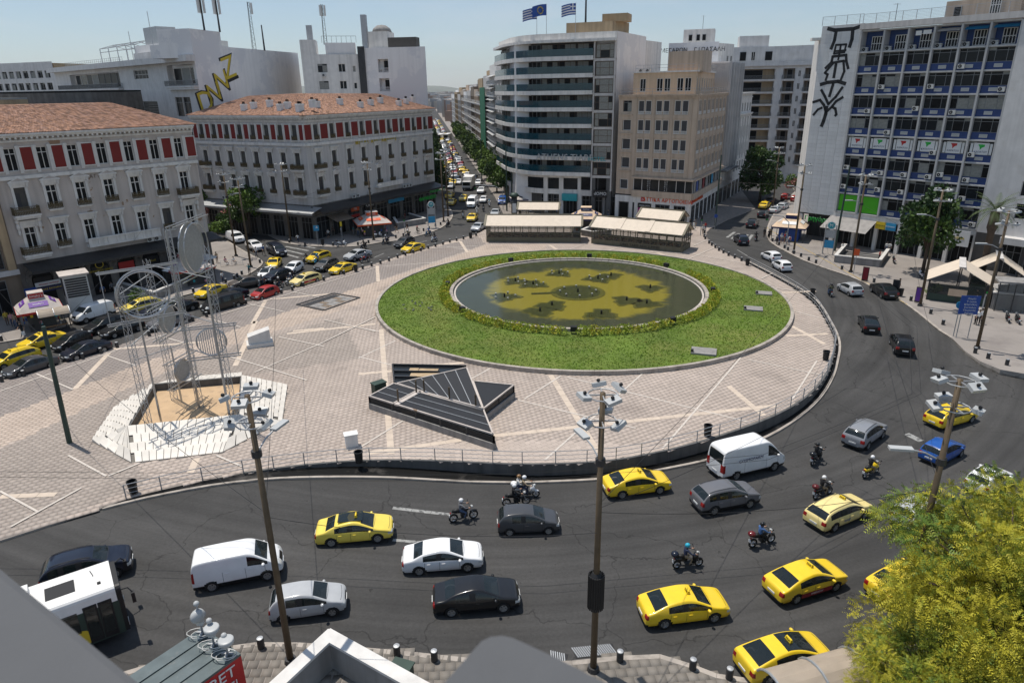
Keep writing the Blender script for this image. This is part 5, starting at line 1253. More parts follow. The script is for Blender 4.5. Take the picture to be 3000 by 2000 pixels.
b.block([f.G(9.5,-4),f.G(20.5,-4),f.G(20.5,-9),f.G(9.5,-9)],32.4,35.6,'wall_beige','roof_hut');b.block([f.G(13.4,-3.5),f.G(19,-3.5),f.G(19,-9.5),f.G(13.4,-9.5)],32.4,36.4,'wall_beige','roof_hut');hf=b.facade(f.G(13.4,-3.48),f.G(19,-3.48));hf.window(2.6,33.4,1.3,2.4,'grid',d=.03);hf.window(-2.2,33.2,1.0,1.6,'dark',d=-.4)
rl=MB()
for g_,a,c,z0 in((f,0,f.L+3,33.3),(tw,0,tw.L,33.4)):
 for k in range(7):rl.beam(g_.P(a,z0+.2+k*.18,.2),g_.P(c,z0+.2+k*.18,.2),.02 if k<6 else .05)
 for u in np.arange(a,c,1.9):rl.beam(g_.P(u,z0,.2),g_.P(u,z0+1.3,.2),.06)
rl.to('railing','galv',b.root)
for i in range(NB):f.window(bw*(i+.5),.12,bw-.8,4.2,'shop',d=-1.2,name='shop_front')
cp=MB()
for i in range(NB+1):f.box(cp,bw*i-.25,bw*i+.25,0,5.3,-.4,.1)
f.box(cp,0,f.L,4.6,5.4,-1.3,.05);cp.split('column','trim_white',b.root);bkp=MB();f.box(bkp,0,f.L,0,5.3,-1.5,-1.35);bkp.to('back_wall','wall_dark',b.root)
aw=MB();aw.add([f.P(-.6,4.7,.1),f.P(2*bw,4.7,.1),f.P(2*bw,3.1,3.2),f.P(-.6,3.1,3.2)],((0,3,2,1),(0,1,2,3)));aw.to('awning','wall_grey',b.root)
signboard(f,2.2*bw,3.6,1.6,1.1,'sign_yellow',.12,'WESTERN UNION',.16,'sign_black');signboard(f,2.62*bw,3.6,1.7,1.1,'sign_sky',.12,'EXCHANGE',.26);signboard(f,5.4*bw,2.9,3.2,2.2,'sign_white',.5,'ATHENA',.5,'sign_gold');signboard(f,3.5*bw,4.0,2.0,.9,'sign_maroon',.12)
tw.text('Γρηγόρης',4.0,3.9,1.0,'sign_green',1.0,.06);tw.text('Γρηγόρης',4.0,3.9,1.03,'lamp_white',.95,.04)
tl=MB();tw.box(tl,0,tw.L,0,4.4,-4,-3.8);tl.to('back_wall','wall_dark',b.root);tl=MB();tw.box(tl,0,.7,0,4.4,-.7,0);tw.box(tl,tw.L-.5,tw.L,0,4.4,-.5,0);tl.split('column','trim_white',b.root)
b.done()
N0=tuple(f.G(f.L+.1,.3));N1=tuple(f.G(f.L+24,.3))
b=Bld('office_building','marble faced building with white framed dark windows at the right edge',N0);f=b.facade(N0,N1);ops=[]
for r in range(9):
 z=7.6+r*2.95
 for i in range(6):u=5.2+i*3.1;ops.append((u-1.2,u+1.2,z,z+2.0));f.window(u,z,2.4,2.0,'pair' if r%2 else 'office',d=-.2)
f.wall(5.2,34.5,ops,.25,'wall_marble');f.wall(0,5.2,[],.2,'wall_dark');cn=MB();f.box(cn,3.5,f.L,4.3,5.2,0,1.6);cn.to('fascia','wall_marble',b.root)
for i in range(6):f.window(4.5+i*3.2,.1,2.7,4.0,'shop',d=.02,name='shop_front')
b.block([f.G(0,-.3),f.G(f.L,-.3),f.G(f.L,-14),f.G(0,-14)],0,34.3,'wall_marble');b.done()
# ---- left edge: the olive block, older houses behind, gridded office far left
b=Bld('apartment_building','dim olive and grey building at the far left edge beside the cream block',BK0);bk=Fac(b,BK0,BK1);f=b.facade(bk.G(-22,.3),bk.G(-.05,.3));ops=[]
for r in range(4):
 for i in range(5):u=f.L-2.6-i*4.2;z=5.6+r*3.3;ops.append((u-1.4,u+1.4,z,z+2.3));f.window(u,z,2.8,2.3,'strip2',d=-.3)
f.wall(0,19,ops,.3,'wall_brown');pn=MB()
for i in range(6):u=f.L-.6-i*4.2;f.box(pn,u-.4,u+.4,5.4,18.5,0,.3)
pn.split('pilaster','wall_ochre',b.root);bandpart(f,4.8,5.4,.4,'wall_grey');f.window(f.L-3.4,.1,3.6,4.2,'shop',d=.02,name='shop_front');f.window(f.L-8,.1,4,4.2,'shop',d=.02,name='shop_front');b.block([f.G(0,-.4),f.G(f.L,-.4),f.G(f.L,-14),f.G(0,-14)],0,18.8,'wall_brown');b.done()
def house(label,poly,h,m,rm='roof_flat',ridge=None,wins=()):
 b=Bld('old_house',label,poly[0]);n=len(poly)
 b.block(poly,0,h,m);f=b.facade(poly[0],poly[1])
 for u,z,w,hh,k in wins:f.window(u,z,w,hh,k,d=.05)
 b.roof(poly,h+.32,rm);b.done();return b
house('weathered ochre rear house with a flat roof at the left edge',[(-103,112),(-86,106),(-82,124),(-100,130)],24.5,'wall_ochre',wins=[(4,20,1.2,1.6,'dark'),(9,20,1.2,1.6,'dark'),(13,17,1.2,1.6,'dark')])
house('brown stone rear house behind the cream block roof',[(-86,122),(-71,117),(-68,132),(-84,137)],22.5,'wall_brown','roof_tile',wins=[(5,18.5,1.2,1.8,'dark'),(10,18.5,1.2,1.8,'dark')])
house('dark stained party wall house between the left roofs',[(-100,140),(-75,131),(-72,143),(-97,152)],25.5,'stone_dark','roof_tile')
b=Bld('office_building','ochre sided building with a fine window grid, far left behind the roofs',(-160,220));f=b.facade((-160,220),(-127,206))
ops=[]
for r in range(5):
 for i in range(10):u=4+i*(f.L-5)/10+1.2;z=17+r*3.2;ops.append((u-1.1,u+1.1,z,z+1.9));f.window(u,z,2.2,1.9,'strip2',d=-.3)
f.wall(0,34,ops,.35,'wall_marble');b.block([f.G(0,-.4),f.G(f.L,-.4),(-122,222),(-155,236)],0,33.6,'wall_ochre');b.done()
# ---- the avenue: blocks of flats on its right side, lower ones on its left
def avenue_block(y0,y1,h,label,m,kind,side=1,off=10.6,fl=3.1,name='apartment_building',awn=None,extra=None):
 p0=(AVE(y1)+side*off,y1);p1=(AVE(y0)+side*off,y0)
 if side<0:p0,p1=(AVE(y0)-off,y0),(AVE(y1)-off,y1)
 b=Bld(name,label,p1 if side>0 else p0);f=b.facade(p0,p1)if side>0 else b.facade(p0,p1)
 ops=[];n=max(2,int(f.L/3.4));nf=int((h-4.5)/fl)
 for r in range(nf):
  z=4.6+r*fl
  for i in range(n):
   u=f.L*(i+.5)/n;w=f.L/n-(.5 if kind=='strip' else .9);ops.append((u-w/2,u+w/2,z,z+2.2));f.window(u,z,w,2.2,'strip2' if kind=='strip' else 'dark',d=-.3)
  if kind=='balcony':f.put('balcony',rail_mesh(f.L-.6,.95,1.1,'trim_white',.2,False),f.L/2,z,.02)
  if awn and r%1==0:aw=MB();aw.add([f.P(.4,z+2.5,.1),f.P(f.L-.4,z+2.5,.1),f.P(f.L-.4,z+1.9,1.6),f.P(.4,z+1.9,1.6)],((0,3,2,1),(0,1,2,3)));part('awning',aw.mesh('awning',awn),b.root)
  if kind=='strip':
   for i in range(0,n,2):f.put('air_conditioner',ac_mesh(),f.L*(i+.5)/n,z-.6,.03)
 f.wall(0,h,ops,.35,m)
 g=b.facade(f.G(f.L),f.G(f.L,-14))if side>0 else b.facade(f.G(0,-14),f.G(0));ops=[];n=3
 for r in range(nf):
  z=4.6+r*fl
  for i in range(n):u=2.2+i*3.6;ops.append((u-1.0,u+1.0,z,z+1.9));g.window(u,z,2.0,1.9,'strip2',d=-.2)
 g.wall(0,h,ops,.25,m);b.block([f.G(0,-.4),f.G(f.L-.25,-.4),f.G(f.L-.25,-13.9),f.G(0,-14)],0,h-.3,m);b.block([f.G(2,-3),f.G(f.L-2,-3),f.G(f.L-2,-8),f.G(2,-8)],h-.3,h+2.6,m,'penthouse')
 for i in range(max(1,int(f.L/5))):f.window(2.5+i*5,.1,3.6,3.6,'shop',d=.02,name='shop_front')
 if extra:extra(b,f)
 b.done()
avenue_block(171,181,33.0,'grey office slab with air conditioners, just beyond the curved hotel','wall_marble','strip',off=9.6)
avenue_block(181.2,195,30.5,'greyish flats with strip windows second along the avenue','wall_grey','strip',off=9.8)
avenue_block(200,222,31.5,'white pier building with dark balconies and cream awnings on the avenue','trim_white','balcony',awn='sign_white')
def net(b,f):nb=MB();f.box(nb,.5,f.L-.5,3,25.5,1.3,1.4);nb.to('scaffold_net','green_net',b.root)
avenue_block(226,246,29.0,'flats wrapped in green scaffold netting on the avenue','wall_grey','balcony',extra=net)
avenue_block(250,268,28.5,'dun flats with rounded balconies beyond the green net','wall_ochre','balcony')
for k,(y0,y1,h,m)in enumerate(((272,292,25,'wall_beige'),(294,312,26,'wall_brown'),(314,338,24.5,'wall_grey'),(341,366,24,'wall_white'),(369,396,24.5,'wall_beige'),(399,430,22.5,'wall_grey'),(433,470,23.5,'wall_ochre'),(474,520,22,'wall_white'))):
 avenue_block(y0,y1,h,('beige','brown','pale grey','white','second beige','grey','ochre','farthest white')[k]+' flats in the receding row on the avenue\'s right side',m,'balcony' if k<4 else 'strip')
for k,(y0,y1,h,m)in enumerate(((190,215,20,'wall_grey'),(219,250,21,'wall_beige'),(255,300,20,'wall_white'),(305,360,19,'wall_grey'),(365,430,19,'wall_ochre'))):
 avenue_block(y0,y1,h,('grey','beige','white','second grey','ochre')[k]+' flats on the avenue\'s left side behind the trees',m,'strip',side=-1,off=11.5)
 # ---- the far city and the hills beyond
fc=MB();q=random.Random(11)
for i in range(2600):
 y=600+q.random()**1.6*4400;x=-.118*y+q.uniform(-.11,.24)*y+q.uniform(-60,60)
 if abs(x-AVE(y))<16 and y<2200:continue
 w,d,h=q.uniform(10,26),q.uniform(10,26),q.uniform(8,17)*(1 if y<2600 else .8);a=q.uniform(0,1.5)
 fc.box(-w/2,w/2,-d/2,d/2,-1.3,h,q.randrange(4),Matrix.Translation((x,y,0))@Matrix.Rotation(a,4,'Z'))
for nm,c in(('city_white',(.52,.51,.50)),('city_grey',(.36,.35,.34)),('city_cream',(.46,.41,.35)),('city_roof',(.32,.22,.17))):mat(nm,c,.9,var=.1,scale=.02)
obj('far_city',fc.mesh('far_city',['city_white','city_grey','city_cream','city_roof']),kind='stuff',label='hazy mass of far city blocks beyond the end of the avenue',cat='city')
ck=MB();ck.cyl((AVE(700)-15,760,0),(AVE(700)-15,760,27),2.4,1.7,12);ob=obj('brick_chimney',ck.mesh('brick_chimney','wall_brown'),label='tall brown factory chimney at the far end of the avenue',cat='chimney')
hl=MB();q=random.Random(3);n=150
for ln,(y,hmax,x0,x1)in enumerate(((9000,150,-4200,4200),(12500,330,-6500,6500))):
 def hz(i):t=i/n;return hmax*(.42+.3*math.sin(t*9+ln*2)+.2*math.sin(t*23+ln)+.1*math.sin(t*51))
 for i in range(n):
  a,c=x0+(x1-x0)*i/n,x0+(x1-x0)*(i+1)/n
  hl.quad((a,y,-1.3),(c,y,-1.3),(c,y+900,max(5,hz(i+1))),(a,y+900,max(5,hz(i))));hl.quad((a,y+900,max(5,hz(i))),(c,y+900,max(5,hz(i+1))),(c,y+2000,-1.3),(a,y+2000,-1.3))
mat('hill_scrub',(.14,.145,.11),.95,var=.2,scale=.002);struct('hills',hl,'hill_scrub',smooth=True)
# ------------------------------------------------------------------ vehicles
def raw_mesh(name,vs,fs,m,smooth=True):
 me=bpy.data.meshes.new(name);me.from_pydata(vs,[],fs);me.materials.append(MATS[m]if isinstance(m,str)else m)
 if smooth:me.polygons.foreach_set('use_smooth',[True]*len(me.polygons))
 me.update();return me
evaluated=baked
CARS={'sedan':dict(L=4.66,W=1.82,H=1.46,belt=.885,st=[(-2.31,.80,.58),(-2.25,.90,.90),(-2.05,.95,.985),(-1.62,.97,1.02,'g'),(-1.18,.98,1.31,'g'),(-.22,1,1.455,'g'),(-.13,1,1.46,'g'),(.40,1,1.42,'g'),(1.26,.99,.97,'g'),(1.62,.98,.93),(2.06,.95,.83),(2.25,.88,.73),(2.32,.76,.56)],rear=(3,4),ws=(7,8),panes=[(4,5),(6,8)],ax=(1.38,-1.33),r=.325,seams=(-1.0,-.17,.95)),'notch':dict(L=4.6,W=1.80,H=1.47,belt=.88,st=[(-2.30,.80,.58),(-2.26,.90,.88),(-2.14,.94,.98),(-1.86,.96,1.02,'g'),(-1.12,.98,1.35,'g'),(-.22,1,1.46,'g'),(-.13,1,1.465,'g'),(.42,1,1.42,'g'),(1.26,.99,.97,'g'),(1.60,.98,.93),(2.04,.95,.83),(2.24,.88,.73),(2.30,.76,.56)],rear=(3,4),ws=(7,8),panes=[(4,5),(6,8)],ax=(1.36,-1.30),r=.325,seams=(-1.0,-.17,.95)),'hatch':dict(L=3.86,W=1.68,H=1.49,belt=.885,st=[(-1.92,.82,.55),(-1.90,.90,.80),(-1.86,.93,.96,'g'),(-1.55,.95,1.38,'g'),(-1.05,.97,1.47,'g'),(-.38,1,1.49,'g'),(-.29,1,1.49,'g'),(.30,1,1.42,'g'),(1.05,.99,.99,'g'),(1.35,.97,.93),(1.68,.93,.83),(1.86,.86,.72),(1.92,.76,.55)],rear=(2,3),ws=(7,8),panes=[(4,5),(6,8)],ax=(1.20,-1.20),r=.29,seams=(-.34,.80)),'wagon':dict(L=4.68,W=1.81,H=1.47,belt=.885,st=[(-2.32,.82,.56),(-2.29,.90,.82),(-2.24,.93,.98,'g'),(-1.80,.95,1.37,'g'),(-1.08,.97,1.455,'g'),(-1.02,.97,1.46,'g'),(-.20,1,1.475,'g'),(-.11,1,1.475,'g'),(.50,1,1.41,'g'),(1.20,.99,.99,'g'),(1.62,.98,.93),(2.06,.95,.83),(2.25,.88,.73),(2.32,.76,.56)],rear=(2,3),ws=(8,9),panes=[(3,4),(5,6),(7,9)],ax=(1.38,-1.33),r=.325,seams=(-1.05,-.15,.95),rails=(-1.7,.45)),'suv':dict(L=4.42,W=1.84,H=1.63,belt=1.0,st=[(-2.19,.84,.66),(-2.17,.92,.94),(-2.10,.94,1.10,'g'),(-1.70,.95,1.52,'g'),(-1.12,.97,1.61,'g'),(-1.05,.97,1.615,'g'),(-.25,1,1.635,'g'),(-.16,1,1.635,'g'),(.42,1,1.57,'g'),(1.12,.99,1.14,'g'),(1.50,.98,1.09),(1.92,.96,.99),(2.12,.90,.86),(2.19,.80,.64)],rear=(2,3),ws=(8,9),panes=[(3,4),(5,6),(7,9)],ax=(1.30,-1.30),r=.345,seams=(-1.08,-.2,.88),rails=(-1.6,.35),trim=True),'coupe_suv':dict(L=4.7,W=1.89,H=1.61,belt=1.03,st=[(-2.34,.84,.66),(-2.31,.92,1.0),(-2.18,.95,1.12),(-1.98,.96,1.14,'g'),(-1.05,.97,1.52,'g'),(-.25,1,1.61,'g'),(-.16,1,1.61,'g'),(.45,1,1.55,'g'),(1.18,.99,1.14,'g'),(1.58,.98,1.09),(2.04,.96,.99),(2.26,.90,.85),(2.34,.80,.63)],rear=(3,4),ws=(7,8),panes=[(4,5),(6,8)],ax=(1.42,-1.42),r=.36,seams=(-1.05,-.2,.92),trim=True),'liftback':dict(L=4.54,W=1.76,H=1.47,belt=.90,st=[(-2.27,.82,.60),(-2.25,.90,.92),(-2.18,.93,1.06),(-2.05,.94,1.08,'g'),(-.92,.97,1.41,'g'),(-.20,1,1.47,'g'),(-.11,1,1.47,'g'),(.52,1,1.39,'g'),(1.38,.99,.97,'g'),(1.66,.98,.90),(2.02,.95,.79),(2.20,.88,.70),(2.27,.76,.55)],rear=(3,4),ws=(7,8),panes=[(4,5),(6,8)],ax=(1.35,-1.35),r=.315,seams=(-1.0,-.15,.98),sunroof=(5,7)),'van':dict(L=5.5,W=2.02,H=2.45,belt=1.30,st=[(-2.74,.90,.70),(-2.72,.95,1.30),(-2.66,.96,2.25,'g'),(-2.45,.97,2.42,'g'),(-1.2,.985,2.45,'g'),(.85,1,2.45,'g'),(.98,1,2.44,'g'),(1.38,.99,2.30,'g'),(2.10,.98,1.38,'g'),(2.40,.96,1.22),(2.64,.90,1.02),(2.74,.80,.70)],rear=(1,2),ws=(7,8),panes=[(6,8)],ax=(1.72,-1.55),r=.36,seams=(-.95,.9,1.9),trim=True,roofy=.80),'small_van':dict(L=4.65,W=1.92,H=1.90,belt=1.14,st=[(-2.32,.90,.66),(-2.30,.95,1.15),(-2.25,.96,1.72,'g'),(-2.05,.97,1.87,'g'),(-1.0,.985,1.90,'g'),(.38,1,1.90,'g'),(.48,1,1.895,'g'),(.92,.99,1.80,'g'),(1.62,.98,1.22,'g'),(1.95,.97,1.10),(2.20,.92,.94),(2.32,.80,.66)],rear=(1,2),ws=(7,8),panes=[(6,8)],ax=(1.45,-1.38),r=.33,seams=(-.75,.4,1.4),trim=True,roofy=.78),'people_van':dict(L=5.1,W=1.93,H=1.92,belt=1.10,st=[(-2.55,.88,.66),(-2.52,.94,1.12),(-2.45,.95,1.70,'g'),(-2.2,.97,1.88,'g'),(-1.0,.985,1.91,'g'),(-.9,.985,1.91,'g'),(.45,1,1.91,'g'),(.55,1,1.90,'g'),(1.05,.99,1.80,'g'),(1.85,.98,1.20,'g'),(2.15,.97,1.10),(2.42,.92,.95),(2.55,.80,.66)],rear=(1,2),ws=(8,9),panes=[(3,4),(5,6),(7,9)],ax=(1.62,-1.55),r=.34,seams=(-.95,.5,1.6),trim=True,roofy=.76),}
def wheel_meshes(r,w=.21):
 ty=MB();ty.lathe([(r*.66,-w/2),(r*.93,-w/2),(r,-w*.36),(r,w*.36),(r*.93,w/2),(r*.66,w/2)],20,'Y',close=True)
 ri=MB();ri.lathe([(r*.67,-w*.42),(r*.67,w*.40),(r*.60,w*.44),(r*.58,w*.18),(.01,w*.12)],20,'Y')
 ri.f=[f for f in ri.f if len(f)==4];ri.m=[0]*len(ri.f)
 for k in range(5):
  a=2*math.pi*k/5
  for da in(-.16,.16):ri.beam((r*.12*math.cos(a),w*.3,r*.12*math.sin(a)),(r*.62*math.cos(a+da),w*.38,r*.62*math.sin(a+da)),r*.11,.05)
 ri.cyl((0,w*.15,0),(0,w*.36,0),r*.14,n=8)
 bk=MB();bk.cyl((0,w*.08,0),(0,w*.16,0),r*.6,n=16)
 return ty.mesh('tyre','rubber',True),ri.mesh('rim','rim',False),bk.mesh('brake_disc','dark_metal')
def make_car(kind):
 sp=CARS[kind];st=sp['st'];W2=sp['W']/2;belt=sp['belt'];rf=sp.get('roofy',.70);vs,fs,zn=[],[],[]
 hsc=sp['H']/1.46 if sp['H']<1.7 else 1.12
 for s in st:
  x,wf,top=s[:3];w=W2*wf;g=len(s)>3;lift=max(0,(top-belt)/(sp['H']-belt))
  bz=min(belt+.03*(x<0)*(-x/2.3),top-.035)
  if g:yr=W2*(.93-(.93-rf)*lift);p4=(min(yr+.035,w*.95),max(top-.055*lift-.012,bz+.012));p5=(yr-.03,max(top-.012*lift,bz+.02));p6=(yr*.55,top)
  else:p4=(.90*w,top-.012);p5=(.80*w,top);p6=(.5*w,top+.008)
  half=[(.90*w,.24*hsc),(.985*w,min(.42*hsc,top-.12)),(1.0*w,min(.68*hsc,top-.07)),(.97*w,bz),p4,p5,p6,(0,top+.018)]
  for y,z in half[:7]:vs.append((x,-y,z))
  vs.append((x,*half[7]))
  for y,z in half[6::-1]:vs.append((x,y,z))
 N=15;ns=len(st)
 def zone(i,k):
  kk=k if k<7 else 13-k;sd='R' if k<7 else 'L'
  if kk==3:
   for n_,(a,c)in enumerate(sp['panes']):
    if a<=i<c:return 'side_window%d%s'%(n_,sd)
   if any(c<=i<a2 for(a,c),(a2,c2)in zip(sp['panes'],sp['panes'][1:])):return 'pillar'+sd+str(i)
  if kk in(5,6):
   if sp['ws'][0]<=i<sp['ws'][1]:return 'windshield'
   if sp['rear'][0]<=i<sp['rear'][1]:return 'rear_window'
   if 'sunroof' in sp and sp['sunroof'][0]<=i<sp['sunroof'][1]:return 'roof_panel'
  if kk==0 and sp.get('trim'):return 'sill_trim'
  return 'body'
 for i in range(ns-1):
  for k in range(N-1):fs.append((i*N+k,i*N+k+1,(i+1)*N+k+1,(i+1)*N+k));zn.append(zone(i,k))
 for e,rev in((0,False),(ns-1,True)):
  for k in range(6):
   q=(e*N+k,e*N+14-k,e*N+13-k,e*N+k+1)
   fs.append(q if not rev else q[::-1]);zn.append('body')
  q=(e*N+6,e*N+8,e*N+7);fs.append(q if not rev else q[::-1]);zn.append('body')
 zl=sorted(set(zn));me=bpy.data.meshes.new('car');me.from_pydata(vs,[],fs)
 for z in zl:me.materials.append(bpy.data.materials.new('z'))
 me.polygons.foreach_set('material_index',[zl.index(z)for z in zn]);me.update()
 ev=evaluated(me,[('SUBSURF',dict(levels=3,render_levels=3))])
 V=np.empty(len(ev.vertices)*3,np.float32);ev.vertices.foreach_get('co',V);V=V.reshape(-1,3)
 PL=[tuple(p.vertices)for p in ev.polygons];Z=[zl[p.material_index]for p in ev.polygons]
 F=np.array([p for p in PL]);C=V[F].mean(1)
 L2=sp['L']/2;hz0,hz1=(.56*hsc,.72*hsc)if sp['H']<1.7 else(.78,1.02)
 out={};R_=sp['r']+.055
 for i,(z,c)in enumerate(zip(Z,C)):
  x,y,zz=c
  if abs(y)>W2*.62 and any((x-a)**2+(zz-sp['r'])**2<R_**2 for a in sp['ax']):continue
  if z=='body':
   tl0,tl1=(.66*hsc,.90*hsc)if sp['H']<1.7 else(.75,1.35)
   if x>L2*.87 and hz0<zz<hz1 and abs(y)>W2*.50:z='headlight'+('L' if y>0 else 'R')
   elif x<-L2*.93 and tl0<zz<tl1 and abs(y)>W2*.60:z='tail_light'+('L' if y>0 else 'R')
   elif x>L2*.93 and hz0-.05<zz<hz1-.05 and abs(y)<W2*.42:z='grille'
   elif(x>L2*.93 or x<-L2*.93)and zz<.36*hsc:z='bumper_trim'+('L' if x>0 else 'R')
  out.setdefault(z,[]).append(i)
 parts=[]
 mm={'body':'paint','windshield':'car_glass','rear_window':'car_glass','roof_panel':'car_glass','sill_trim':'black','grille':'black',}
 for z,idx in out.items():
  u,inv=np.unique(F[idx],return_inverse=True);inv=inv.reshape(-1,4)
  nm=z.rstrip('LR0123456789')if z not in mm else z
  m=mm.get(z)or('black' if nm in('pillar','bumper_trim')else 'car_glass' if nm=='side_window' else 'lamp_glass' if nm=='headlight' else 'tail_red')
  parts.append((nm,raw_mesh(nm,V[u].tolist(),inv.tolist(),m),(0,0,0),z=='body'))
 bv=BVHTree.FromPolygons(V.tolist(),PL)
 ub=MB();ub.box(-L2+.22,L2-.25,-W2*.62,W2*.62,.2,.60*hsc);ub.box(sp['ax'][1]+R_,sp['ax'][0]-R_,-W2*.86,W2*.86,.22,.5)
 parts.append(('underbody',ub.mesh('underbody','black'),(0,0,0),False))
 se=MB();a0=st[sp['ws'][1]][0];fl_z=.5*hsc
 for x in((a0-.95,)if 'van' in kind else(a0-.95,a0-1.95)):
  for y in(-.38,.38):se.box(x-.25,x+.25,y-.25,y+.25,fl_z,fl_z+.25);se.box(x-.36,x-.22,y-.25,y+.25,fl_z+.2,min(sp['H']-.28,fl_z+.72));se.box(x-.34,x-.26,y-.12,y+.12,min(sp['H']-.28,fl_z+.70),min(sp['H']-.16,fl_z+.88))
 se.box(a0-.42,a0-.1,-W2*.75,W2*.75,fl_z,belt-.06);se.tube([(a0-.5,.38+.17*math.cos(k*.785),belt-.02+.17*math.sin(k*.785))for k in range(8)],.015,5,closed=True)
 parts.append(('seats',se.mesh('seats','seat_grey'),(0,0,0),False))
 sm=MB()
 for x,y0 in((a0-.02,.84),(sp['L']/2-.22,.7))if 'van' not in kind else():
  pr=None
  for y in np.linspace(-W2*y0,W2*y0,11):
   h=bv.ray_cast(Vector((x-.1*(y/W2)**2,y,4)),Vector((0,0,-1)))[0]
   if h is None:continue
   q=h+Vector((0,0,.004))
   if pr is not None:sm.add([pr-Vector((.009,0,0)),pr+Vector((.009,0,0)),q+Vector((.009,0,0)),q-Vector((.009,0,0))],((0,1,2,3),))
   pr=q
 for sx in sp['seams']:
  for sd in(-1,1):
   pr=None
   for z in np.linspace(.32*hsc,belt-.02,9):
    h=bv.ray_cast(Vector((sx,sd*2,z)),Vector((0,-sd,0)))[0]
    if h is None:continue
    q=h+Vector((0,sd*.004,0))
    if pr is not None:sm.add([pr-Vector((.008,0,0)),pr+Vector((.008,0,0)),q+Vector((.008,0,0)),q-Vector((.008,0,0))],((0,1,2,3),))
    pr=q
 parts.append(('door_seam',sm.mesh('door_seam','black'),(0,0,0),False))
 hd=MB();hd.box(-.10,.10,-.025,.025,-.016,.016);hd=hd.mesh('door_handle','paint')
 for sx in sp['seams'][:-1]:
  for sd in(-1,1):
   h=bv.ray_cast(Vector((sx+.22,sd*2,belt-.13)),Vector((0,-sd,0)))[0]
   if h is not None:parts.append(('door_handle',hd,tuple(h),True))
 mr=MB();mr.ball((0,0,0),.09,.13,.08,10,6);mr=mr.mesh('wing_mirror','paint',True)
 mx_=st[sp['ws'][1]][0]-.28
 for sd in(-1,1):parts.append(('wing_mirror',mr,(mx_,sd*(W2+.08),belt+.06),True))
 pl=MB();pl.box(-.012,.012,-.26,.26,-.055,.055);pl=pl.mesh('number_plate','sign_white')
 for sd in(-1,1):
  h=bv.ray_cast(Vector((sd*4,0,.50*hsc if sd>0 else .56*hsc)),Vector((-sd,0,0)))[0]
  if h is not None:parts.append(('number_plate',pl,tuple(h+Vector((sd*.012,0,0))),False))
 if sp.get('rails'):
  a,c=sp['rails']
  for sd in(-1,1):
   y=W2*rf-.06;pts=[]
   for t in np.linspace(a,c,8):
    h=bv.ray_cast(Vector((t,sd*y,4)),Vector((0,0,-1)))[0];pts.append(h+Vector((0,0,.045)))
   rb=MB();rb.tube(pts,.018);parts.append(('roof_rail',rb.mesh('roof_rail','dark_metal'),(0,0,0),False))
 hr=bv.ray_cast(Vector((-.1,0,4)),Vector((0,0,-1)))[0]
 bpy.data.meshes.remove(ev)
 return dict(parts=parts,wheels=wheel_meshes(sp['r']),roof=hr.z,sp=sp)
mat('seat_grey',(.09,.09,.092),.8,var=.1);CARCACHE={};WHEELBASE=[]
SIGNM=None
def add_car(kind,col,loc,rz,label,group=None,taxi=False,rimdark=False,extras=(),detail=True):
 if kind not in CARCACHE:CARCACHE[kind]=make_car(kind)
 c=CARCACHE[kind];sp=c['sp'];W2=sp['W']/2
 nm='taxi' if taxi else{'van':'delivery_van','small_van':'delivery_van','people_van':'minibus_van'}.get(kind,'car')
 t=thing(nm,label,'taxi' if taxi else('van' if 'van' in kind else 'car'),loc,rz,group);t.color=(*col,1)
 for n_,me,off,body in c['parts']:
  if not detail and n_ in('door_seam','door_handle','number_plate'):continue
  part(n_,me,t,off,color=col if body else None)
 ty,ri,bk=c['wheels']
 for ax in sp['ax']:
  for sd in(-1,1):
   w=part('wheel',ty,t,(ax,sd*(W2-.115),sp['r']),rotz=0 if sd>0 else math.pi);r=part('rim',ri,w)
   if rimdark:r.material_slots[0].link='OBJECT';r.material_slots[0].material=MATS['rim_dark']
   if detail:part('brake_disc',bk,w)
 if taxi:
  global SIGNM
  if SIGNM is None:
   sm=MB();sm.add([(-.09,-.2,0),(.09,-.2,0),(.09,.2,0),(-.09,.2,0),(-.04,-.18,.15),(.04,-.18,.15),(.04,.18,.15),(-.04,.18,.15)],((4,5,6,7),(0,1,5,4),(1,2,6,5),(2,3,7,6),(3,0,4,7)))
   tx=text_mesh('TAXI',.13,.003);tx.materials.append(MATS['sign_black']);SIGNM=(sm.mesh('taxi_sign','sign_yellow'),tx)
  s=part('taxi_sign',SIGNM[0],t,(.15,0,c['roof']));part('lettering',SIGNM[1],s,(-.075,0,.075),rot=(R(72),0,R(-90)));part('lettering',SIGNM[1],s,(.075,0,.075),rot=(R(72),0,R(90)))
 for ex in extras:ex(t,sp,c)
 return t
def two(rear,front,W,back=True):
 """ground point and heading of a vehicle from the contact points of its two visible wheels"""
 a,c=atr(*rear),atr(*front);d=(c-a);d.z=0;wb=d.length;d.normalize();n=Vector((-d.y,d.x,0))
 m=(a+c)/2
 if n.dot(Vector((m.x,m.y,0)))<0:n=-n
 p=m+n*(W/2-.08);p.z=road_z(p.x,p.y)
 return p,math.atan2(d.y,d.x),wb
YEL,CRM,WHT,BLK,NAV,SIL,GRY,DGR,RED,BLU,BRN=(.80,.55,.025),(.78,.64,.27),(.74,.74,.74),(.010,.010,.011),(.007,.010,.022),(.42,.43,.44),(.13,.13,.14),(.055,.056,.06),(.36,.025,.02),(.012,.08,.32),(.10,.085,.075)
LEM=(.80,.62,.10)
def black_roof(t,sp,c):
 pass
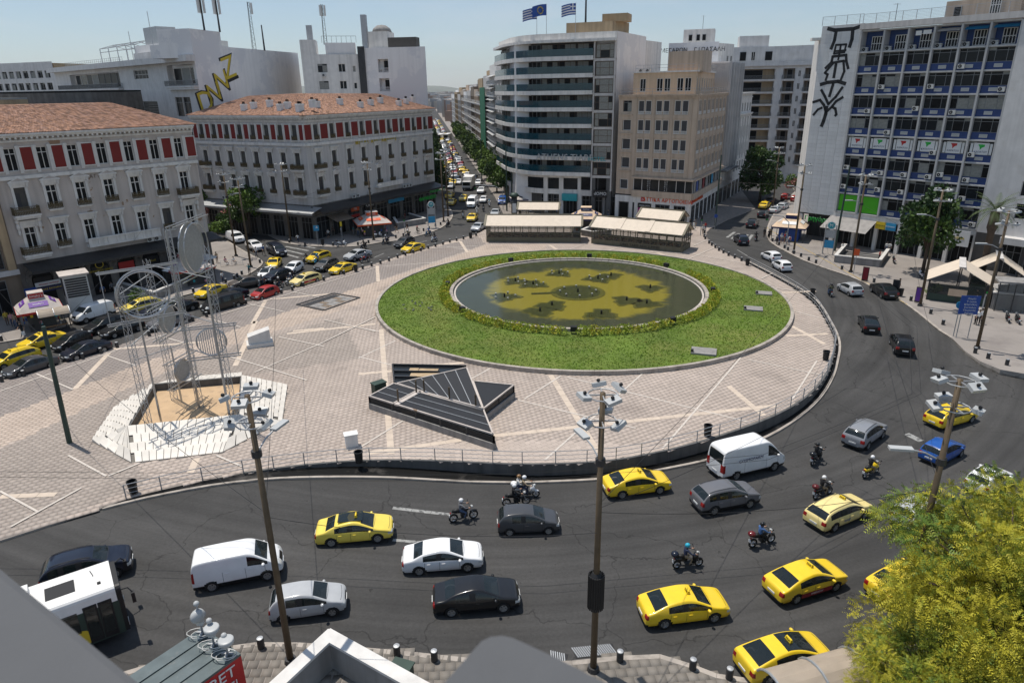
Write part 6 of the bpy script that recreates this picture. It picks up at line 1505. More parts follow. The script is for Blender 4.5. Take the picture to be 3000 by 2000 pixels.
def side_strip(txt,col,x0,x1,z0,z1,tm='sign_white',size=.16,y=None):
 def f(t,sp,c):
  for sd in(-1,1):
   bv_y=(sp['W']/2)*1.0+.006;mb=MB();mb.box(-(x1-x0)/2,(x1-x0)/2,-.004,.004,0,z1-z0);o=None
   if col:o=part('door_advert',mb.mesh('door_advert',col),t,((x0+x1)/2,sd*bv_y,z0))
   if txt:part('lettering',tmesh(tm,txt,size,.003),t,((x0+x1)/2,sd*(bv_y+.006),(z0+z1)/2),rot=(R(90),0,0 if sd<0 else math.pi))
 return f
def roof_rack(t,sp,c):
 mb=MB()
 for x in(-.9,-.2):mb.beam((x,-.6,c['roof']+.08),(x,.6,c['roof']+.08),.04)
 mb.to('roof_rack','galv',t)
def dark_panel(x0,x1,w=.44):
 def f(t,sp,c):
  mb=MB();mb.box(x0,x1,-w,w,c['roof']-.02,c['roof']+.008);mb.to('roof_panel','car_glass',t)
 return f
GT,GC='yellow taxis on the road','cars on the road'
NEARCARS=[('sedan',LEM,(965.6,1600),(1111.5,1592),'pale yellow taxi with a black glass roof on the near lane',dict(taxi=True,extras=(dark_panel(-.9,.55,.5),))),('sedan',WHT,(1224.7,1684),(1371.9,1677),'white saloon car between the pale taxi and the black saloon',{}),('sedan',BLK,(1316,1806),(1479.7,1795),'glossy black saloon nearest the central concrete parapet',dict()),('hatch',DGR,(1488,1570),(1612,1566),'dark grey three door hatchback below the white scooter',{}),('hatch',SIL,(835,1824),(974,1808),'silver hatchback with a peeling roof behind the lamp post',{}),('small_van',WHT,(613.8,1732),(792,1701),'white panel van behind the lamp post near the bus',{}),('suv',NAV,(180,1736),(338.5,1694),'navy blue suv beside the white and green bus',dict(rimdark=False)),('notch',YEL,(1817,1462),(1935,1447),'yellow taxi close to the retaining wall, left of the lettered van',dict(taxi=True)),('van',WHT,(2152,1407),(2265,1379),'white high roof van with COSMOFARM lettering',dict(extras=(side_strip('COSMOFARM',None,-1.6,.6,1.25,1.7,'sign_navy',.34),))),('suv',GRY,(2089.7,1509),(2196.9,1488),'grey suv below the white lettered van',{}),('notch',YEL,(1943,1842),(2090.7,1823),'bright yellow taxi in the nearest lane, right of the tall lamp post',dict(taxi=True)),('notch',YEL,(2330.4,1769),(2444.3,1732),'yellow taxi with a dark red FREENOW door panel',dict(taxi=True,extras=(side_strip('FREENOW','sign_maroon',-1.05,1.0,.34,.60,'sign_white',.17),))),('liftback',YEL,(2262,2003),(2385,1968),'yellow liftback taxi half under the curved bus shelter',dict(taxi=True)),('wagon',CRM,(2440.5,1559),(2531,1520),'cream estate taxi with blue web lettering on its door',dict(taxi=True,extras=(side_strip('taxi.gr',None,-.9,.2,.5,.75,'sign_blue',.24),))),('hatch',SIL,(2684.5,1558),(2752,1520),'silver hatchback partly hidden by the yellow green tree',{}),('suv',(.22,.23,.25),(2539,1319),(2586,1282.8),'light grey compact suv driving away beside the black motorcycle',{}),('wagon',YEL,(2780,1259),(2843,1239),'yellow estate taxi behind the right lamp post',dict(taxi=True)),('hatch',BLU,(2758.8,1368),(2817,1336),'bright blue hatchback behind the right lamp post',{}),('hatch',WHT,(2905,1455),(2950,1425),'white city car with a black roof above the tree',dict(extras=(dark_panel(-1.2,.3,.5),))),('notch',YEL,(2630,1778),(2745,1728),'yellow taxi mostly hidden behind the tree',dict(taxi=True)),('hatch',SIL,(2486,868),(2455,851.6),'silver hatchback with roof rails on the right hand road',dict(extras=(roof_rack,))),('coupe_suv',BLK,(2581,875),(2550.7,855),'black coupe suv stopped by the right kerb',{}),('liftback',BLK,(2525.8,975),(2513,946),'black liftback car driving away on the right hand road',{}),('suv',BLK,(2618.6,1040),(2605,1003),'black suv, lower of the dark cars on the right hand road',{}),('hatch',WHT,(2257,769),(2231,757),'white hatchback behind the railing, farther of the white pair',{}),('hatch',WHT,(2284.7,797),(2263,784),'white rounded hatchback behind the railing, nearer of the white pair',{}),('suv',NAV,(2161,719),(2149,708),'dark suv with a light bar turning past the crossing stripes',{}),('suv',BLK,(2212,671),(2221,661),'black suv leaving by the side street beside the blue kiosk',{}),('hatch',BLK,(2241,640),(2252,633),'black hatchback in the side street behind a black suv',dict(taxi=False)),('sedan',YEL,(2245,614),(2257,607),'yellow taxi waiting in the shaded side street',dict(taxi=True)),('sedan',SIL,(2276.5,627),(2287,620.5),'silver saloon in the side street behind a lamp post',{}),('wagon',SIL,(2298,617),(2310,610),'silver people carrier in the side street under the signal arch',{}),('hatch',RED,(2306,588),(2317,582.5),'red hatchback in the side street, left of two red cars',{}),('hatch',RED,(2336,594),(2347,589),'red hatchback in the side street, right of two red cars',{}),('hatch',NAV,(2263,600),(2273,594),'dark blue car in the side street beyond the taxi',{}),('small_van',WHT,(322,927),(255,947),'white van with side windows beside the left kiosk',{}),('wagon',BLK,(358,957),(288.6,980),'black estate with chrome window line left of the sculpture',{}),('sedan',BLK,(409.8,969),(336,991.5),'black saloon with silver rims left of the sculpture',{}),('hatch',BLK,(250,1010),(205.7,1026),'tiny black city car with a pale roof window',{}),('sedan',NAV,(307.7,1033),(228,1057),'dark navy saloon nearest the left bollards',{}),('sedan',YEL,(178.6,1007),(100,1029),'yellow saloon taxi behind the leaning dark pole',dict(taxi=True)),('wagon',YEL,(102,1056),(12,1085),'yellow estate taxi at the left frame edge',dict(taxi=True)),('sedan',DGR,(148,1079),(67,1105),'charcoal saloon at the lower left of the queue',{}),('coupe_suv',GRY,(553,948),(468,974),'dark grey suv seen through the sculpture discs',{}),('wagon',LEM,(465,903),(382,923),'pale yellow estate taxi behind the large sculpture ring',dict(taxi=True)),('hatch',NAV,(497,920),(440,934),'navy hatchback behind the large sculpture ring',{}),('sedan',BLK,(570,908),(500,926),'black saloon hidden behind the sculpture towers',{}),('notch',YEL,(659,858),(608.5,877),'yellow taxi left of the black van in the queue',dict(taxi=True)),('people_van',BLK,(702,900),(628,920),'black panel van in the queue beside the sculpture',{}),('coupe_suv',BRN,(754,841),(706,850),'bronze suv waiting near the left pavement corner',{}),('sedan',NAV,(712,873),(664,886),'navy saloon half hidden by the black van',{}),('hatch',RED,(812.6,866),(764.8,882),'red hatchback next to the bollards',{}),('hatch',WHT,(809,806),(787,822),'white hatchback with a black roof facing the camera',dict(extras=(dark_panel(-1.2,.3,.52),))),('suv',NAV,(852,816),(802,831),'navy suv between the white hatchback and the cream taxi',{}),('hatch',WHT,(883,793),(868,801),'white hatchback behind the navy suv',{}),('suv',YEL,(972,759),(921,776.5),'yellow suv with a dark roof panel beside the scooter',dict(extras=(dark_panel(-.9,.2,.45),))),('suv',(.10,.095,.09),(993,781),(948.6,799),'grey suv between two yellow cars',{}),('wagon',CRM,(930.6,827),(886,840.5),'cream estate taxi with a red door panel',dict(taxi=True,extras=(side_strip('FREENOW','sign_red',-1.0,1.0,.42,.68,'sign_white',.16),))),('sedan',YEL,(1039,792.5),(996.5,806.5),'yellow saloon taxi by the litter bin',dict(taxi=True)),('coupe_suv',SIL,(1082,756),(1036.9,767.5),'silver coupe suv behind the red moped',{}),('suv',DGR,(1217,716),(1177.8,731),'dark grey suv beside the farther yellow taxi',{}),('notch',YEL,(1239,733),(1204,743.5),'yellow taxi farthest along the bollards',dict(taxi=True)),('sedan',YEL,(826,775),(816,788.5),'yellow taxi facing the camera behind the white hatchback',dict(taxi=True)),('people_van',NAV,(781,741),(813,757),'black people carrier turning out of the left side street',{}),('suv',WHT,(717,728),(749,741.5),'white suv leaving the left side street',{}),('small_van',WHT,(664,706),(690,716),'white and yellow patrol car between dark awnings',{}),('sedan',SIL,(1425,668),(1403,682),'silver hatchback turning left at the pavilion corner',{}),]
for kind,col,rp,fp,label,kw in NEARCARS:
 p,rz,wb=two(rp,fp,CARS[kind]['W']);sp=CARS[kind];WHEELBASE.append((label[:30],round(wb,2),round(sp['ax'][0]-sp['ax'][1],2)))
 add_car(kind,col,p,rz,label,**kw)
 # the queue down the avenue, facing the square
AV=[('sedan',YEL,1384,646,1,'yellow taxi at the head of the avenue, beside the turning silver car'),('sedan',SIL,1452,632,1,'silver saloon by the avenue kerb near the green advert column'),('hatch',WHT,1417,593,1,'white hatchback behind two scooters on the avenue'),('van',WHT,1385,606,1,'white minibus at the front of the avenue queue'),('coupe_suv',WHT,1411,566,1,'white suv second in the right avenue lane'),('suv',WHT,1402,543,1,'white suv with a dark roof third in the right avenue lane'),('sedan',NAV,1390,527,1,'dark saloon fourth in the right avenue lane'),('sedan',YEL,1359,588,1,'yellow taxi beside the white minibus'),('sedan',YEL,1323,600,1,'yellow taxi parked by the left avenue kerb, nearer one'),('sedan',YEL,1318,580,1,'yellow taxi parked by the left avenue kerb, farther one'),('hatch',SIL,1322,552,1,'silver car by the left avenue kerb'),('sedan',YEL,1330,541,1,'yellow taxi beside the silver kerb car'),('small_van',BLU,1473,598,1,'dark blue van parked by the pale kiosk')]
for kind,col,px,py,d,label in AV:
 p=atr(px,py);add_car(kind,col,(p.x,p.y,0),R(-90)-R(6.7),label,taxi=(col==YEL))
q=random.Random(21);farlab=0
lanes=(-4.3,-1.3,1.9);pal=[WHT,WHT,SIL,YEL,NAV,BLK,WHT,GRY,RED,YEL];nmc={WHT:'white',SIL:'silver',YEL:'yellow',NAV:'dark blue',BLK:'black',GRY:'grey',RED:'red'}
for li,ln in enumerate(lanes):
 y=188+li*4 if li!=1 else 196
 while y<640:
  kind=q.choice(('sedan','hatch','suv','hatch','wagon'));col=q.choice(pal)
  add_car(kind,col,(AVE(y)+ln+q.uniform(-.3,.3),y,.0),R(-90)-R(6.7),'%s car in the distant avenue traffic'%nmc[col]if col!=YEL else 'yellow taxi in the distant avenue traffic','distant %s cars on the avenue'%nmc[col],taxi=(col==YEL),detail=False)
  y+=q.uniform(6.2,9.5)*(1+.7*(y>330))
for k,(ln,y)in enumerate(((-3.0,372),(.8,374))):
 t=thing('bus','white city bus far down the avenue, %s of two'%('left','right')[k],'bus',(AVE(y)+ln,y,0),R(-6.7));mb=MB();mb.box(-1.25,1.25,0,11.5,.4,3.1);mb.to('body','white_paint',t);mb=MB();mb.box(-1.1,1.1,-.03,0,1.2,2.7);mb.to('windshield','car_glass',t)
 for x in(-1.0,1.0):
  for yy in(2.4,9):w=MB();w.cyl((x-.14,yy,.45),(x+.14,yy,.45),.45,n=12);w.to('wheel','rubber',t)
  # delivery truck on the avenue
p=atr(1367,560);t=thing('delivery_truck','white box truck behind the minibus on the avenue','truck',(p.x,p.y,0),R(-6.7))
mb=MB();mb.box(-1.2,1.2,1.9,7.2,.9,3.4);mb.to('cargo_box','white_paint',t);mb=MB();mb.box(-1.1,1.1,0,1.8,.5,2.4);mb.to('cab','white_paint',t);mb=MB();mb.box(-.95,.95,-.03,0,1.4,2.2);mb.to('windshield','car_glass',t);mb=MB();mb.box(-1.05,1.05,-.04,0,.5,.9);mb.to('bumper','dark_metal',t);mb=MB();mb.box(-.9,.9,.2,7,.5,.9);mb.to('chassis','black',t)
for x in(-.95,.95):
 for yy in(.9,5.8):w=MB();w.cyl((x-.14,yy,.42),(x+.14,yy,.42),.42,n=12);w.to('wheel','rubber',t)
 # the city bus at the lower left
pa,pb=atr(280.6,1904),atr(385,1864);d=(pb-pa);d.z=0;d.normalize();rz=math.atan2(d.y,d.x);nrm=Vector((-d.y,d.x,0));c0=pb+nrm*1.27
t=thing('city_bus','white and dark green city bus with black doors, cut off by the grey parapet','bus',(c0.x,c0.y,road_z(c0.x,c0.y)),rz)
def rounded(w,x0,x1,z0,z1,r=.18,m='white_paint',name='body',n=4):
 mb=MB();prof=[(-w/2,z0),(w/2,z0)]+[(w/2-r+r*math.cos(a),z1-r+r*math.sin(a))for a in np.linspace(0,math.pi/2,n)]+[(-w/2+r-r*math.sin(a),z1-r+r*math.cos(a))for a in np.linspace(0,math.pi/2,n)]
 k=len(prof);mb.add([(x,y,z)for x in(x0,x1)for y,z in prof],[tuple(range(k-1,-1,-1))[::-1],tuple(range(2*k-1,k-1,-1))[::-1]]+[(i,k+i,k+(i+1)%k,(i+1)%k)[::-1]for i in range(k)]);return mb.mesh(name,m)
part('body',rounded(2.54,-11.8,-.12,.42,2.3,.02,'pole_green'),t);part('roof',rounded(2.54,-11.8,-.16,2.3,3.1,.22,'white_paint','roof'),t);part('front_mask',rounded(2.5,-.16,.06,.45,3.02,.25,'black','front_mask'),t)
mb=MB();mb.box(.06,.075,-1.12,1.12,1.1,2.75);mb.to('windshield','car_glass',t)
for sd in(-1,1):mb=MB();mb.box(.03,.085,sd*.95-.2,sd*.95+.2,.62,.85);mb.to('headlight','lamp_glass',t)
for k in range(2):
 x0=-1.45+k*.62-.15;dr=MB();dr.box(x0,x0+.58,-1.29,-1.262,.5,2.55);o=dr.to('door','black',t);gp=MB();gp.box(x0+.07,x0+.51,-1.302,-1.291,.75,2.45);gp.to('pane','car_glass',o)
for k in range(6):mb=MB();x0=-3.2-k*1.45;mb.box(x0,x0+1.35,-1.285,-1.262,1.25,2.4);mb.to('side_window','car_glass',t)
mb=MB();mb.box(-2.9,-1.7,-.55,.45,3.1,3.13);mb.to('roof_hatch','black',t);part('roof_unit',rounded(2.0,-6.2,-3.5,3.08,3.42,.15,'white_paint','roof_unit'),t)
mb=MB();mb.cyl((-.9,.2,3.1),(-.98,.25,3.4),.02,n=6);mb.to('antenna','black',t);mb=MB();mb.box(-.8,-.65,-.65,-.5,3.1,3.16);mb.to('vent','black',t)
for sd in(-1,1):mb=MB();mb.tube([(-.05,sd*1.15,2.75),(.35,sd*1.35,2.85),(.5,sd*1.45,2.6)],.03);mb.box(.42,.58,sd*1.45-.12,sd*1.45+.12,2.05,2.6);mb.to('wing_mirror','black',t)
for x in(-2.6,-9):
 for sd in(-1,1):w=MB();w.cyl((x,sd*1.0,.48),(x,sd*1.275,.48),.48,n=18);o=w.to('wheel','rubber',t);w=MB();w.cyl((x,sd*1.2,.48),(x,sd*1.285,.48),.28,n=14);w.to('rim','rim',o)
for k,(x,zz)in enumerate(((-1.9,.9),(-4.2,1.0),(-5.5,.8))):ds=MB();ds.cyl((x,-1.275,zz),(x,-1.283,zz),.45,n=18);ds.to('green_disc','sign_green' if k%2 else 'sign_gold',t)
# ------------------------------------------------------------------ people, motorcycles
POSES={}
def limb_mesh(name,J,E,rad,seg_mat,hands=(),sub=1):
 """one continuous skinned figure: joints J, bones E, radius per joint; seg_mat gives the cloth of each bone"""
 keys=list(J);idx={k:i for i,k in enumerate(keys)}
 me=bpy.data.meshes.new(name);me.from_pydata([J[k]for k in keys],[(idx[a],idx[b])for a,b in E],[])
 o=bpy.data.objects.new('tmp',me);o.modifiers.new('s','SKIN');bpy.data.objects.remove(o);sv=me.skin_vertices[0].data
 for k in keys:r=rad[k];sv[idx[k]].radius=(r,r)if not isinstance(r,tuple)else r;sv[idx[k]].use_root=False
 sv[idx['pelvis']].use_root=True
 r=baked(me,[('SKIN',{}),('SUBSURF',dict(levels=sub,render_levels=sub))]);r.name='body'
 r.materials.clear()
 for m in('skin','cloth_white','cloth_navy','black'):r.materials.append(MATS[m])
 segs=[(Vector(J[a]),Vector(J[b]),seg_mat(a,b))for a,b in E];mi=[]
 for p in r.polygons:
  c=p.center;best=None
  for a,b,m in segs:
   d=b-a;t=max(0,min(1,(c-a).dot(d)/max(d.length_squared,1e-9)));e=(c-a-d*t).length
   if best is None or e<best[0]:best=(e,m)
  mi.append(best[1])
 r.polygons.foreach_set('material_index',mi);r.polygons.foreach_set('use_smooth',[True]*len(mi));return r
def seg_std(short=False,bare=False):
 def f(a,b):
  s={a,b}
  if s&{'toeL','toeR'}:return 3
  if s&{'head','headtop','nose'}or s=={'neck','head'}:return 0
  if any(k[:4]in('hand','fing','thum')for k in s):return 0
  if any(k[:5]in('elbow','wrist')for k in s)and 'shL' not in s and 'shR' not in s:return 0 if bare else 1
  if any(k[:4]=='knee' for k in s)and any(k[:5]=='ankle' for k in s):return 0 if short else 2
  if any(k[:3]=='hip' or k[:4]=='knee' for k in s):return 2
  return 1
 return f
def skeleton(pose):
 J=dict(pelvis=(0,0,.96),belly=(0,-.01,1.10),chest=(0,.01,1.30),neck=(0,0,1.47),head=(0,-.02,1.60),headtop=(0,-.015,1.71),nose=(0,-.125,1.60))
 for s,n in((-1,'R'),(1,'L')):
  J.update({'sh'+n:(s*.18,.01,1.41),'elbow'+n:(s*.24,.03,1.14),'wrist'+n:(s*.25,-.05,.90),'hand'+n:(s*.25,-.07,.82),'hip'+n:(s*.095,0,.92),'knee'+n:(s*.10,-.02,.50),'ankle'+n:(s*.10,.02,.09),'toe'+n:(s*.11,-.14,.035)})
 if pose=='walk':
  J.update(kneeL=(.10,-.17,.52),ankleL=(.10,-.27,.13),toeL=(.11,-.42,.08),kneeR=(-.10,.06,.50),ankleR=(-.10,.33,.17),toeR=(-.11,.24,.05),elbowL=(.24,.16,1.16),wristL=(.24,.12,.93),handL=(.24,.10,.85),elbowR=(-.24,-.08,1.15),wristR=(-.23,-.26,1.0),handR=(-.22,-.33,.96))
 if pose=='phone':
  J.update(elbowL=(.24,-.05,1.14),wristL=(.10,-.27,1.24),handL=(.06,-.31,1.30),elbowR=(-.26,.02,1.14))
 if pose=='point':
  J.update(elbowL=(.36,-.12,1.34),wristL=(.5,-.3,1.36),handL=(.56,-.37,1.37))
 if pose=='sit':
  J={k:(x,y,z-.48)for k,(x,y,z)in J.items()}
  for s,n in((-1,'R'),(1,'L')):J.update({'knee'+n:(s*.12,-.42,.47),'ankle'+n:(s*.12,-.44,.09),'toe'+n:(s*.12,-.60,.035),'wrist'+n:(s*.14,-.28,.56),'hand'+n:(s*.12,-.36,.55)})
 if pose in('ride','pillion'):
  J={k:(x,y,z-.14)for k,(x,y,z)in J.items()}
  lean=-.10
  for k in('belly','chest','neck','head','headtop','nose','shL','shR'):x,y,z=J[k];J[k]=(x,y+lean*(z-.82)*1.4,z)
  for s,n in((-1,'R'),(1,'L')):
   J.update({'hip'+n:(s*.10,0,.80),'knee'+n:(s*.22,-.36,.66),'ankle'+n:(s*.19,-.22,.29),'toe'+n:(s*.19,-.38,.24)})
   if pose=='ride':J.update({'elbow'+n:(s*.33,-.28,1.06),'wrist'+n:(s*.30,-.50,1.02),'hand'+n:(s*.29,-.58,1.02)})
   else:J.update({'elbow'+n:(s*.27,-.16,1.02),'wrist'+n:(s*.17,-.34,.94),'hand'+n:(s*.12,-.40,.94)})
 for s,n in((-1,'R'),(1,'L')):
  h=Vector(J['hand'+n]);w=Vector(J['wrist'+n]);d=(h-w).normalized();side=Vector((1,0,0))if abs(d.x)<.8 else Vector((0,1,0));side=(side-d*side.dot(d)).normalized()
  cur=d.cross(side)
  for k,(o,L)in enumerate(((-.032,.062),(-.011,.075),(.011,.072),(.032,.055))):
   J['fing%s%d'%(n,k)]=tuple(h+side*o+d*.02);J['fingt%s%d'%(n,k)]=tuple(h+side*o+d*(.02+L)+cur*(.03 if pose!='ride' else .045)*s)
  J['thum'+n]=tuple(h-d*.03-side*.055*s+d*.02)
 E=[('pelvis','belly'),('belly','chest'),('chest','neck'),('neck','head'),('head','headtop'),('head','nose')]
 for n in 'LR':E+=[('chest','sh'+n),('sh'+n,'elbow'+n),('elbow'+n,'wrist'+n),('wrist'+n,'hand'+n),('pelvis','hip'+n),('hip'+n,'knee'+n),('knee'+n,'ankle'+n),('ankle'+n,'toe'+n),('wrist'+n,'thum'+n)]+[e for k in range(4)for e in(('hand'+n,'fing%s%d'%(n,k)),('fing%s%d'%(n,k),'fingt%s%d'%(n,k)))]
 rad=dict(pelvis=(.15,.11),belly=(.14,.10),chest=(.16,.115),neck=.055,head=.095,headtop=.075,nose=.016)
 for n in 'LR':rad.update({'sh'+n:.072,'elbow'+n:.045,'wrist'+n:.030,'hand'+n:(.040,.02),'hip'+n:.10,'knee'+n:.062,'ankle'+n:.042,'toe'+n:.038,'thum'+n:.012});rad.update({'fing%s%d'%(n,k):.010 for k in range(4)});rad.update({'fingt%s%d'%(n,k):.008 for k in range(4)})
 return J,E,rad
def person_mesh(pose,short=False,bare=False):
 k=(pose,short,bare)
 if k not in POSES:J,E,rad=skeleton(pose);POSES[k]=(limb_mesh('body',J,E,rad,seg_std(short,bare)),J)
 return POSES[k]
hm=MB();hm.ball((0,.012,.03),.106,.118,.115,12,8);HAIR=hm.mesh('hair','hair',True)
hm=MB();hm.ball((0,.0,.0),.135,.155,.14,14,9);HELMET=hm.mesh('helmet','paint',True)
hm=MB();hm.ball((0,-.062,-.012),.118,.105,.055,12,6);VISOR=hm.mesh('visor','car_glass',True)
hm=MB();hm.lathe([(.01,.10),(.10,.09),(.115,.02),(.20,.01),(.20,0),(.115,.0)],14);HAT=hm.mesh('sun_hat','cloth_khaki',True)
em=MB()
for sx in(-.036,.036):em.ball((sx,-.088,.012),.014,.010,.009,6,4)
EYES=em.mesh('eyes','black',True)
em=MB();em.box(-.025,.025,-.098,-.085,-.052,-.044);MOUTH=em.mesh('mouth','skin');em=MB();em.ball((-.098,0,0),.015,.028,.035,6,5);em.ball((.098,0,0),.015,.028,.035,6,5);EARS=em.mesh('ears','skin',True)
def person(p,rz,pose,label,shirt='white',legs='navy',short=False,bare=False,helmet=None,hat=False,group=None,z=None,bag=None,scale=1.0):
 me,J=person_mesh(pose,short,bare)
 t=thing('person',label,'person',(p[0],p[1],ZP+.02 if z is None else z),rz,group)
 b=part('body',me,t)
 for i,m in((1,'cloth_'+shirt),(2,'cloth_'+legs)):b.material_slots[i].link='OBJECT';b.material_slots[i].material=MATS[m]
 hd=J['head'];hp=(hd[0],hd[1],hd[2]+.03)
 if helmet:h=part('helmet',HELMET,t,hp,color=helmet);part('visor',VISOR,h)
 else:part('hair',HAIR,t,hp);part('eyes',EYES,t,hp);part('ears',EARS,t,hp);part('mouth',MOUTH,t,hp)
 if hat:part('sun_hat',HAT,t,(hd[0],hd[1],hd[2]+.06))
 if bag:
  bm_=MB();bm_.ball((0,.17,1.22),.15,.10,.22,10,7);part('backpack',bm_.mesh('backpack','cloth_'+bag),t)
 if scale!=1:t.scale=(scale,)*3
 return t
MOTO={}
def moto_parts(kind):
 if kind in MOTO:return MOTO[kind]
 P_=[];scooter=kind!='bike';wb=.66;r=.27 if scooter else .31;w=.11
 ty=MB();ty.lathe([(r*.72,-w*.5),(r*.93,-w*.48),(r,-w*.15),(r,w*.15),(r*.93,w*.48),(r*.72,w*.5)],18,'Y',close=True);tym=ty.mesh('tyre','rubber',True)
 ri=MB();ri.lathe([(r*.74,-.03),(r*.74,.03),(r*.62,.03),(r*.62,-.03)],18,'Y',close=True)
 for k in range(6):a=k*math.pi/3;ri.beam((0,0,0),(r*.68*math.cos(a),0,r*.68*math.sin(a)),.03)
 ri.cyl((0,-.06,0),(0,.06,0),.06,n=8);rim_=ri.mesh('rim','rim')
 def add(n_,mb,m,off=(0,0,0),body=False,sm=False):P_.append((n_,mb.mesh(n_,m,sm),off,body))
 if scooter:
  mb=MB();mb.tube([(-.78,0,.62),(-.6,0,.66),(-.3,0,.64),(-.12,0,.52)],[.10,.17,.17,.12],12);add('tail_body',mb,'paint',body=True,sm=True)
  mb=MB();mb.box(-.2,.35,-.17,.17,.26,.34);add('footboard',mb,'black')
  mb=MB();mb.tube([(.30,0,.34),(.44,0,.62),(.46,0,.92)],[.16,.19,.13],10);add('leg_shield',mb,'paint',body=True,sm=True)
  mb=MB();mb.ball((.66,0,.47),.22,.08,.12,10,6);add('mudguard',mb,'paint',body=True,sm=True)
 else:
  mb=MB();mb.ball((.12,0,.82),.27,.15,.14,12,8);add('fuel_tank',mb,'paint',body=True,sm=True)
  mb=MB();mb.box(-.18,.25,-.14,.14,.32,.66);mb.cyl((.05,-.2,.45),(.05,.2,.45),.12,n=10);add('engine',mb,'dark_metal')
  mb=MB();mb.tube([(-.75,0,.78),(-.5,0,.72),(-.2,0,.70)],[.05,.09,.10],8);add('tail_body',mb,'paint',body=True,sm=True)
  mb=MB();mb.ball((.66,0,.58),.26,.07,.10,10,6);add('mudguard',mb,'paint',body=True,sm=True)
 mb=MB();mb.tube([(-.72,0,.80),(-.45,0,.82),(-.1,0,.78)],[.09,.14,.11],10);add('seat',mb,'black',sm=True)
 mb=MB()
 for sy in(-.075,.075):mb.cyl((.66,sy,r),(.44,sy,.95),.025,n=8)
 add('fork',mb,'galv')
 mb=MB();mb.tube([(.34,-.36,1.0),(.42,-.18,1.03),(.44,0,1.0),(.42,.18,1.03),(.34,.36,1.0)],.018,6);mb.cyl((.34,-.38,1.0),(.37,-.26,1.01),.028,n=8);mb.cyl((.34,.38,1.0),(.37,.26,1.01),.028,n=8);add('handlebar',mb,'black')
 mb=MB();mb.ball((.56,0,.93),.09,.12,.09,10,7);add('headlight',mb,'lamp_glass',sm=True)
 mb=MB();mb.tube([(.1,-.17,.32),(-.3,-.2,.30),(-.75,-.22,.42)],[.03,.05,.06],8);add('exhaust',mb,'dark_metal',sm=True)
 mb=MB();mb.add([(.60,-.2,1.0),(.60,.2,1.0),(.46,.16,1.36),(.46,-.16,1.36)],((0,1,2,3),(3,2,1,0)));add('windscreen',mb,'clear_glass')
 for sy in(-1,1):mb=MB();mb.cyl((.42,sy*.25,1.02),(.38,sy*.36,1.2),.012,n=6);mb.ball((.38,sy*.38,1.22),.03,.07,.05,8,5);add('wing_mirror',mb,'black')
 mb=MB();mb.ball((-.84,0,.70),.04,.09,.05,8,5);add('tail_light',mb,'tail_red');mb=MB();mb.box(-.93,-.90,-.09,.09,.44,.60);add('number_plate',mb,'sign_white')
 MOTO[kind]=(P_,tym,rim_,wb,r);return MOTO[kind]
tb_=MB();tb_.ball((-.82,0,1.0),.23,.24,.17,12,8);TOPBOX=tb_.mesh('top_box','paint',True)
def moto(p,rz,kind,col,label,box=None,group=None,z=None,stand=0):
 P_,ty,ri,wb,r=moto_parts(kind);t=thing('scooter' if kind!='bike' else 'motorcycle',label,'scooter' if kind!='bike' else 'motorcycle',(p[0],p[1],road_z(p[0],p[1])if z is None else z),rz,group)
 for n_,me,off,body in P_:part(n_,me,t,off,color=col if body else None)
 for x in(-wb,wb):w=part('wheel',ty,t,(x,0,r));part('rim',ri,w)
 if box:part('top_box',TOPBOX,t,color=box)
 if stand:t.rotation_euler=(R(stand),0,rz)
 return t
def rider(p,rz,label,helmet=WHT,shirt='black',legs='navy',pose='ride',back=0.0,**kw):
 d=Vector((math.cos(rz),math.sin(rz),0));q=Vector((p[0],p[1],0))-d*(.22+back)
 return person(q,rz+math.pi/2,pose,label,shirt,legs,helmet=helmet,z=road_z(p[0],p[1])+.02+(.06 if back else 0),**kw)
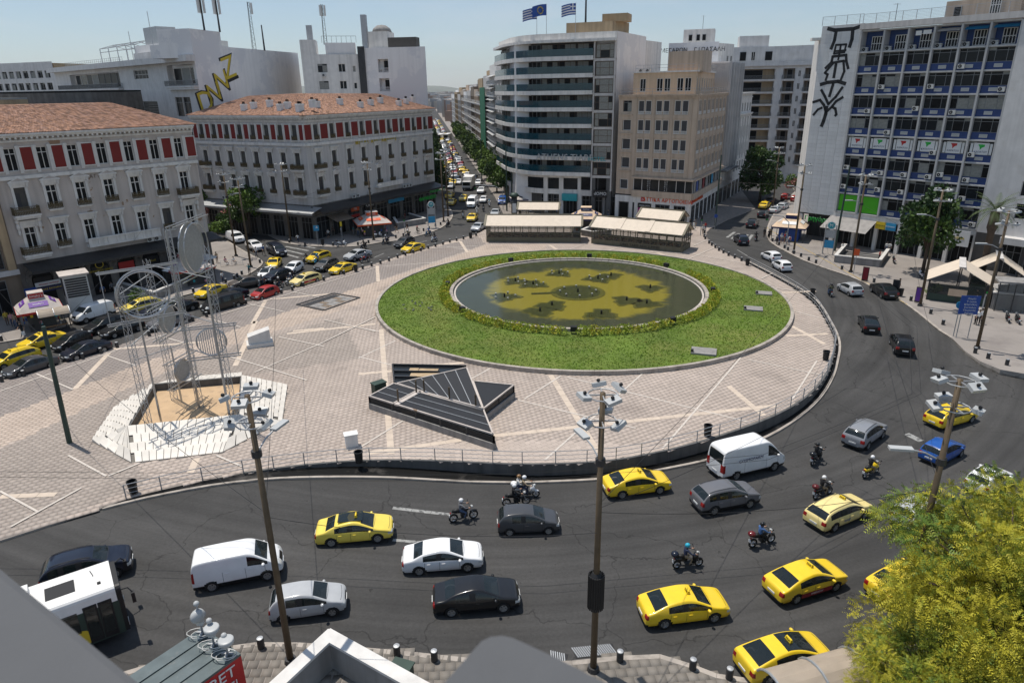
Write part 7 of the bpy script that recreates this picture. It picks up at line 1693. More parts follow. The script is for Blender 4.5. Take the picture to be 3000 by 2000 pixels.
BIKES=[((1324,1529),(1392.6,1517),'bike',BLK,'black motorcycle in the middle lane with a grey jacketed rider',None,[('rider in a grey jacket and white helmet on the black motorcycle',WHT,'grey','denim')]),((1512,1453),(1571,1455),'scooter',WHT,'white scooter carrying two people above the grey hatchback',WHT,[('scooter rider in a cream shirt and white helmet',WHT,'khaki','navy'),('passenger in a pale blue shirt behind the cream shirted rider',(.25,.14,.06),'white','navy')]),((1480,1482),(1545,1476),'bike',BLK,'black naked motorcycle just behind the grey hatchback',None,[('rider in black with a white helmet beside the white scooter',WHT,'black','black')]),((1973,1665),(2055,1655),'scooter',BLK,'black scooter ridden by a person with a turquoise helmet',NAV,[('rider with a turquoise helmet and navy shirt',(.02,.36,.52),'navy','khaki')]),((2203,1603),(2258,1588),'bike',BLK,'black motorcycle with a red topped box, between the cream taxi and grey suv',(.12,.01,.01),[('rider in a blue shirt and black helmet near the cream taxi',BLK,'blue','black')]),((2376,1365),(2404,1341),'scooter',BLK,'black touring scooter ahead of the lettered van',BLK,[('rider all in black with a black helmet',BLK,'black','black')]),((2532,1400),(2566,1384),'scooter',(.72,.50,.01),'yellow scooter in the right lanes',None,[('rider in black with a white helmet on the yellow scooter',WHT,'black','khaki')]),((2384,1463),(2433,1444),'scooter',BLK,'black scooter with a box just above the cream taxi',(.10,.01,.01),[('rider in a black shirt and bare legs above the cream taxi',WHT,'black','khaki')]),((2436,873),(2424,859),'scooter',BLK,'dark scooter carrying two people by the railing',None,[('driver in black on the scooter by the railing',BLK,'black','denim'),('passenger in olive on the scooter by the railing',BLK,'olive','denim')]),((906,769),(889,775),'scooter',BLK,'black scooter beside the yellow suv',BLK,[('rider in black beside the yellow suv',BLK,'black','black')]),((936,770),(923,777),'scooter',(.02,.30,.45),'blue white scooter between the yellow and grey suvs',None,[('rider in pale blue with a blue helmet',(.02,.30,.5),'blue','navy')]),((861,830),(843,836),'bike',WHT,'white motorcycle ahead of the cream taxi',BLK,[('rider in dark clothes with a white helmet on the white motorcycle',WHT,'navy','denim')]),((826,842),(807,848),'bike',BLK,'black motorcycle above the red hatchback',None,[('rider with a white helmet above the red hatchback',WHT,'black','navy')]),((776,834),(759,842),'bike',BLK,'dark motorcycle left of the red hatchback',None,[('rider in navy left of the red hatchback',BLK,'navy','navy')]),((1079,766),(1061,770),'bike',RED,'red moped in front of the silver suv',None,[('rider in dark blue on the red moped',WHT,'navy','denim')]),((1074,728),(1056,734),'scooter',BLK,'black scooter behind the silver suv',BLK,[('rider in black behind the silver suv',BLK,'black','black')]),((1139,712),(1120,717),'scooter',BLK,'black scooter passing the red roofed kiosk',BLK,[('rider in grey with a helmet passing the red roofed kiosk',WHT,'grey','navy')]),((1202,696),(1186,702),'scooter',BLK,'scooter behind the dark grey suv',BLK,[('rider in olive behind the dark grey suv',WHT,'olive','navy')]),((1262,689),(1247,693),'scooter',(.04,.12,.2),'scooter second from the avenue corner',None,[('rider in blue with a white helmet near the corner bollards',WHT,'blue','khaki')]),((1280,705),(1264,710),'scooter',WHT,'white scooter by the square edge bollards',None,[('rider in black on the white scooter by the bollards',BLK,'black','denim')]),((1318,662),(1307,667),'scooter',BLK,'black scooter at the avenue corner',None,[('rider in black at the avenue corner',BLK,'black','black')]),((1356,632),(1357,642),'scooter',WHT,'scooter left of the leading yellow taxi',None,[('rider in black left of the leading yellow taxi',BLK,'black','black')]),((1397,622),(1398,632),'scooter',WHT,'white scooter above the leading yellow taxi',None,[('rider in white above the leading yellow taxi',WHT,'white','khaki')]),((1416,615),(1417,624),'scooter',BLK,'dark scooter right of the white one on the avenue',None,[('rider in black on the middle avenue scooter',BLK,'black','black')]),((1433,601),(1434,610),'scooter',WHT,'white scooter beside the white hatchback on the avenue',None,[('rider in white with a blue helmet on the avenue',(.02,.3,.5),'white','denim')]),((2210,710),(2218,700),'bike',BLK,'motorcycle following the dark suv into the side street',None,[('rider in black following the dark suv',BLK,'black','black')]),]
for rp,fp,kind,col,label,box,rs in BIKES:
 a,c=atr(*rp),atr(*fp);d=c-a;rz=math.atan2(d.y,d.x);p=(a+c)/2
 moto(p,rz,kind,col,label,box)
 for k,(lb,he,sh,lg)in enumerate(rs):rider(p,rz,lb,he,sh,lg,'ride' if k==0 else 'pillion',back=.36*k)
for(rp,fp,kind,col,label)in(((989,722),(1014,720.5),'scooter',WHT,'white scooter parked with a top box by the left kerb'),((1098,697),(1117,694),'scooter',WHT,'white scooter parked left of the lamp post by the kiosk'),((2955,946),(2948,936),'bike',BLK,'dark motorcycle parked by the right metro wall, left one'),((2985,950),(2976,940),'bike',BLK,'dark motorcycle parked by the right metro wall, right one'),((2704,822),(2692,806),'scooter',WHT,'white scooter parked in the tree shade at right'),((2622,776),(2616,764),'scooter',BLK,'black scooter parked beside the right metro stair'),((226,927),(218,935),'scooter',BLK,'black scooter parked behind the left bus shelter'),((340,906),(356,902),'bike',BLK,'dark motorcycle parked by the left metro wall')):
 a,c=at(*rp,ZP),at(*fp,ZP);d=c-a;moto((a+c)/2,math.atan2(d.y,d.x),kind,col,label,BLK if 'box' in label else None,z=ZP,stand=-9)
 # cyclist
a,c=atr(1218,689),atr(1233,685.5);d=c-a;p=(a+c)/2;rz=math.atan2(d.y,d.x);t=thing('bicycle','thin framed bicycle by the left kerb','bicycle',(p.x,p.y,0),rz)
for x in(-.52,.52):w=MB();w.tube([(x+.34*math.cos(k*math.pi/9),0,.35+.34*math.sin(k*math.pi/9))for k in range(18)],.018,5,closed=True);o=w.to('wheel','rubber',t);w=MB();[w.beam((x,0,.35),(x+.33*math.cos(k*math.pi/5),0,.35+.33*math.sin(k*math.pi/5)),.006)for k in range(10)];w.to('spokes','galv',o)
mb=MB();[mb.cyl(u,v,.018,n=6)for u,v in(((-.52,0,.35),(-.1,0,.32)),((-.1,0,.32),(.35,0,.85)),((-.1,0,.32),(-.2,0,.85)),((-.2,0,.8),(.35,0,.82)),((-.52,0,.35),(-.2,0,.8)),((.52,0,.35),(.35,0,.98)))];mb.to('frame','dark_metal',t)
mb=MB();mb.box(-.34,-.1,-.07,.07,.86,.92);mb.to('saddle','black',t);mb=MB();mb.cyl((.33,-.28,1.0),(.33,.28,1.0),.016,n=6);mb.to('handlebar','black',t)
rider((p.x-.05,p.y),rz,'cyclist in dark clothes with a red helmet',RED,'black','black')
PEOPLE=[((874,713),'walk','man in a white shirt walking past the left shopfronts','white','navy',{}),((915,699),'stand','person in black standing by the shop columns','black','black',{}),((963,699),'walk','person with a white vest top and shorts by the book stall','white','black',dict(short=True)),((977,690),'stand','person browsing at the book stall','brown','black',{}),((1001,692),'walk','person in a pale shirt by the sign post near the book stall','white','grey',{}),((1037,689),'stand','person in teal left of the red roofed kiosk','teal','grey',{}),((1050,692),'stand','person in khaki in front of the red roofed kiosk','khaki','denim',{}),((1163,682),'walk','person in black walking by the left metro stair','black','khaki',dict(short=True)),((1194,680),'walk','person in shorts beside the left metro stair','black','grey',dict(short=True,bag='black')),((1158,629),'stand','person behind the red roofed kiosk','brown','denim',{}),((1187,640),'stand','person in dark clothes under the pharmacy canopy','black','red',{}),((1215,638),'stand','person in grey under the pharmacy canopy','grey','black',{}),((1265,622),'stand','person in white by the pharmacy door','white','denim',{}),((1302,622),'walk','person in white at the avenue corner','white','khaki',{}),((752,752),'walk','pedestrian in a pale shirt crossing between the white suv and black van','white','navy',{}),((773,746),'walk','pedestrian in blue at the crossing beside the black van','blue','khaki',{}),((654,829),'phone','man in a white shirt looking at a phone on the left pavement','white','navy',{}),((732,806),'point','person in a dark teal vest at the pavement corner','teal','black',{}),((662,776),'sit','woman in a pink top seated at the cafe rail','pink','denim',{}),((686,774),'sit','person seated at the far end of the cafe rail','white','black',{}),((637,770),'stand','person in khaki beside the white parasols','khaki','brown',{}),((24,953),'stand','person in yellow waiting left of the bus shelter','yellow','brown',{}),((40,957),'stand','person in pink waiting left of the bus shelter','pink','navy',{}),((57,957),'stand','person in black waiting left of the bus shelter','black','black',{}),((50,961),'stand','shorter person in khaki among the waiting group','khaki','denim',{}),((69,987),'walk','person in long black clothes with a white bag near the left kerb','black','black',{}),((306,872),'walk','person in a blue shirt near the vent tower','blue','black',{}),((332,861),'walk','person in grey by the left metro wall','grey','black',{}),((2238,697),'stand','person in black on the edge of the right hand crossing','black','brown',{}),((2252,702),'stand','person in a long black dress near the blue kiosk kerb','black','black',{}),((2258,690),'stand','person in white with a backpack by the blue kiosk','white','khaki',dict(bag='black')),((2275,717),'stand','tourist in grey at the front of the group by the blue kiosk','grey','black',dict(bag='navy')),((2288,713),'stand','tourist in khaki shorts in the group by the blue kiosk','white','khaki',dict(short=True,hat=True)),((2297,712),'stand','tourist in red in the group by the blue kiosk','red','khaki',dict(short=True)),((2304,716),'stand','tourist in a pale blue shirt in the group by the blue kiosk','blue','white',dict(short=True)),((2311,719),'stand','tourist with a red backpack at the end of the group','white','denim',dict(bag='red')),((2300,706),'stand','tourist in white behind the group by the blue kiosk','white','black',dict(hat=True)),((2059,687),'stand','person with a hat at the bakery corner kerb','white','black',dict(hat=True,bag='black')),((2066,678),'stand','person in dark red at the bakery corner kerb','red','denim',{}),((2020,668),'walk','person in black by the bakery pier','black','white',{}),((2032,675),'walk','man in a white top by the bakery corner','white','white',{}),((2036,668),'walk','person in grey behind the man in white','grey','khaki',{}),((2465,741),'walk','person in white by the grey awning cafe','white','black',{}),((2595,742),'stand','person in a white top outside the exchange office, left one','white','denim',{}),((2604,742),'stand','person in a white top outside the exchange office, right one','white','grey',{}),((2574,767),'walk','person in a red top with a white bag at the right metro stair','red','black',{}),((2857,888),'stand','waiter in black by the tent restaurant','black','black',{}),((2855,950),'stand','officer in a pale shirt beside the blue road sign, left one','white','black',{}),((2863,953),'stand','officer in a pale shirt beside the blue road sign, middle one','white','black',{}),((2871,948),'stand','officer in a pale shirt beside the lamp post, right one','white','black',{}),((2631,855),'stand','person in black standing behind the black coupe suv','black','black',{}),((1632,636),'walk','man in a pale blue shirt behind the left pavilion','blue','navy',{}),((1594,634),'stand','person with blond hair behind the left pavilion','olive','khaki',{}),((1781,640),'walk','person with a white cap by the clothes kiosk','navy','denim',dict(hat=True)),((1599,618),'walk','person in blue at the hotel entrance','blue','black',{})]
q=random.Random(9)
for pp,pose,label,sh,lg,kw in PEOPLE:
 p=at(*pp,ZP);onroad=any(k in label for k in('crossing between','at the crossing'))
 person(p,q.uniform(0,6.28)if pose!='sit' else R(60),pose,label,sh,lg,bare=q.random()<.6,z=.0 if onroad else ZP+.02,scale=q.uniform(.95,1.04),**kw)
bg_=MB();bg_.box(-.16,.16,-.07,.07,0,.42);p=at(72,989,ZP);obj('shopping_bag',bg_.mesh('shopping_bag','sign_white'),None,(p.x,p.y,ZP+.3),label='white carrier bag held by the person in long black clothes',cat='bag')
# ------------------------------------------------------------------ street furniture, kiosks, trees
def one(name,mb,m,label,cat,loc,rz=0,group=None,smooth=False):return obj(name,mb.mesh(name,m,smooth),None,loc,rz,label,cat,group)
# bollards and bins
bm_=MB();bm_.lathe([(.17,0),(.17,.52),(.15,.56)],14);BOL=bm_.mesh('post','dark_metal',False);bm_=MB();bm_.lathe([(.155,.56),(.15,.60),(.02,.62)],14);BOLC=bm_.mesh('cap','galv')
def bollard(p,label,group,z):t=thing('bollard',label,'bollard',(p[0],p[1],z),0,group);part('post',BOL,t);part('cap',BOLC,t)
for L,lb in((BOLL_L,'short dark cylindrical bollard along the left edge of the square'),(BOLL_R,'short dark bollard along the right edge of the square')):
 for x,y in L:bollard(at(x,y,ZP),lb,lb.replace('short dark','row of'),ZP+.02)
for L,lb in(([(766,1896),(1164,1918),(1273,1933),(1816,1934),(2029,1958),(2136,1985)],'short brown bollard on the near pavement'),):[bollard(atr(x,y,.14),lb,'row of bollards on the near pavement',atr(x,y,.14).z)for x,y in L]
for x,y in((2251,694),(2263,707),(2282,718),(2298,727),(2308,733),(2325,744),(2346,752),(2369,763),(2390,771),(2466,789),(2538,822),(2560,827),(2668,881),(2726,919),(2762,951),(2856,1034),(2894,1050),(2949,1069)):bollard(at(x,y,ZP),'short bollard along the right hand kerb','row of bollards along the right hand kerb',ZP)
for x,y in((848,711),(894,719),(976,720),(1007,718),(1049,718),(1080,712),(1160,697),(1182,692),(1241,677),(1257,671),(1276,663),(1291,659),(5,998),(567,856),(696,812),(687,818),(709,804),(762,770),(730,750),(662,828)):bollard(at(x,y,ZP),'short bollard along the far left pavements','row of bollards along the far left pavements',ZP)
bi=MB();bi.lathe([(.26,.1),(.30,.85),(.33,.86),(.33,.95),(.27,.95),(.25,.2)],16);BIN=bi.mesh('drum','black');bi=MB();bi.cyl((0,0,0),(0,0,.1),.12,n=8);BINF=bi.mesh('foot','dark_metal')
for(x,y),lb in(((393,1445),'black litter bin at the left end of the railing'),((1053,1357),'black litter bin by the railing near the white cabinet'),((2072,1278),'black litter bin behind the lettered van'),((2418,1055),'black litter bin at the right bend of the railing'),((2379,868),'black litter bin halfway along the right railing'),((2189,778),'black litter bin at the far end of the railing'),((1043,796),'black litter bin beside the yellow saloon taxi'),((1379,698),'black litter bin near the left pavilion'),((946,718),'black litter bin on the left pavement by a crossing sign'),((2637,868),'black litter bin behind the black coupe suv')):
 p=at(x,y,ZP);t=thing('litter_bin',lb,'bin',(p.x,p.y,ZP+.02));part('drum',BIN,t);part('foot',BINF,t)
 # railing along the curved edge
t=thing('railing','grey metal railing along the curved near edge of the square','railing',(RAIL[0][0],RAIL[0][1],ZP));o0=Vector((*RAIL[0],0));RP=[Vector((*p,0))-o0 for p in RAIL]
for z in(.35,.68,1.0):mb=MB();mb.tube([p+Vector((0,0,z+.02))for p in RP[::2]],.028 if z>.9 else .02,5);mb.to('rail','galv',t)
pm=MB();pm.box(-.03,.03,-.03,.03,0,1.02);pm=pm.mesh('post','galv')
for p in RP[::2]:part('post',pm,t,p)
# lamp masts
fm=MB();fm.box(-.29,.29,-.2,.2,-.08,.08);FLH=fm.mesh('floodlight','lamp_white');fm=MB();fm.box(-.25,.25,-.16,.16,-.095,-.081);FLG=fm.mesh('lens','lamp_glass');fm=MB();fm.ball((0,0,.16),.08,.08,.08,8,6);FLB=fm.mesh('ballast','black',True)
def mast(p,h,label,arm=None,col='pole_brown',drum=False,tiers=2,seed=0,r=.16):
 t=thing('lamp_mast',label,'lamp post',(p[0],p[1],p[2]));q=random.Random(seed);mb=MB();mb.cyl((0,0,0),(0,0,h),r,r*.7,12);part('pole',mb.mesh('pole',col,True),t);mb=MB();mb.cyl((0,0,0),(0,0,.25),r*1.9,r*1.6,12);mb.to('base','dark_metal',t)
 for k in range(tiers):
  z=h-.1-k*1.15;mb=MB();mb.tube([(.62*math.cos(a),.62*math.sin(a),z)for a in np.linspace(0,2*math.pi,13)[:-1]],.03,5,closed=True);mb.beam((-.62,0,z),(.62,0,z),.05);mb.beam((0,-.62,z),(0,.62,z),.05);mb.to('ring','galv',t)
  for i in range(4 if k==0 else 3):
   a=i*2*math.pi/(4 if k==0 else 3)+q.uniform(0,.6)+k;o=part('floodlight',FLH,t,(.85*math.cos(a),.85*math.sin(a),z+.1),rot=(R(q.uniform(-28,28)),R(q.uniform(-20,20)),a+math.pi/2));part('lens',FLG,o);part('ballast',FLB,o)
 if arm:za,ang=arm;mb=MB();d=Vector((math.cos(ang),math.sin(ang),0));mb.tube([(0,0,za),d*.7+Vector((0,0,za+.35)),d*1.3+Vector((0,0,za+.45))],.04,6);mb.to('arm','galv',t);mb=MB();mb.box(-.1,.85,-.16,.16,-.05,.06);mb.to('street_light','lamp_white',t,d*1.3+Vector((0,0,za+.47)),ang);mb=MB();mb.cyl((0,0,za-.15),(0,0,za+.15),r*1.35,n=10);mb.to('collar','dark_metal',t)
 if drum:
  mb=MB();mb.lathe([(.16,3.5),(.30,3.8),(.34,4.6),(.30,5.4),(.16,5.6)],20)
  for k in range(20):a=k*math.pi/10;mb.beam((.34*math.cos(a),.34*math.sin(a),3.7),(.34*math.cos(a),.34*math.sin(a),5.5),.05,.07)
  mb.to('cable_drum','black',t)
 return t
def gz(p):return Vector((p[0],p[1],np_z(p[0],p[1])))
pA=gz(atr(852,1938,.12));pB=gz(atr(1738,1962,.12))
mast(pA,13.6-pA.z,'tall brown lamp mast with floodlight cluster in the left foreground',(11.2,R(72)),seed=1);mast(pB,13.6-pB.z,'tall brown lamp mast with floodlights and a black cable drum, centre foreground',(11.2,R(112)),drum=True,seed=2);mast(gz((18.2,25.4)),14.4,'tall brown lamp mast rising behind the yellow green tree',(10.6,R(170)),seed=3)
p=at(204,1297,ZP);mb=MB();mb.cyl((0,0,0),(.15,.3,9.3),.19,.14,12);one('utility_pole',mb,'pole_green','leaning dark pole standing on the left of the square','pole',(p.x,p.y,ZP))
# base px, height, label, arm
for k,(px,py,h,lb,a)in enumerate(((735,782,13.2,'lamp mast at the left pavement corner by the crossing',None),(692,750,13.0,'lamp mast left of the flowering tree',(9.5,R(20))),(852,708,13.4,'lamp mast in front of the tiled corner block',None),(1095,703,13.4,'lamp mast beside the red roofed kiosk',(9,R(10))),(1300,650,13.4,'lamp mast at the avenue corner, nearer one',None),(1313,634,13.4,'lamp mast at the avenue corner, farther one',(9,R(30))),(2325,740,13.4,'lamp mast in front of the white tiled tower',(9.8,R(160))),(2492,797,13.4,'lamp mast by the right metro stair',(9.5,R(170))),(2695,896,13.6,'lamp mast beside the round green tree at right',(10.3,R(165))),(2862,1020,13.6,'lamp mast beside the blue road sign',(10,R(165))),(2262,622,13,'lamp mast in the shaded side street',(10,R(165))))):
 mast(at(px,py,ZP),h,lb,a,seed=10+k)
for px,py,h,lb,tl in((2445,735,13,'plain trolley wire pole in front of the slab block',(1.2,.3)),(2790,765,13,'plain trolley wire pole behind the tent restaurant',(1,.4)),(2940,770,12.5,'plain trolley wire pole at far right',(.8,.3)),(1485,618,14,'tall green pole by the avenue kerb',(0,0)),(1500,605,13,'green pole behind the advert column',(0,0)),(2095,662,13,'dark pole at the bakery corner of the side street',(0,0)),(1330,560,12,'dark pole on the left side of the avenue',(0,0)),(1412,540,12,'dark pole on the right side of the avenue',(0,0))):
 p=at(px,py,ZP);mb=MB();mb.cyl((0,0,0),(tl[0]*.4,tl[1]*.4,h),.17,.12,10);one('utility_pole',mb,'pole_green',lb,'pole',(p.x,p.y,ZP))
 # overhead wires
WIRES=[]
def wire(a,b,sag=.5,r=.014):
 a,b=Vector(a),Vector(b);return[a.lerp(b,t)+Vector((0,0,-4*sag*t*(1-t)))for t in np.linspace(0,1,14)]
def wthing(lines,label,r=.014,m='black'):
 mb=MB();o=Vector(lines[0][0])
 for l in lines:mb.tube([p-o for p in l],r,4)
 return one('overhead_wire',mb,m,label,'wire',o)
trol=[[],[]]
for k,off in enumerate((0,.6)):
 pts=[(-40,33+off*.8,5.8),(-18,32+off,5.6),(0,31.5+off,5.5),(14,33+off,5.6),(27-off,41,5.7),(34-off,54,5.8),(36-off,66,5.8),(38-off,80,5.9),(46-off,100,5.9),(54-off,130,5.9)]
 for a,b in zip(pts,pts[1:]):trol[k].append(wire(a,b,.08))
 wthing(trol[k],'trolley contact wire curving above the near road, %s one'%('outer','inner')[k],.012)
for a,b,lb in(((pA.x,pA.y,8.2),(-22,62,8.4),'span wire from the left lamp mast across the square'),((pA.x,pA.y,7.8),(3.4,23.9,7.6),'span wire between the two nearest lamp masts'),((pB.x,pB.y,8.4),(33,70,8.0),'span wire from the centre mast to the right road'),((pB.x,pB.y,8.2),(22,41,6.2),'span wire from the centre mast to the trolley lines'),((18.2,25.4,9),(35,64,7.5),'span wire from the right mast to the far kerb'),((18.2,25.4,8.5),(pB.x,pB.y,8.0),'span wire between the centre and right masts'),((-33.8,46.7,8.8),(pA.x,pA.y,8.0),'span wire from the leaning pole to the left mast'),((-33.8,46.7,8.6),(-48,90,9),'span wire from the leaning pole to the cream block'),((-33.8,46.7,8.3),(-60,75,8),'span wire from the leaning pole to the far left'),((42,70,9),(34,52,6),'span wire over the right hand road bend'),((45,68,9),(53,110,9),'span wire along the right hand pavement'),((-36,112,9.5),(-12,118,6.2),'span wire from the tiled corner block over the left road'),((-33,118,9),(-44,101,8),'span wire between the two neoclassical blocks'),((48,118,9),(33,135,9),'span wire across the side street mouth'),((46,150,9),(60,130,9),'span wire deeper in the side street')):wthing([wire(a,b,.5)],lb)
# ---- trees
mat('bark',(.085,.06,.042),.9,var=.25,scale=3,bump=.3)
for nm,c in(('leaf',(.055,.10,.018)),('leaf_dark',(.028,.062,.016)),('leaf_avenue',(.115,.185,.03)),('leaf_gold',(.40,.36,.03)),('leaf_gold2',(.24,.28,.03)),('leaf_hedge',(.27,.33,.03)),('leaf_palm',(.055,.085,.025)),('blossom',(.50,.22,.20))):mat(nm,c,.6,var=.3,scale=1.2,spec=.3)
def leaves(n,cent,size,seed,mats,elong=1.6,droop=.2,spray=1):
 """leaf sized faces spread through clumps: cent = [(x, y, z, r)...]"""
 r=np.random.default_rng(seed);c=np.array(cent);w=c[:,3]**2;ci=r.choice(len(c),n,p=w/w.sum());d=r.normal(0,1,(n,3));d/=np.linalg.norm(d,axis=1)[:,None]
 P_=c[ci,:3]+d*(c[ci,3]*r.uniform(.45,1.05,n)**.6)[:,None]*np.array([1,1,.8])
 ax=d+r.normal(0,.6,(n,3));ax[:,2]-=droop;ax/=np.linalg.norm(ax,axis=1)[:,None];up=r.normal(0,1,(n,3));sd=np.cross(ax,up);sd/=np.linalg.norm(sd,axis=1)[:,None]
 V=[];sz=size*r.uniform(.6,1.4,n)
 if spray==1:
  L_=ax*(sz*elong)[:,None];s=sd*(sz*.5)[:,None];V=np.stack([P_,P_+L_*.5+s,P_+L_,P_+L_*.5-s],1);m=ci%len(mats)
 else:
  out=[];mm=[]
  for k in range(spray):
   t=(k//2+.5)/(spray/2);side=1 if k%2 else-1;base=P_+ax*(sz*elong*t)[:,None]+np.array([0,0,-1])*(sz*.5*t*t)[:,None];tip=base+(ax*.55+sd*side*.8)*(sz*.42*(1-.45*t))[:,None];wd=np.cross(ax,sd)*.0+ax*(sz*.075)[:,None]
   out.append(np.stack([base-wd,base+wd,tip+wd*.4,tip-wd*.4],1));mm.append(ci)
  V=np.concatenate(out);m=np.tile((ci*7+np.arange(n)*(np.arange(n)%5==0))%len(mats),spray)
 nq=len(V);me=bpy.data.meshes.new('crown');me.vertices.add(nq*4);me.vertices.foreach_set('co',V.astype(np.float32).ravel());me.loops.add(nq*4);me.loops.foreach_set('vertex_index',np.arange(nq*4,dtype=np.int32));me.polygons.add(nq);me.polygons.foreach_set('loop_start',np.arange(nq,dtype=np.int32)*4);me.update(calc_edges=True)
 for x in mats:me.materials.append(MATS[x])
 me.polygons.foreach_set('material_index',np.asarray(m,dtype=np.int32));return me
def tree_parts(h,rad,seed,mats,n=2600,leaf=.34,trunk=.2,nc=16,spray=1,elong=1.6,droop=.2,base=.35,cr=(.26,.46)):
 q=random.Random(seed);cl=[];tr=MB();tr.tube([(0,0,0),(q.uniform(-.1,.1),q.uniform(-.1,.1),h*.25),(q.uniform(-.3,.3),q.uniform(-.3,.3),h*.5),(0,0,h*.72)],[trunk*1.25,trunk,trunk*.7,trunk*.3],8)
 for i in range(nc):
  a=q.uniform(0,6.28);rr=rad*math.sqrt(q.random())*.85;z=h*(base+(1-base)*.85*q.random()**.8*(1-.45*(rr/rad)**2));c=(rr*math.cos(a),rr*math.sin(a),z,rad*q.uniform(*cr));cl.append(c)
  tr.tube([(0,0,h*q.uniform(.22,.5)),(c[0]*.5,c[1]*.5,(z+h*.4)*.52),(c[0]*.95,c[1]*.95,z)],[trunk*.45,trunk*.28,trunk*.1],5)
 return tr.mesh('trunk','bark',True),leaves(n,cl,leaf,seed,mats,elong,droop,spray)
TV={}
def tree(p,kind,label,rz=0,s=1.0,group=None,cat='tree'):
 if kind not in TV:
  k=kind[0];sd=int(kind[1:])if kind[1:]else 1
  TV[kind]=dict(a=lambda:tree_parts(9,3.3,20+sd,['leaf_avenue','leaf','leaf_avenue','leaf_dark'],2600,.34),d=lambda:tree_parts(9.5,3.3,40+sd,['leaf_dark','leaf','leaf_dark'],4500,.30,base=.22,nc=24),f=lambda:tree_parts(8,3.2,60+sd,['leaf','leaf_avenue','leaf','leaf_dark','leaf_avenue','blossom'],3200,.28,base=.45),s=lambda:tree_parts(2.2,1.2,80+sd,['leaf_avenue','leaf'],900,.16,.06,9,base=.25),g=lambda:tree_parts(11.0,5.9,5,['leaf_gold','leaf_gold2','leaf_gold','leaf_avenue','leaf_gold','leaf_gold2'],34000,.25,.22,120,10,1.7,.1,base=.14,cr=(.13,.25)))[k]()
 tm,cm=TV[kind];t=thing('tree',label,cat,(p[0],p[1],p[2]if len(p)>2 else ZP),rz,group);t.scale=(s*.84,s*.84,s*1.12)if kind=='d1' else(s,)*3;part('trunk',tm,t);part('crown',cm,t);return t
tree(gz((21.2,23.4)),'g','large feathery yellow green tree filling the lower right corner',1.0);tree(gz((16.6,20.8)),'g','lower feathery yellow green tree in front of the bus shelter',3.9,.55)
for px,py,k,s,rz,lb in((735,690,'f1',1.15,0,'pink flowering tree between the two neoclassical blocks'),(690,690,'f2',.75,1,'small green tree left of the flowering tree'),(628,668,'f1',.95,2,'green tree behind the corner of the cream block'),(640,700,'s1',1.9,0,'bushy green shrub by the cream block canopy'),(2702,800,'d1',1.22,0,'dense dark green tree beside the tent restaurant'),(2225,590,'d2',1.35,1,'dark street tree shading the side street'),(2330,585,'f2',.75,2,'slender tree beside the white tower in the side street'),(1497,588,'a1',1.1,0,'leafy avenue tree nearest the curved hotel'),(2735,868,'s1',.8,1,'potted plant at the corner of the tent restaurant'),(1894,642,'s2',1.0,0,'round clipped shrub in front of the optician'),(1935,646,'s1',.8,2,'smaller clipped shrub in front of the bakery'),(405,890,'s2',.85,1,'small dark conifer like shrub by the left kerb')):tree(at(px,py,ZP),k,lb,rz,s)
for k in range(17):
 y=178+k*13.5;tree((AVE(y)+7.6+(k%3)*.3,y,ZP),'a%d'%(k%4),'leafy plane tree in the row on the avenue\'s right side',k*1.3,.85+.3*((k*7)%5)/5,'trees along the right side of the avenue')
for k in range(14):
 y=176+k*16;tree((AVE(y)-7.9,y,ZP),'d%d'%(k%2),'dark leafy tree in the row on the avenue\'s left side',k*1.7,.9+.25*((k*5)%4)/4,'trees along the left side of the avenue')
 # palms
def palm(p,h,label,s=1.0):
 t=thing('palm_tree',label,'palm tree',p);t.scale=(s,)*3;mb=MB();mb.tube([(0,0,0),(.1,.1,h*.4),(0,0,h*.72),(0,0,h*.78),(0,0,h)],[.42,.38,.42,.62,.5],12);mb.to('trunk','bark',True,t);q=random.Random(3);fr=MB()
 for i in range(30):
  a=i*2.4;el=1.25-1.35*(i/30);L=3.6;pr=Vector((0,0,h));d0=Vector((math.cos(a),math.sin(a),0))
  for k in range(9):
   e=el-.16*k*(1.1 if el<.8 else .7);st=d0*math.cos(e)*L/9+Vector((0,0,math.sin(e)*L/9));nx=pr+st;sd=Vector((-d0.y,d0.x,0))
   if k>0:
    for u in(0,.5):
     b_=pr.lerp(nx,u);w=.5*math.sin(math.pi*(k+u+1)/10.5)
     for s_ in(-1,1):tip=b_+sd*s_*w+st*.8+Vector((0,0,-.12));fr.add([b_,b_+st*.3,tip],((0,1,2),))
   pr=nx
 fr.to('fronds','leaf_palm',t)
palm((*at(2870,825,ZP)[:2],ZP),9.2,'palm tree with a thick shaggy trunk before the right building');palm((*at(3015,800,ZP)[:2],ZP),8.2,'second palm tree cut off by the right frame edge')
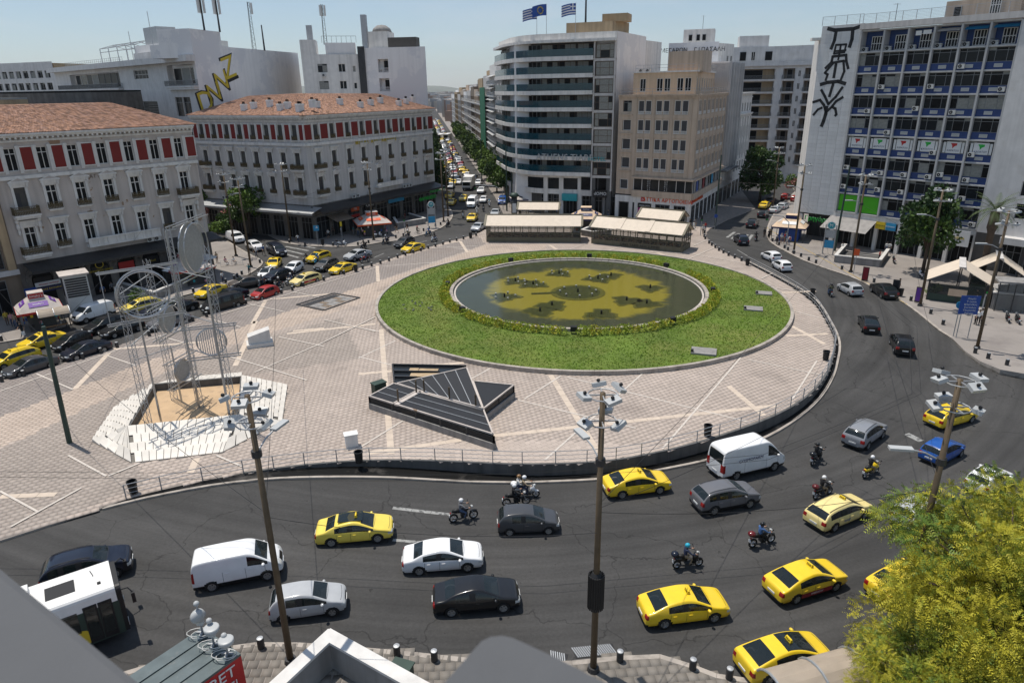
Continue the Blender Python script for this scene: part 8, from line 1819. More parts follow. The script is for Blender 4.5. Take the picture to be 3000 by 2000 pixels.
# hedge round the pond and its lamps
FL8=[(1306,843),(1349,920),(1680,986),(1987,957),(2101,862),(1963,785),(1729,754),(1486,768)]
hp=[at(x,y,ZP+.4)for x,y in FL8];ha=[math.atan2(p.y-POND_C[1],p.x-POND_C[0])for p in hp]
for(x,y),a in zip(FL8,ha):
 t=thing('floodlight','black box floodlight on the rim of the pond','floodlight',(POND_C[0]+(POND_R+.55)*math.cos(a),POND_C[1]+(POND_R+.55)*math.sin(a),ZP+.45),a+math.pi/2,'floodlights round the pond');mb=MB();mb.box(-.35,.35,-.25,.25,.3,.8);mb.to('housing','black',t);mb=MB();mb.box(-.3,.3,.25,.27,.36,.75);mb.to('lens','car_glass',t);mb=MB();mb.beam((-.25,0,0),(-.25,0,.4),.06);mb.beam((.25,0,0),(.25,0,.4),.06);mb.to('bracket','dark_metal',t)
W_=('near left','near','near right','right','far right','far','far left','left');hs_=sorted(a%(2*math.pi)for a in ha)
for i,a0 in enumerate(hs_):
 a1=hs_[(i+1)%8]+(2*math.pi if i==7 else 0);cl=[];aa=a0+.05
 if abs((a0+a1)/2%6.283-.1)<.25 or(a0+a1)/2%6.283>6.05:a1-=.18
 mid=(a0+a1)/2;c0=Vector((POND_C[0]+(POND_R+.75)*math.cos(mid),POND_C[1]+(POND_R+.75)*math.sin(mid),ZP+.4));q=random.Random(i)
 while aa<a1-.04:
  rr=POND_R+.75+q.uniform(-.1,.15);cl.append((POND_C[0]+rr*math.cos(aa)-c0.x,POND_C[1]+rr*math.sin(aa)-c0.y,.36+q.uniform(0,.14),q.uniform(.5,.68)));aa+=.042
 t=thing('hedge','low yellow green hedge along the %s side of the pond'%('right','far right','far','far left','left','near left','near','near right')[int((mid%6.283)/6.284*8)]+(', longer piece' if i%2 else ''),'hedge',c0);part('foliage',leaves(len(cl)*190,cl,.13,i,['leaf_hedge','leaf_hedge','leaf_gold'],1.1,-.5),t)
for x,y,s,lb in((2062,1027,1.5,'pale concrete hatch in the near right of the lawn'),(2207,903,1.3,'pale concrete hatch at the right of the lawn'),(2238,857,1.2,'thin concrete hatch at the far right of the lawn')):
 p=at(x,y,.6);t=thing('access_hatch',lb,'hatch',(p.x,p.y,lawn_z(p.x,p.y)),R(-18));mb=MB();mb.box(-s*.8,s*.8,-s*.6,s*.6,-.1,.14);mb.to('lid','concrete',t);mb=MB();mb.box(-s*.8,-s*.8+.25,-s*.5,-s*.3,.14,.4);mb.to('lock_box','dark_metal',t)
q=random.Random(2);pg_=MB();pg_.ball((0,0,.1),.07,.14,.07,6,4);pg_.ball((0,-.13,.19),.04,.04,.04,5,4);pg_.box(-.02,.02,.1,.22,.08,.1);pg_=pg_.mesh('pigeon','cloth_grey',True)
for k in range(15):p=at(q.uniform(1180,1265),q.uniform(880,912),.5);obj('pigeon',pg_,None,(p.x,p.y,lawn_z(p.x,p.y)),q.uniform(0,6),'grey pigeon feeding on the left of the lawn','bird','pigeons on the lawn')
# ---- glazed pavilions
mat('pav_roof',(.62,.53,.43),.7,var=.05,scale=.6,streak=.1);mat('pav_frame',(.13,.115,.075),.6,var=.08);mat('pav_panel',(.15,.135,.09),.6,var=.1,streak=.15);mat('table_wood',(.30,.17,.08),.6,var=.15)
def pavilion(p0,p1,dep,he,hr,nb,label,strips=(),graffiti=None):
 b=Bld('glass_pavilion',label,p0,'pavilion');f=b.facade(p0,p1);L=f.L;R4=[(f,L),(b.facade(f.G(L),f.G(L,-dep)),dep),(b.facade(f.G(L,-dep),f.G(0,-dep)),L),(b.facade(f.G(0,-dep),f.G(0)),dep)]
 for g,n in((R4[0][0],nb),(R4[1][0],4),(R4[2][0],nb),(R4[3][0],4)):
  fm_=MB();w=g.L/n
  for i in range(n+1):g.box(fm_,w*i-.05,w*i+.05,0,he,-.08,.04)
  for z in(.95,1.7,he-.1):g.box(fm_,0,g.L,z-.04,z+.04,-.06,.03)
  fm_.to('frame','pav_frame',b.root)
  pn=MB();pn.box(-w/2+.06,w/2-.06,-.02,.02,0,.82);pn=pn.mesh('panel','pav_panel');gl=MB();gl.box(-w/2+.05,w/2-.05,-.008,.008,0,he-1.15);gl=gl.mesh('pane','clear_glass')
  for i in range(n):g.put('panel',pn,w*(i+.5),.08,-.02);g.put('pane',gl,w*(i+.5),1.0,-.02)
 fl=MB();fl.prism([(q_[0]-b.o.x,q_[1]-b.o.y)for q_ in offpoly(f,dep)],.02,.08);fl.to('floor','wall_brown',b.root)
 for sgn,d0,d1 in((1,.45,-dep/2),(-1,-dep-.45,-dep/2)):
  m=MB();a=[f.P(-.3,he-.05,d0),f.P(L+.3,he-.05,d0),f.P(L+.3,hr,d1),f.P(-.3,hr,d1)];m.add(a+[v-Vector((0,0,.1))for v in a],((0,1,2,3),(7,6,5,4),(0,4,5,1),(1,5,6,2),(3,7,4,0)));m.to('roof_sheet','pav_roof',b.root)
  for u in(-.25,L+.25)+tuple(strips):m=MB();m.beam(f.P(u,he+.0,d0),f.P(u,hr+.05,d1),.35 if u in(-.25,L+.25)else .8,.08);part('roof_strip',m.mesh('roof_strip','pav_frame' if u in(-.25,L+.25)else 'pav_roof'),b.root)
 m=MB();m.beam(f.P(-.3,hr+.04,-dep/2),f.P(L+.3,hr+.04,-dep/2),.3,.1);m.to('ridge','pav_frame',b.root)
 for g in(R4[1][0],R4[3][0]):m=MB();m.add([g.P(0,he,-.02),g.P(dep,he,-.02),g.P(dep/2,hr-.1,-.02)],((0,1,2),));m.to('gable','pav_panel',b.root)
 if graffiti:f.text(graffiti,L*.55,.55,.62,'sign_black',.05,.006)
 b.done()if b.wm else None
 tb=MB();tb.box(-.6,.6,-.4,.4,.7,.76);tb=tb.mesh('top','table_wood');tl=MB();tl.beam((0,0,0),(0,0,.7),.08);tl=tl.mesh('leg','dark_metal');bs=MB();bs.box(-.25,.25,-.25,.25,.42,.47);bs.box(-.25,.25,.22,.26,.47,.9);[bs.beam((x,y,0),(x,y,.42),.035)for x in(-.22,.22)for y in(-.22,.22)];bs=bs.mesh('chair','table_wood')
 n=int(L/2.2)
 for i in range(n):
  for d in(-1.3,-dep+1.4):
   q_=f.G(1.2+i*2.1,d);t=thing('table','wooden table inside the %s'%label.split(',')[0],'table',(q_[0],q_[1],ZP+.1),f.rz,'tables in the '+label.split(',')[0]);part('top',tb,t);part('leg',tl,t)
   for s in(-1,1):c=f.G(1.2+i*2.1+s*.8,d);obj('chair',bs,None,(c[0],c[1],ZP+.1),f.rz+(R(-90)if s>0 else R(90)),'wooden chair at a table in the %s'%label.split(',')[0],'chair','chairs in the '+label.split(',')[0])
def pv(pts):return[tuple(at(x,y,ZP)[:2])for x,y in pts]
(a,c),=[pv(((1426,709),(1700,711)))];pavilion(a,c,4.6,3.1,4.5,11,'left glazed pavilion, long and straight with a cream roof')
(a,c),=[pv(((1733,713),(1996,741)))];pavilion(a,c,4.4,3.1,4.5,12,'right glazed pavilion, cream roof in three sections with scrawled graffiti',strips=(4.9,9.9),graffiti='ORES TARIS ADICE MMM')
(a,c),=[pv(((1520,655),(1634,656)))];pavilion(a,c,3.6,3.0,4.1,5,'rear left pavilion, small cream roof')
(a,c),=[pv(((1868,682),(1985,694)))];pavilion(a,c,4.0,3.1,4.4,5,'rear right pavilion, small cream roof')
# ---- kiosks with hipped roofs
def kiosk(p,s,roofm,fascia,label,rz=0,txt='',ads='sign_purple',body='wall_dark',goods=True,h=2.4,eave=1.7):
 t=thing('kiosk',label,'kiosk',(p[0],p[1],ZP),rz);b=s/2
 mb=MB();mb.box(-b,b,-b,b,0,h);mb.to('cabin',body,t);e=b*eave;k=b*.55
 for i,(u,v)in enumerate((((-e,-e),(e,-e)),((e,-e),(e,e)),((e,e),(-e,e)),((-e,e),(-e,-e)))):
  f=k/e;mb=MB();a=[(*u,h),(*v,h),(v[0]*f,v[1]*f,h+1.2),(u[0]*f,u[1]*f,h+1.2)];mb.add(a+[(x,y,z-.05)for x,y,z in a],((0,1,2,3),(7,6,5,4),(0,4,5,1)));mb.to('roof_slope',roofm,t)
  fb=MB();fb.beam((*u,h-.12),(*v,h-.12),.04,.26);fb.to('fascia',fascia,t)
  m=(Vector((*u,0))+Vector((*v,0)))/2;rot=math.atan2(v[1]-u[1],v[0]-u[0]);ad=MB();q_=(1+f)/2;sl=math.atan2(1.2,e-k);ad.box(-e*.42,e*.42,-.35,.35,0,.03);ad.to('advert',ads,t,(m.x*q_,m.y*q_,h+.65),rot=(sl,0,rot))
  if txt:part('lettering',tmesh('sign_white',txt,.42,.006),t,(m.x/e*(k+.06),m.y/e*(k+.06),h+1.47),rot=(R(90),0,rot));part('lettering',tmesh('sign_white',txt,.34,.006),t,(m.x*q_*1.02,m.y*q_*1.02,h+.70),rot=(sl,0,rot))
 mb=MB();mb.box(-k,k,-k,k,h+1.2,h+1.75);mb.to('crown_box',fascia,t);mb=MB();mb.box(-k-.05,k+.05,-k-.05,k+.05,h+1.75,h+1.82);mb.to('crown_top',roofm,t)
 for x in(-1,1):
  for y in(-1,1):mb=MB();mb.beam((x*e*.93,y*e*.93,0),(x*e*.93,y*e*.93,h),.08);mb.to('post','dark_metal',t)
 if goods:
  q=random.Random(len(label));gm=['sign_red','sign_blue','sign_yellow','cloth_pink','sign_teal','cloth_white','sign_black','cloth_olive']
  for k_ in range(34):sd=k_%4;u=q.uniform(-b*1.25,b*1.25);mb=MB();mb.box(-.13,.13,-.05,.05,0,.35);z=q.uniform(.2,2.0);x,y=((u,-b*1.28),(b*1.28,u),(u,b*1.28),(-b*1.28,u))[sd];part('ware',mb.mesh('ware',q.choice(gm)),t,(x,y,z),R(90)*sd)
 return t
kiosk(at(1093,686,ZP),3.6,'wall_cream','sign_orange','orange and cream roofed kiosk by the left pavement',R(20),'nistikis','sign_orange');kiosk(at(128,957,ZP),2.6,'wall_cream','sign_red','white roofed kiosk with purple adverts and red fascia, far left',R(38),"kinsky's",'sign_purple');kiosk(at(560,828,ZP),3.3,'wall_cream','sign_red','white roofed kiosk with red fascia behind the sculpture',R(40),'kiosk','sign_purple');kiosk(at(1716,672,ZP),3.4,'wall_attic','sign_navy','cream roofed kiosk hung with clothes between the pavilions',R(-8),'market','sign_navy');kiosk(at(1532,612,ZP),3.2,'wall_cream','sign_navy','pale kiosk with a black sign in front of the hotel side',R(8),'W','sign_black','wall_cream',False);kiosk(at(2312,700,ZP),3.2,'wall_attic','sign_navy','cream and blue kiosk below the white tower',R(-30),'','sign_white','sign_blue',False)
for px,py,lb in((520,835,'white parasol nearest the sculpture kiosk'),(610,800,'white and red parasol behind the sculpture kiosk')):
 p=at(px,py,ZP);t=thing('parasol',lb,'parasol',p,R(35));mb=MB();[mb.add([(1.6*math.cos(a),1.6*math.sin(a),2.3),(1.6*math.cos(a+.7854),1.6*math.sin(a+.7854),2.3),(0,0,3.0)],((0,1,2),))for a in np.arange(8)*.7854];mb.to('canopy','white_paint',t);mb=MB();mb.cyl((0,0,0),(0,0,3),.04,n=8);mb.to('pole','galv',t)
 # tent restaurant and glass lift at right
def tent(p,w,l,rz,label,h=2.5,hr=4.4):
 t=thing('restaurant_tent',label,'tent',(p[0],p[1],ZP),rz);mb=MB()
 for s in(-1,1):mb=MB();a=[(-l/2,s*(w/2+.4),h),(l/2,s*(w/2+.4),h),(l/2,0,hr),(-l/2,0,hr)];a=a if s<0 else a[::-1];mb.add(a+[(x,y,z-.06)for x,y,z in a],((0,1,2,3),(7,6,5,4),(0,4,5,1),(1,5,6,2),(3,7,4,0),(2,6,7,3)));mb.to('roof_sheet','pav_roof',t)
 mb=MB();mb.beam((-l/2-.1,0,hr+.05),(l/2+.1,0,hr+.05),.7,.06);mb.to('ridge','wall_grey',t)
 for x in(-l/2+.3,l/2-.3):
  for y in(-w/2,0,w/2):mb=MB();mb.beam((x,y,0),(x,y,hr-.2 if y==0 else h),.12);mb.to('post','dark_metal',t)
 for n,x0,x1,y0,y1 in(('a',-l/2+.3,l/2-.3,-w/2-.02,-w/2+.02),('b',-l/2+.28,-l/2+.32,-w/2,w/2),('c',l/2-.32,l/2-.28,-w/2,w/2)):mb=MB();mb.box(x0,x1,y0,y1,0,.9);mb.to('windbreak','pole_green',t);mb=MB();mb.box(x0,x1,y0,y1,.9,2.3);mb.to('pane','clear_glass',t)
 mb=MB();mb.box(-l/2+.4,l/2-.4,w/2-.1,w/2,0,2.4);mb.to('back_wall','wall_dark',t);mb=MB();mb.box(-l/2+.2,-l/2+.26,-1.0,.9,.85,1.7);mb.to('menu_board','wall_attic',t)
tent(at(2798,872,ZP),6.0,5.6,R(58),'cream gabled restaurant tent with glass sides beside the dark tree');tent(at(2905,845,ZP),5.0,5.0,R(58),'second cream gabled tent behind the glass lift')
p=at(2950,905,ZP);t=thing('glass_lift','glazed lift shaft in front of the second tent','lift',(p.x,p.y,ZP),R(-20));mb=MB();mb.box(-1.7,1.7,-1.3,1.3,3.3,3.5);mb.to('roof','concrete',t);mb=MB();[mb.beam((x,y,0),(x,y,3.3),.1)for x in(-1.6,0,1.6)for y in(-1.2,1.2)];mb.to('frame','dark_metal',t)
for x0,x1,y0,y1 in((-1.6,1.6,-1.22,-1.2),(-1.62,-1.6,-1.2,1.2),(1.6,1.62,-1.2,1.2),(-1.6,1.6,1.2,1.22)):mb=MB();mb.box(x0,x1,y0,y1,.1,3.25);mb.to('pane','clear_glass',t)
# ---- metro stair parapets: U of marble round a dark stairwell
def metro(pts,label,h=1.05,w=.4,z0=ZP,m='marble_white'):
 P_=[Vector((*q_,0))for q_ in pts];t=thing('metro_entrance',label,'stair parapet',(P_[0].x,P_[0].y,z0))
 for i_,(a,c)in enumerate(zip(P_,P_[1:])):
  h+=.004*i_;d=(c-a).normalized();mb=MB();o=P_[0];mb.beam(a-o+Vector((0,0,h/2-.1)),c-o+Vector((0,0,h/2-.1)),w*.8,h-.1);mb.to('parapet','concrete',t);mb=MB();mb.beam(a-o-d*w*.5+Vector((0,0,h)),c-o+d*w*.5+Vector((0,0,h)),w*1.2,.14);mb.to('coping',m,t)
 c=sum(P_,Vector())/len(P_);mb=MB();mb.prism([(q_.x-P_[0].x,q_.y-P_[0].y)for q_ in P_],-.02,.035);mb.to('stairwell','wall_dark',t)
 for k in range(6):f_=k/6;mb=MB();a,b_=P_[0].lerp(P_[1],f_),P_[-1].lerp(P_[-2],f_);mb.beam(a-P_[0]+Vector((0,0,.06)),b_-P_[0]+Vector((0,0,.06)),.3,.05);mb.to('step','concrete',t)
metro(pv(((345,845),(455,878),(548,838),(480,800))),'white topped metro stair parapet behind the sculpture ring');metro(pv(((1155,652),(1165,668),(1245,655),(1200,640))),'white topped metro stair parapet beside the orange kiosk');metro(pv(((2474,735),(2446,768),(2575,782),(2598,750))),'white topped metro stair parapet in front of the slab block');metro(pv(((3120,870),(2905,880),(2905,905),(3120,925))),'white topped metro wall at the right frame edge',2.0);metro(pv(((1770,660),(1705,690),(1738,696),(1790,690))),'white topped metro stair parapet between the pavilions')
M4=[tuple(atr(x,y,1.3)[:2])for x,y in((760,2075),(968,1885),(1290,2080))];metro(M4,'large white marble stair parapet at the bottom centre left',2.0,.55,NZ)
# ---- signs, cabinets, shelters and other small things
def box_thing(name,p,sx,sy,h,m,label,cat,rz=0,extra=None):
 t=thing(name,label,cat,p,rz);mb=MB();mb.box(-sx/2,sx/2,-sy/2,sy/2,0,h);mb.to('body',m,t);mb=MB();mb.box(-sx/2-.06,sx/2+.06,-sy/2-.06,sy/2+.06,h,h+.08);mb.to('top',m,t)
 if extra:extra(t)
 return t
box_thing('electric_cabinet',at(1031,1306,ZP+.0),.9,.6,1.0,'white_paint','small white cabinet on the paving near the railing','cabinet',R(20));box_thing('electric_cabinet',at(1112,1158,ZP),1.1,.7,1.2,'pole_green','green cabinet at the corner of the dark skylight','cabinet',R(40));box_thing('electric_cabinet',gz(atr(1180,1990,.1)),.9,.6,.8,'pole_green','green cabinet beside the bottom marble parapet','cabinet',R(-20))
p=at(762,1010,ZP);t=thing('stone_plinth','grey slanted stone plinth standing on the left of the square','plinth',(p.x,p.y,ZP),R(22));mb=MB();mb.box(-1.3,1.3,-.9,.9,0,.4);mb.to('base','marble_white',t);mb=MB();mb.add([(-1.1,-.65,.4),(1.1,-.65,.4),(1.1,.65,.4),(-1.1,.65,.4),(-1.1,-.65,1.2),(1.1,-.65,1.75),(1.1,.65,1.75),(-1.1,.65,1.2)],((0,1,5,4),(1,2,6,5),(2,3,7,6),(3,0,4,7),(4,5,6,7)));mb.to('block','marble_white',t)
p=at(243,925,ZP);box_thing('vent_tower',p,2.5,2.5,5.2,'plastic_white','grey vent tower with louvres and a pale flat cap beside the bus shelter','vent tower',R(38));t=bpy.data.objects[[o.name for o in bpy.data.objects if o.get('category')=='vent tower'][0]]
for k in range(4):
 for i in range(8):mb=MB();mb.box(-1.1,1.1,-1.29,-1.25,2.7+i*.29,2.92+i*.29);mb.to('louver','dark_metal',t,rotz=R(90)*k)
mb=MB();mb.box(-1.5,1.5,-1.5,1.5,5.25,5.4);mb.to('cap','wall_cream',t)
def shelter(p,L,rz,label,m='pav_roof'):
 t=thing('bus_shelter',label,'bus shelter',p,rz);mb=MB()
 for i in range(8):a0,a1=math.pi*(.12+.095*i),math.pi*(.12+.095*(i+1));f_=lambda a:(1.15*math.cos(a),1.7+.95*math.sin(a));(y0,z0),(y1,z1)=f_(a0),f_(a1);mb.add([(-L/2,y0,z0),(L/2,y0,z0),(L/2,y1,z1),(-L/2,y1,z1)],((0,1,2,3),(3,2,1,0)))
 part('roof',mb.mesh('roof',m,True),t)
 for x in(-L/2,0,L/2):mb=MB();mb.tube([(x,1.17*math.cos(a),1.71+.97*math.sin(a))for a in np.linspace(.12,.88,9)*math.pi],.06,6);mb.to('rib','galv',t)
 for x in(-L/2+.1,L/2-.1):mb=MB();mb.beam((x,-1.0,0),(x,-1.0,2.0),.1);mb.to('post','dark_metal',t)
 mb=MB();mb.box(-L/2,L/2,-1.02,-.99,.4,2.0);mb.to('pane','clear_glass',t);mb=MB();mb.box(-L/2+.4,L/2-.4,-.8,-.4,.42,.48);mb.to('bench','table_wood',t)
q_=atr(2390,1985,2.2);shelter((q_.x,q_.y,NZ),4.2,R(16),'curved beige bus shelter roof over the liftback taxi');q_=at(170,968,ZP);shelter((q_.x,q_.y,ZP),3.0,R(38)+math.pi,'curved pale bus shelter in front of the left kiosk')
def rsign(p,h,w,hh,m,label,rz,txt=None,z0=1.9,legs=2,round_=False,tm='sign_white',size=.3):
 t=thing('road_sign',label,'sign',(p[0],p[1],p[2]),rz);mb=MB()
 for x in((-w*.3,w*.3)if legs==2 else(0,)):mb=MB();mb.cyl((x,.05,0),(x,.05,z0+hh),.05,n=8);mb.to('post','galv',t)
 mb=MB();mb.cyl((0,0,z0+hh/2),(0,-.04,z0+hh/2),w/2,n=20)if round_ else mb.box(-w/2,w/2,-.04,0,z0,z0+hh);mb.to('plate',m,t)
 if txt:
  for i,ln in enumerate(txt):part('lettering',tmesh(tm,ln,size,.004),t,(.1,-.05,z0+hh-.3-i*hh/len(txt)*.95),rot=(R(90),0,0))
 return t
rsign(at(2818,990,ZP),3,1.8,1.95,'sign_blue','blue direction sign with two columns of place names',R(-12),['Λαμία','↑ Lamia','Κόρινθος','Korinthos','Πειραιάς','Peiraias'],2.6,size=.27);rsign(at(2793,985,ZP),3,.8,.8,'sign_sky','small round blue sign leaning beside the direction sign',R(-12),None,3.0,1,True);rsign(at(932,720,ZP),3,.9,.9,'sign_sky','square pedestrian crossing sign with yellow border',R(15),['▲'],2.6,1,size=.5);rsign(at(826,690,ZP),3,.6,.6,'sign_red','round no parking sign by the shaded corner shops',R(15),None,2.7,1,True);rsign(at(1003,702,ZP),3,.35,.8,'sign_yellow','narrow yellow stop sign by the parked white scooter',R(15),None,2.4,1);rsign(at(2500,802,ZP),3,.7,.9,'sign_orange','orange and white notice on a blue post by the metro stair',R(-30),None,2.6,1);rsign(at(2094,672,ZP),2.5,.7,.7,'sign_blue','round blue arrow sign at the bakery corner',R(10),None,2.1,1,True);rsign(at(2328,620,ZP),2.5,.6,.6,'sign_navy','round no stopping sign in the side street',R(0),None,2.2,1,True)
for px,py,lb,rz in((2424,745,'metro information totem with a round logo at right',R(-35)),(1266,668,'metro information totem with a round logo at left',R(25))):
 p=at(px,py,ZP);t=thing('metro_totem',lb,'totem',p,rz);mb=MB()
 for x in(-.75,.75):mb=MB();mb.cyl((x,0,0),(x,0,4.6),.09,n=8);mb.to('post','galv',t)
 mb=MB();mb.cyl((0,.06,4.5),(0,-.06,4.5),.62,n=20);mb.to('roundel','sign_white',t);mb=MB();mb.cyl((0,.05,4.5),(0,-.075,4.5),.5,n=20);mb.to('logo','sign_teal',t);part('lettering',tmesh('sign_white','M',.7,.01),t,(0,-.09,4.5),rot=(R(90),0,0))
 for z,m in((2.6,'galv'),(1.0,'sign_sky')):mb=MB();mb.box(-.65,.65,-.04,.04,z,z+1.2);mb.to('panel',m,t)
for px,py,lb in((2532,825,'red poster stand by the right kerb'),(2620,865,'dark poster stand behind the black coupe suv'),(2688,888,'blue and pink poster stand beside a lamp mast')):
 p=at(px,py,ZP);t=thing('poster_stand',lb,'poster stand',p,R(-40));mb=MB();mb.box(-.38,.38,-.08,.08,.1,2.0);mb.to('frame','dark_metal',t);mb=MB();mb.box(-.32,.32,-.1,-.081,.3,1.9);mb.to('poster','sign_maroon' if 'red' in lb else 'sign_purple' if 'pink' in lb else 'sign_black',t)
p=at(1507,636,ZP);t=thing('advert_column','green capped advertising column by the avenue corner','column',p);mb=MB();mb.cyl((0,0,0),(0,0,4.2),.62,n=18);mb.to('drum','dark_metal',True,t);mb=MB();mb.lathe([(.95,4.2),(1.0,4.5),(.6,4.9),(.05,5.0)],18);mb.to('cap','pole_green',True,t);mb=MB();mb.box(-.4,.4,-.68,-.6,1.0,2.9);mb.to('poster','sign_white',t)
def signal(p,label,arm=None,green=True):
 t=thing('traffic_light',label,'traffic light',p);mb=MB();pts=[(0,0,0),(0,0,3.2)]if not arm else[(0,0,0),(0,0,4.2),(arm*.3,0,5.2),(arm,0,5.5)];mb.tube(pts,.07,8);mb.to('post','galv',t);x=arm or 0
 mb=MB();z=2.6 if not arm else 4.6;mb.box(x-.16,x+.16,-.14,.1,z,z+.95);mb.to('housing','black',t)
 for k,m in enumerate(('sign_green','black','black')):mb=MB();mb.cyl((x,-.14,z+.18+k*.3),(x,-.16,z+.18+k*.3),.10,n=12);mb.to('lens',m,t)
signal(at(2302,728,ZP),'arched traffic light over the side street',-3.6);signal(at(2052,690,ZP),'traffic light on a post at the bakery corner');signal(at(1474,615,ZP),'arched traffic light over the avenue',-6.0);signal(at(2873,925,ZP),'traffic light beside the right lamp mast');signal(at(1187,690,ZP),'traffic light post by the left metro stair')
# cafe rail, paved grate, drain grates, planters
p=at(680,778,ZP);t=thing('cafe_rail','white metal rail round the corner cafe seats','railing',p,R(20));mb=MB();[mb.beam((-1.6,0,z),(1.6,0,z),.05)for z in(.3,.6,.9)];mb.to('rails','white_paint',t);mb=MB();[mb.beam((x,0,0),(x,0,.95),.05)for x in(-1.6,0,1.6)];mb.to('posts','white_paint',t)
G4=pv(((870,893),(976,860),(1053,873),(949,910)));t=thing('floor_grate','large parallelogram floor grate with dark border in the left paving','grate',(G4[0][0],G4[0][1],ZP));g4=[Vector((x-G4[0][0],y-G4[0][1],.05))for x,y in G4]
for a,c in zip(g4,g4[1:]+g4[:1]):mb=MB();mb.beam(a,c,.32,.08);mb.to('border','dark_metal',t)
for i in range(7):
 for j in range(3):
  b_=lambda u,v:g4[0].lerp(g4[1],u).lerp(g4[3].lerp(g4[2],u),v);u0,v0=.06+i*.126,.1+j*.27;mb=MB();mb.add([b_(u0,v0),b_(u0+.12,v0),b_(u0+.12,v0+.25),b_(u0,v0+.25)],((3,2,1,0),));part('slab',mb.mesh('slab','dark_metal' if j==0 else 'concrete' if(i+j)%3 else 'wall_brown'),t)
for(a,c),lb in((((1612,1921),(1660,1932)),'dark drain grate left of the centre lamp mast'),(((1682,1912),(1800,1900)),'wide drain grate behind the centre lamp mast')):
 a,c=atr(*a),atr(*c);d=c-a;t=thing('drain_grate',lb,'grate',(a.x,a.y,road_z(a.x,a.y)+.02),math.atan2(d.y,d.x));mb=MB();mb.box(0,d.length,-.35,.35,-.02,.0);mb.to('pit','black',t);n=int(d.length/.11);bm2=MB();bm2.box(-.025,.025,-.34,.34,0,.03);bm2=bm2.mesh('bar','galv')
 for i in range(n):part('bar',bm2,t,(.05+i*.11,0,0),R(18))
 # ---- the sunken skylight
SKB=[at(x,y,ZP)for x,y in((1081,1195),(1447,1318),(1470,1300),(1432,1225),(1510,1172),(1505,1148),(1400,1140),(1350,1100),(1150,1140))];SKo=Vector((SKB[0].x,SKB[0].y,ZP));hz_k=1.15
def sk(px,py,z=hz_k):v=at(px,py,ZP+z);return Vector((v.x-SKo.x,v.y-SKo.y,z))
t=thing('skylight','dark faceted metro skylight with black mesh roof panels','skylight',SKo)
base=[sk(1082,1160),sk(1447,1276),sk(1415,1198),sk(1505,1130),sk(1386,1117),sk(1367,1076),sk(1154,1123)]
def wallrun(pts,z0,z1,w,m,name,panes=False):
 for a,c in zip(pts,pts[1:]+pts[:1]):mb=MB();a2,c2=a.copy(),c.copy();a2.z=c2.z=(z0+z1)/2;mb.beam(a2,c2,w,z1-z0);part(name,mb.mesh(name,m),t)
wallrun(base,0,.55,.3,'concrete','base_wall');wallrun(base,.55,1.05,.05,'window_glass','glass_band')
for a,c in zip(base,base[1:]+base[:1]):
 n=max(1,int((c-a).length/2.2))
 for i in range(n+1):q_=a.lerp(c,i/n);mb=MB();mb.beam((q_.x,q_.y,.55),(q_.x,q_.y,1.1),.14);mb.to('mullion','dark_metal',t)
mat('mesh_black',(.022,.022,.024),.5,.2,var=.25,scale=12)
PN=[[(1082,1160),(1154,1123),(1222,1144),(1152,1182)],[(1163,1185),(1231,1150),(1416,1199),(1444,1271)],[(1163,1123),(1367,1077),(1414,1196),(1227,1144)],[(1386,1116),(1505,1128),(1416,1197)]]
for k,pn in enumerate(PN):
 L=[sk(x,y,1.15 if k!=2 else(1.2,1.75,1.3,1.2)[i])for i,(x,y)in enumerate(pn)];mb=MB();mb.add(L+[v-Vector((0,0,.08))for v in L],(tuple(range(len(L)))[::-1],)if(L[1]-L[0]).cross(L[2]-L[0]).z<0 else(tuple(range(len(L))),));mb.add(L,(tuple(range(len(L))),))if 0 else None;mb.to('roof_panel','mesh_black',t)
 for a,c in zip(L,L[1:]+L[:1]):mb=MB();mb.beam(a,c,.12,.12);mb.to('roof_edge','wall_cream',t)
 if len(L)==4:
  for i in range(1,6 if k==2 else 3):a=L[0].lerp(L[1],i/(6 if k==2 else 3));c=L[3].lerp(L[2],i/(6 if k==2 else 3));mb=MB();mb.beam(a+Vector((0,0,.02)),c+Vector((0,0,.02)),.05,.04);mb.to('roof_bar','galv',t)
mb=MB();mb.beam(sk(1160,1186),sk(1230,1147),.4,.14);mb.beam(sk(1229,1147),sk(1416,1199),.4,.14);mb.to('gutter','wall_cream',t)
for x,y in((1167,1178),(1220,1151),(1243,1150),(1317,1172),(1394,1194)):q_=sk(x,y);mb=MB();mb.cyl(q_,q_+Vector((0,0,1.15)),.07,n=8);mb.to('post','pole_brown',t)
rf=[sk(1150,1071,.12),sk(1366,1075,.12),sk(1155,1123,.12)];mb=MB();mb.add(rf,((0,2,1),));mb.to('sunken_floor','window_glass',t)
for a,c in((rf[0],rf[1]),(rf[0],rf[2]),(rf[0].lerp(rf[2],.38),rf[1].lerp(rf[2],.38)),(rf[0].lerp(rf[2],.7),rf[1].lerp(rf[2],.7))):mb=MB();mb.beam(a+Vector((0,0,.1)),c+Vector((0,0,.1)),.14,.2);mb.to('sunken_beam','dark_metal',t)
for x0,y0,x1,y1 in((1199,1083,1226,1083),(1227,1084,1283,1085),(1202,1098,1290,1098)):mb=MB();mb.beam(sk(x0,y0,.2),sk(x1,y1,.2),.8,.05);mb.to('plank','wall_ochre',t)
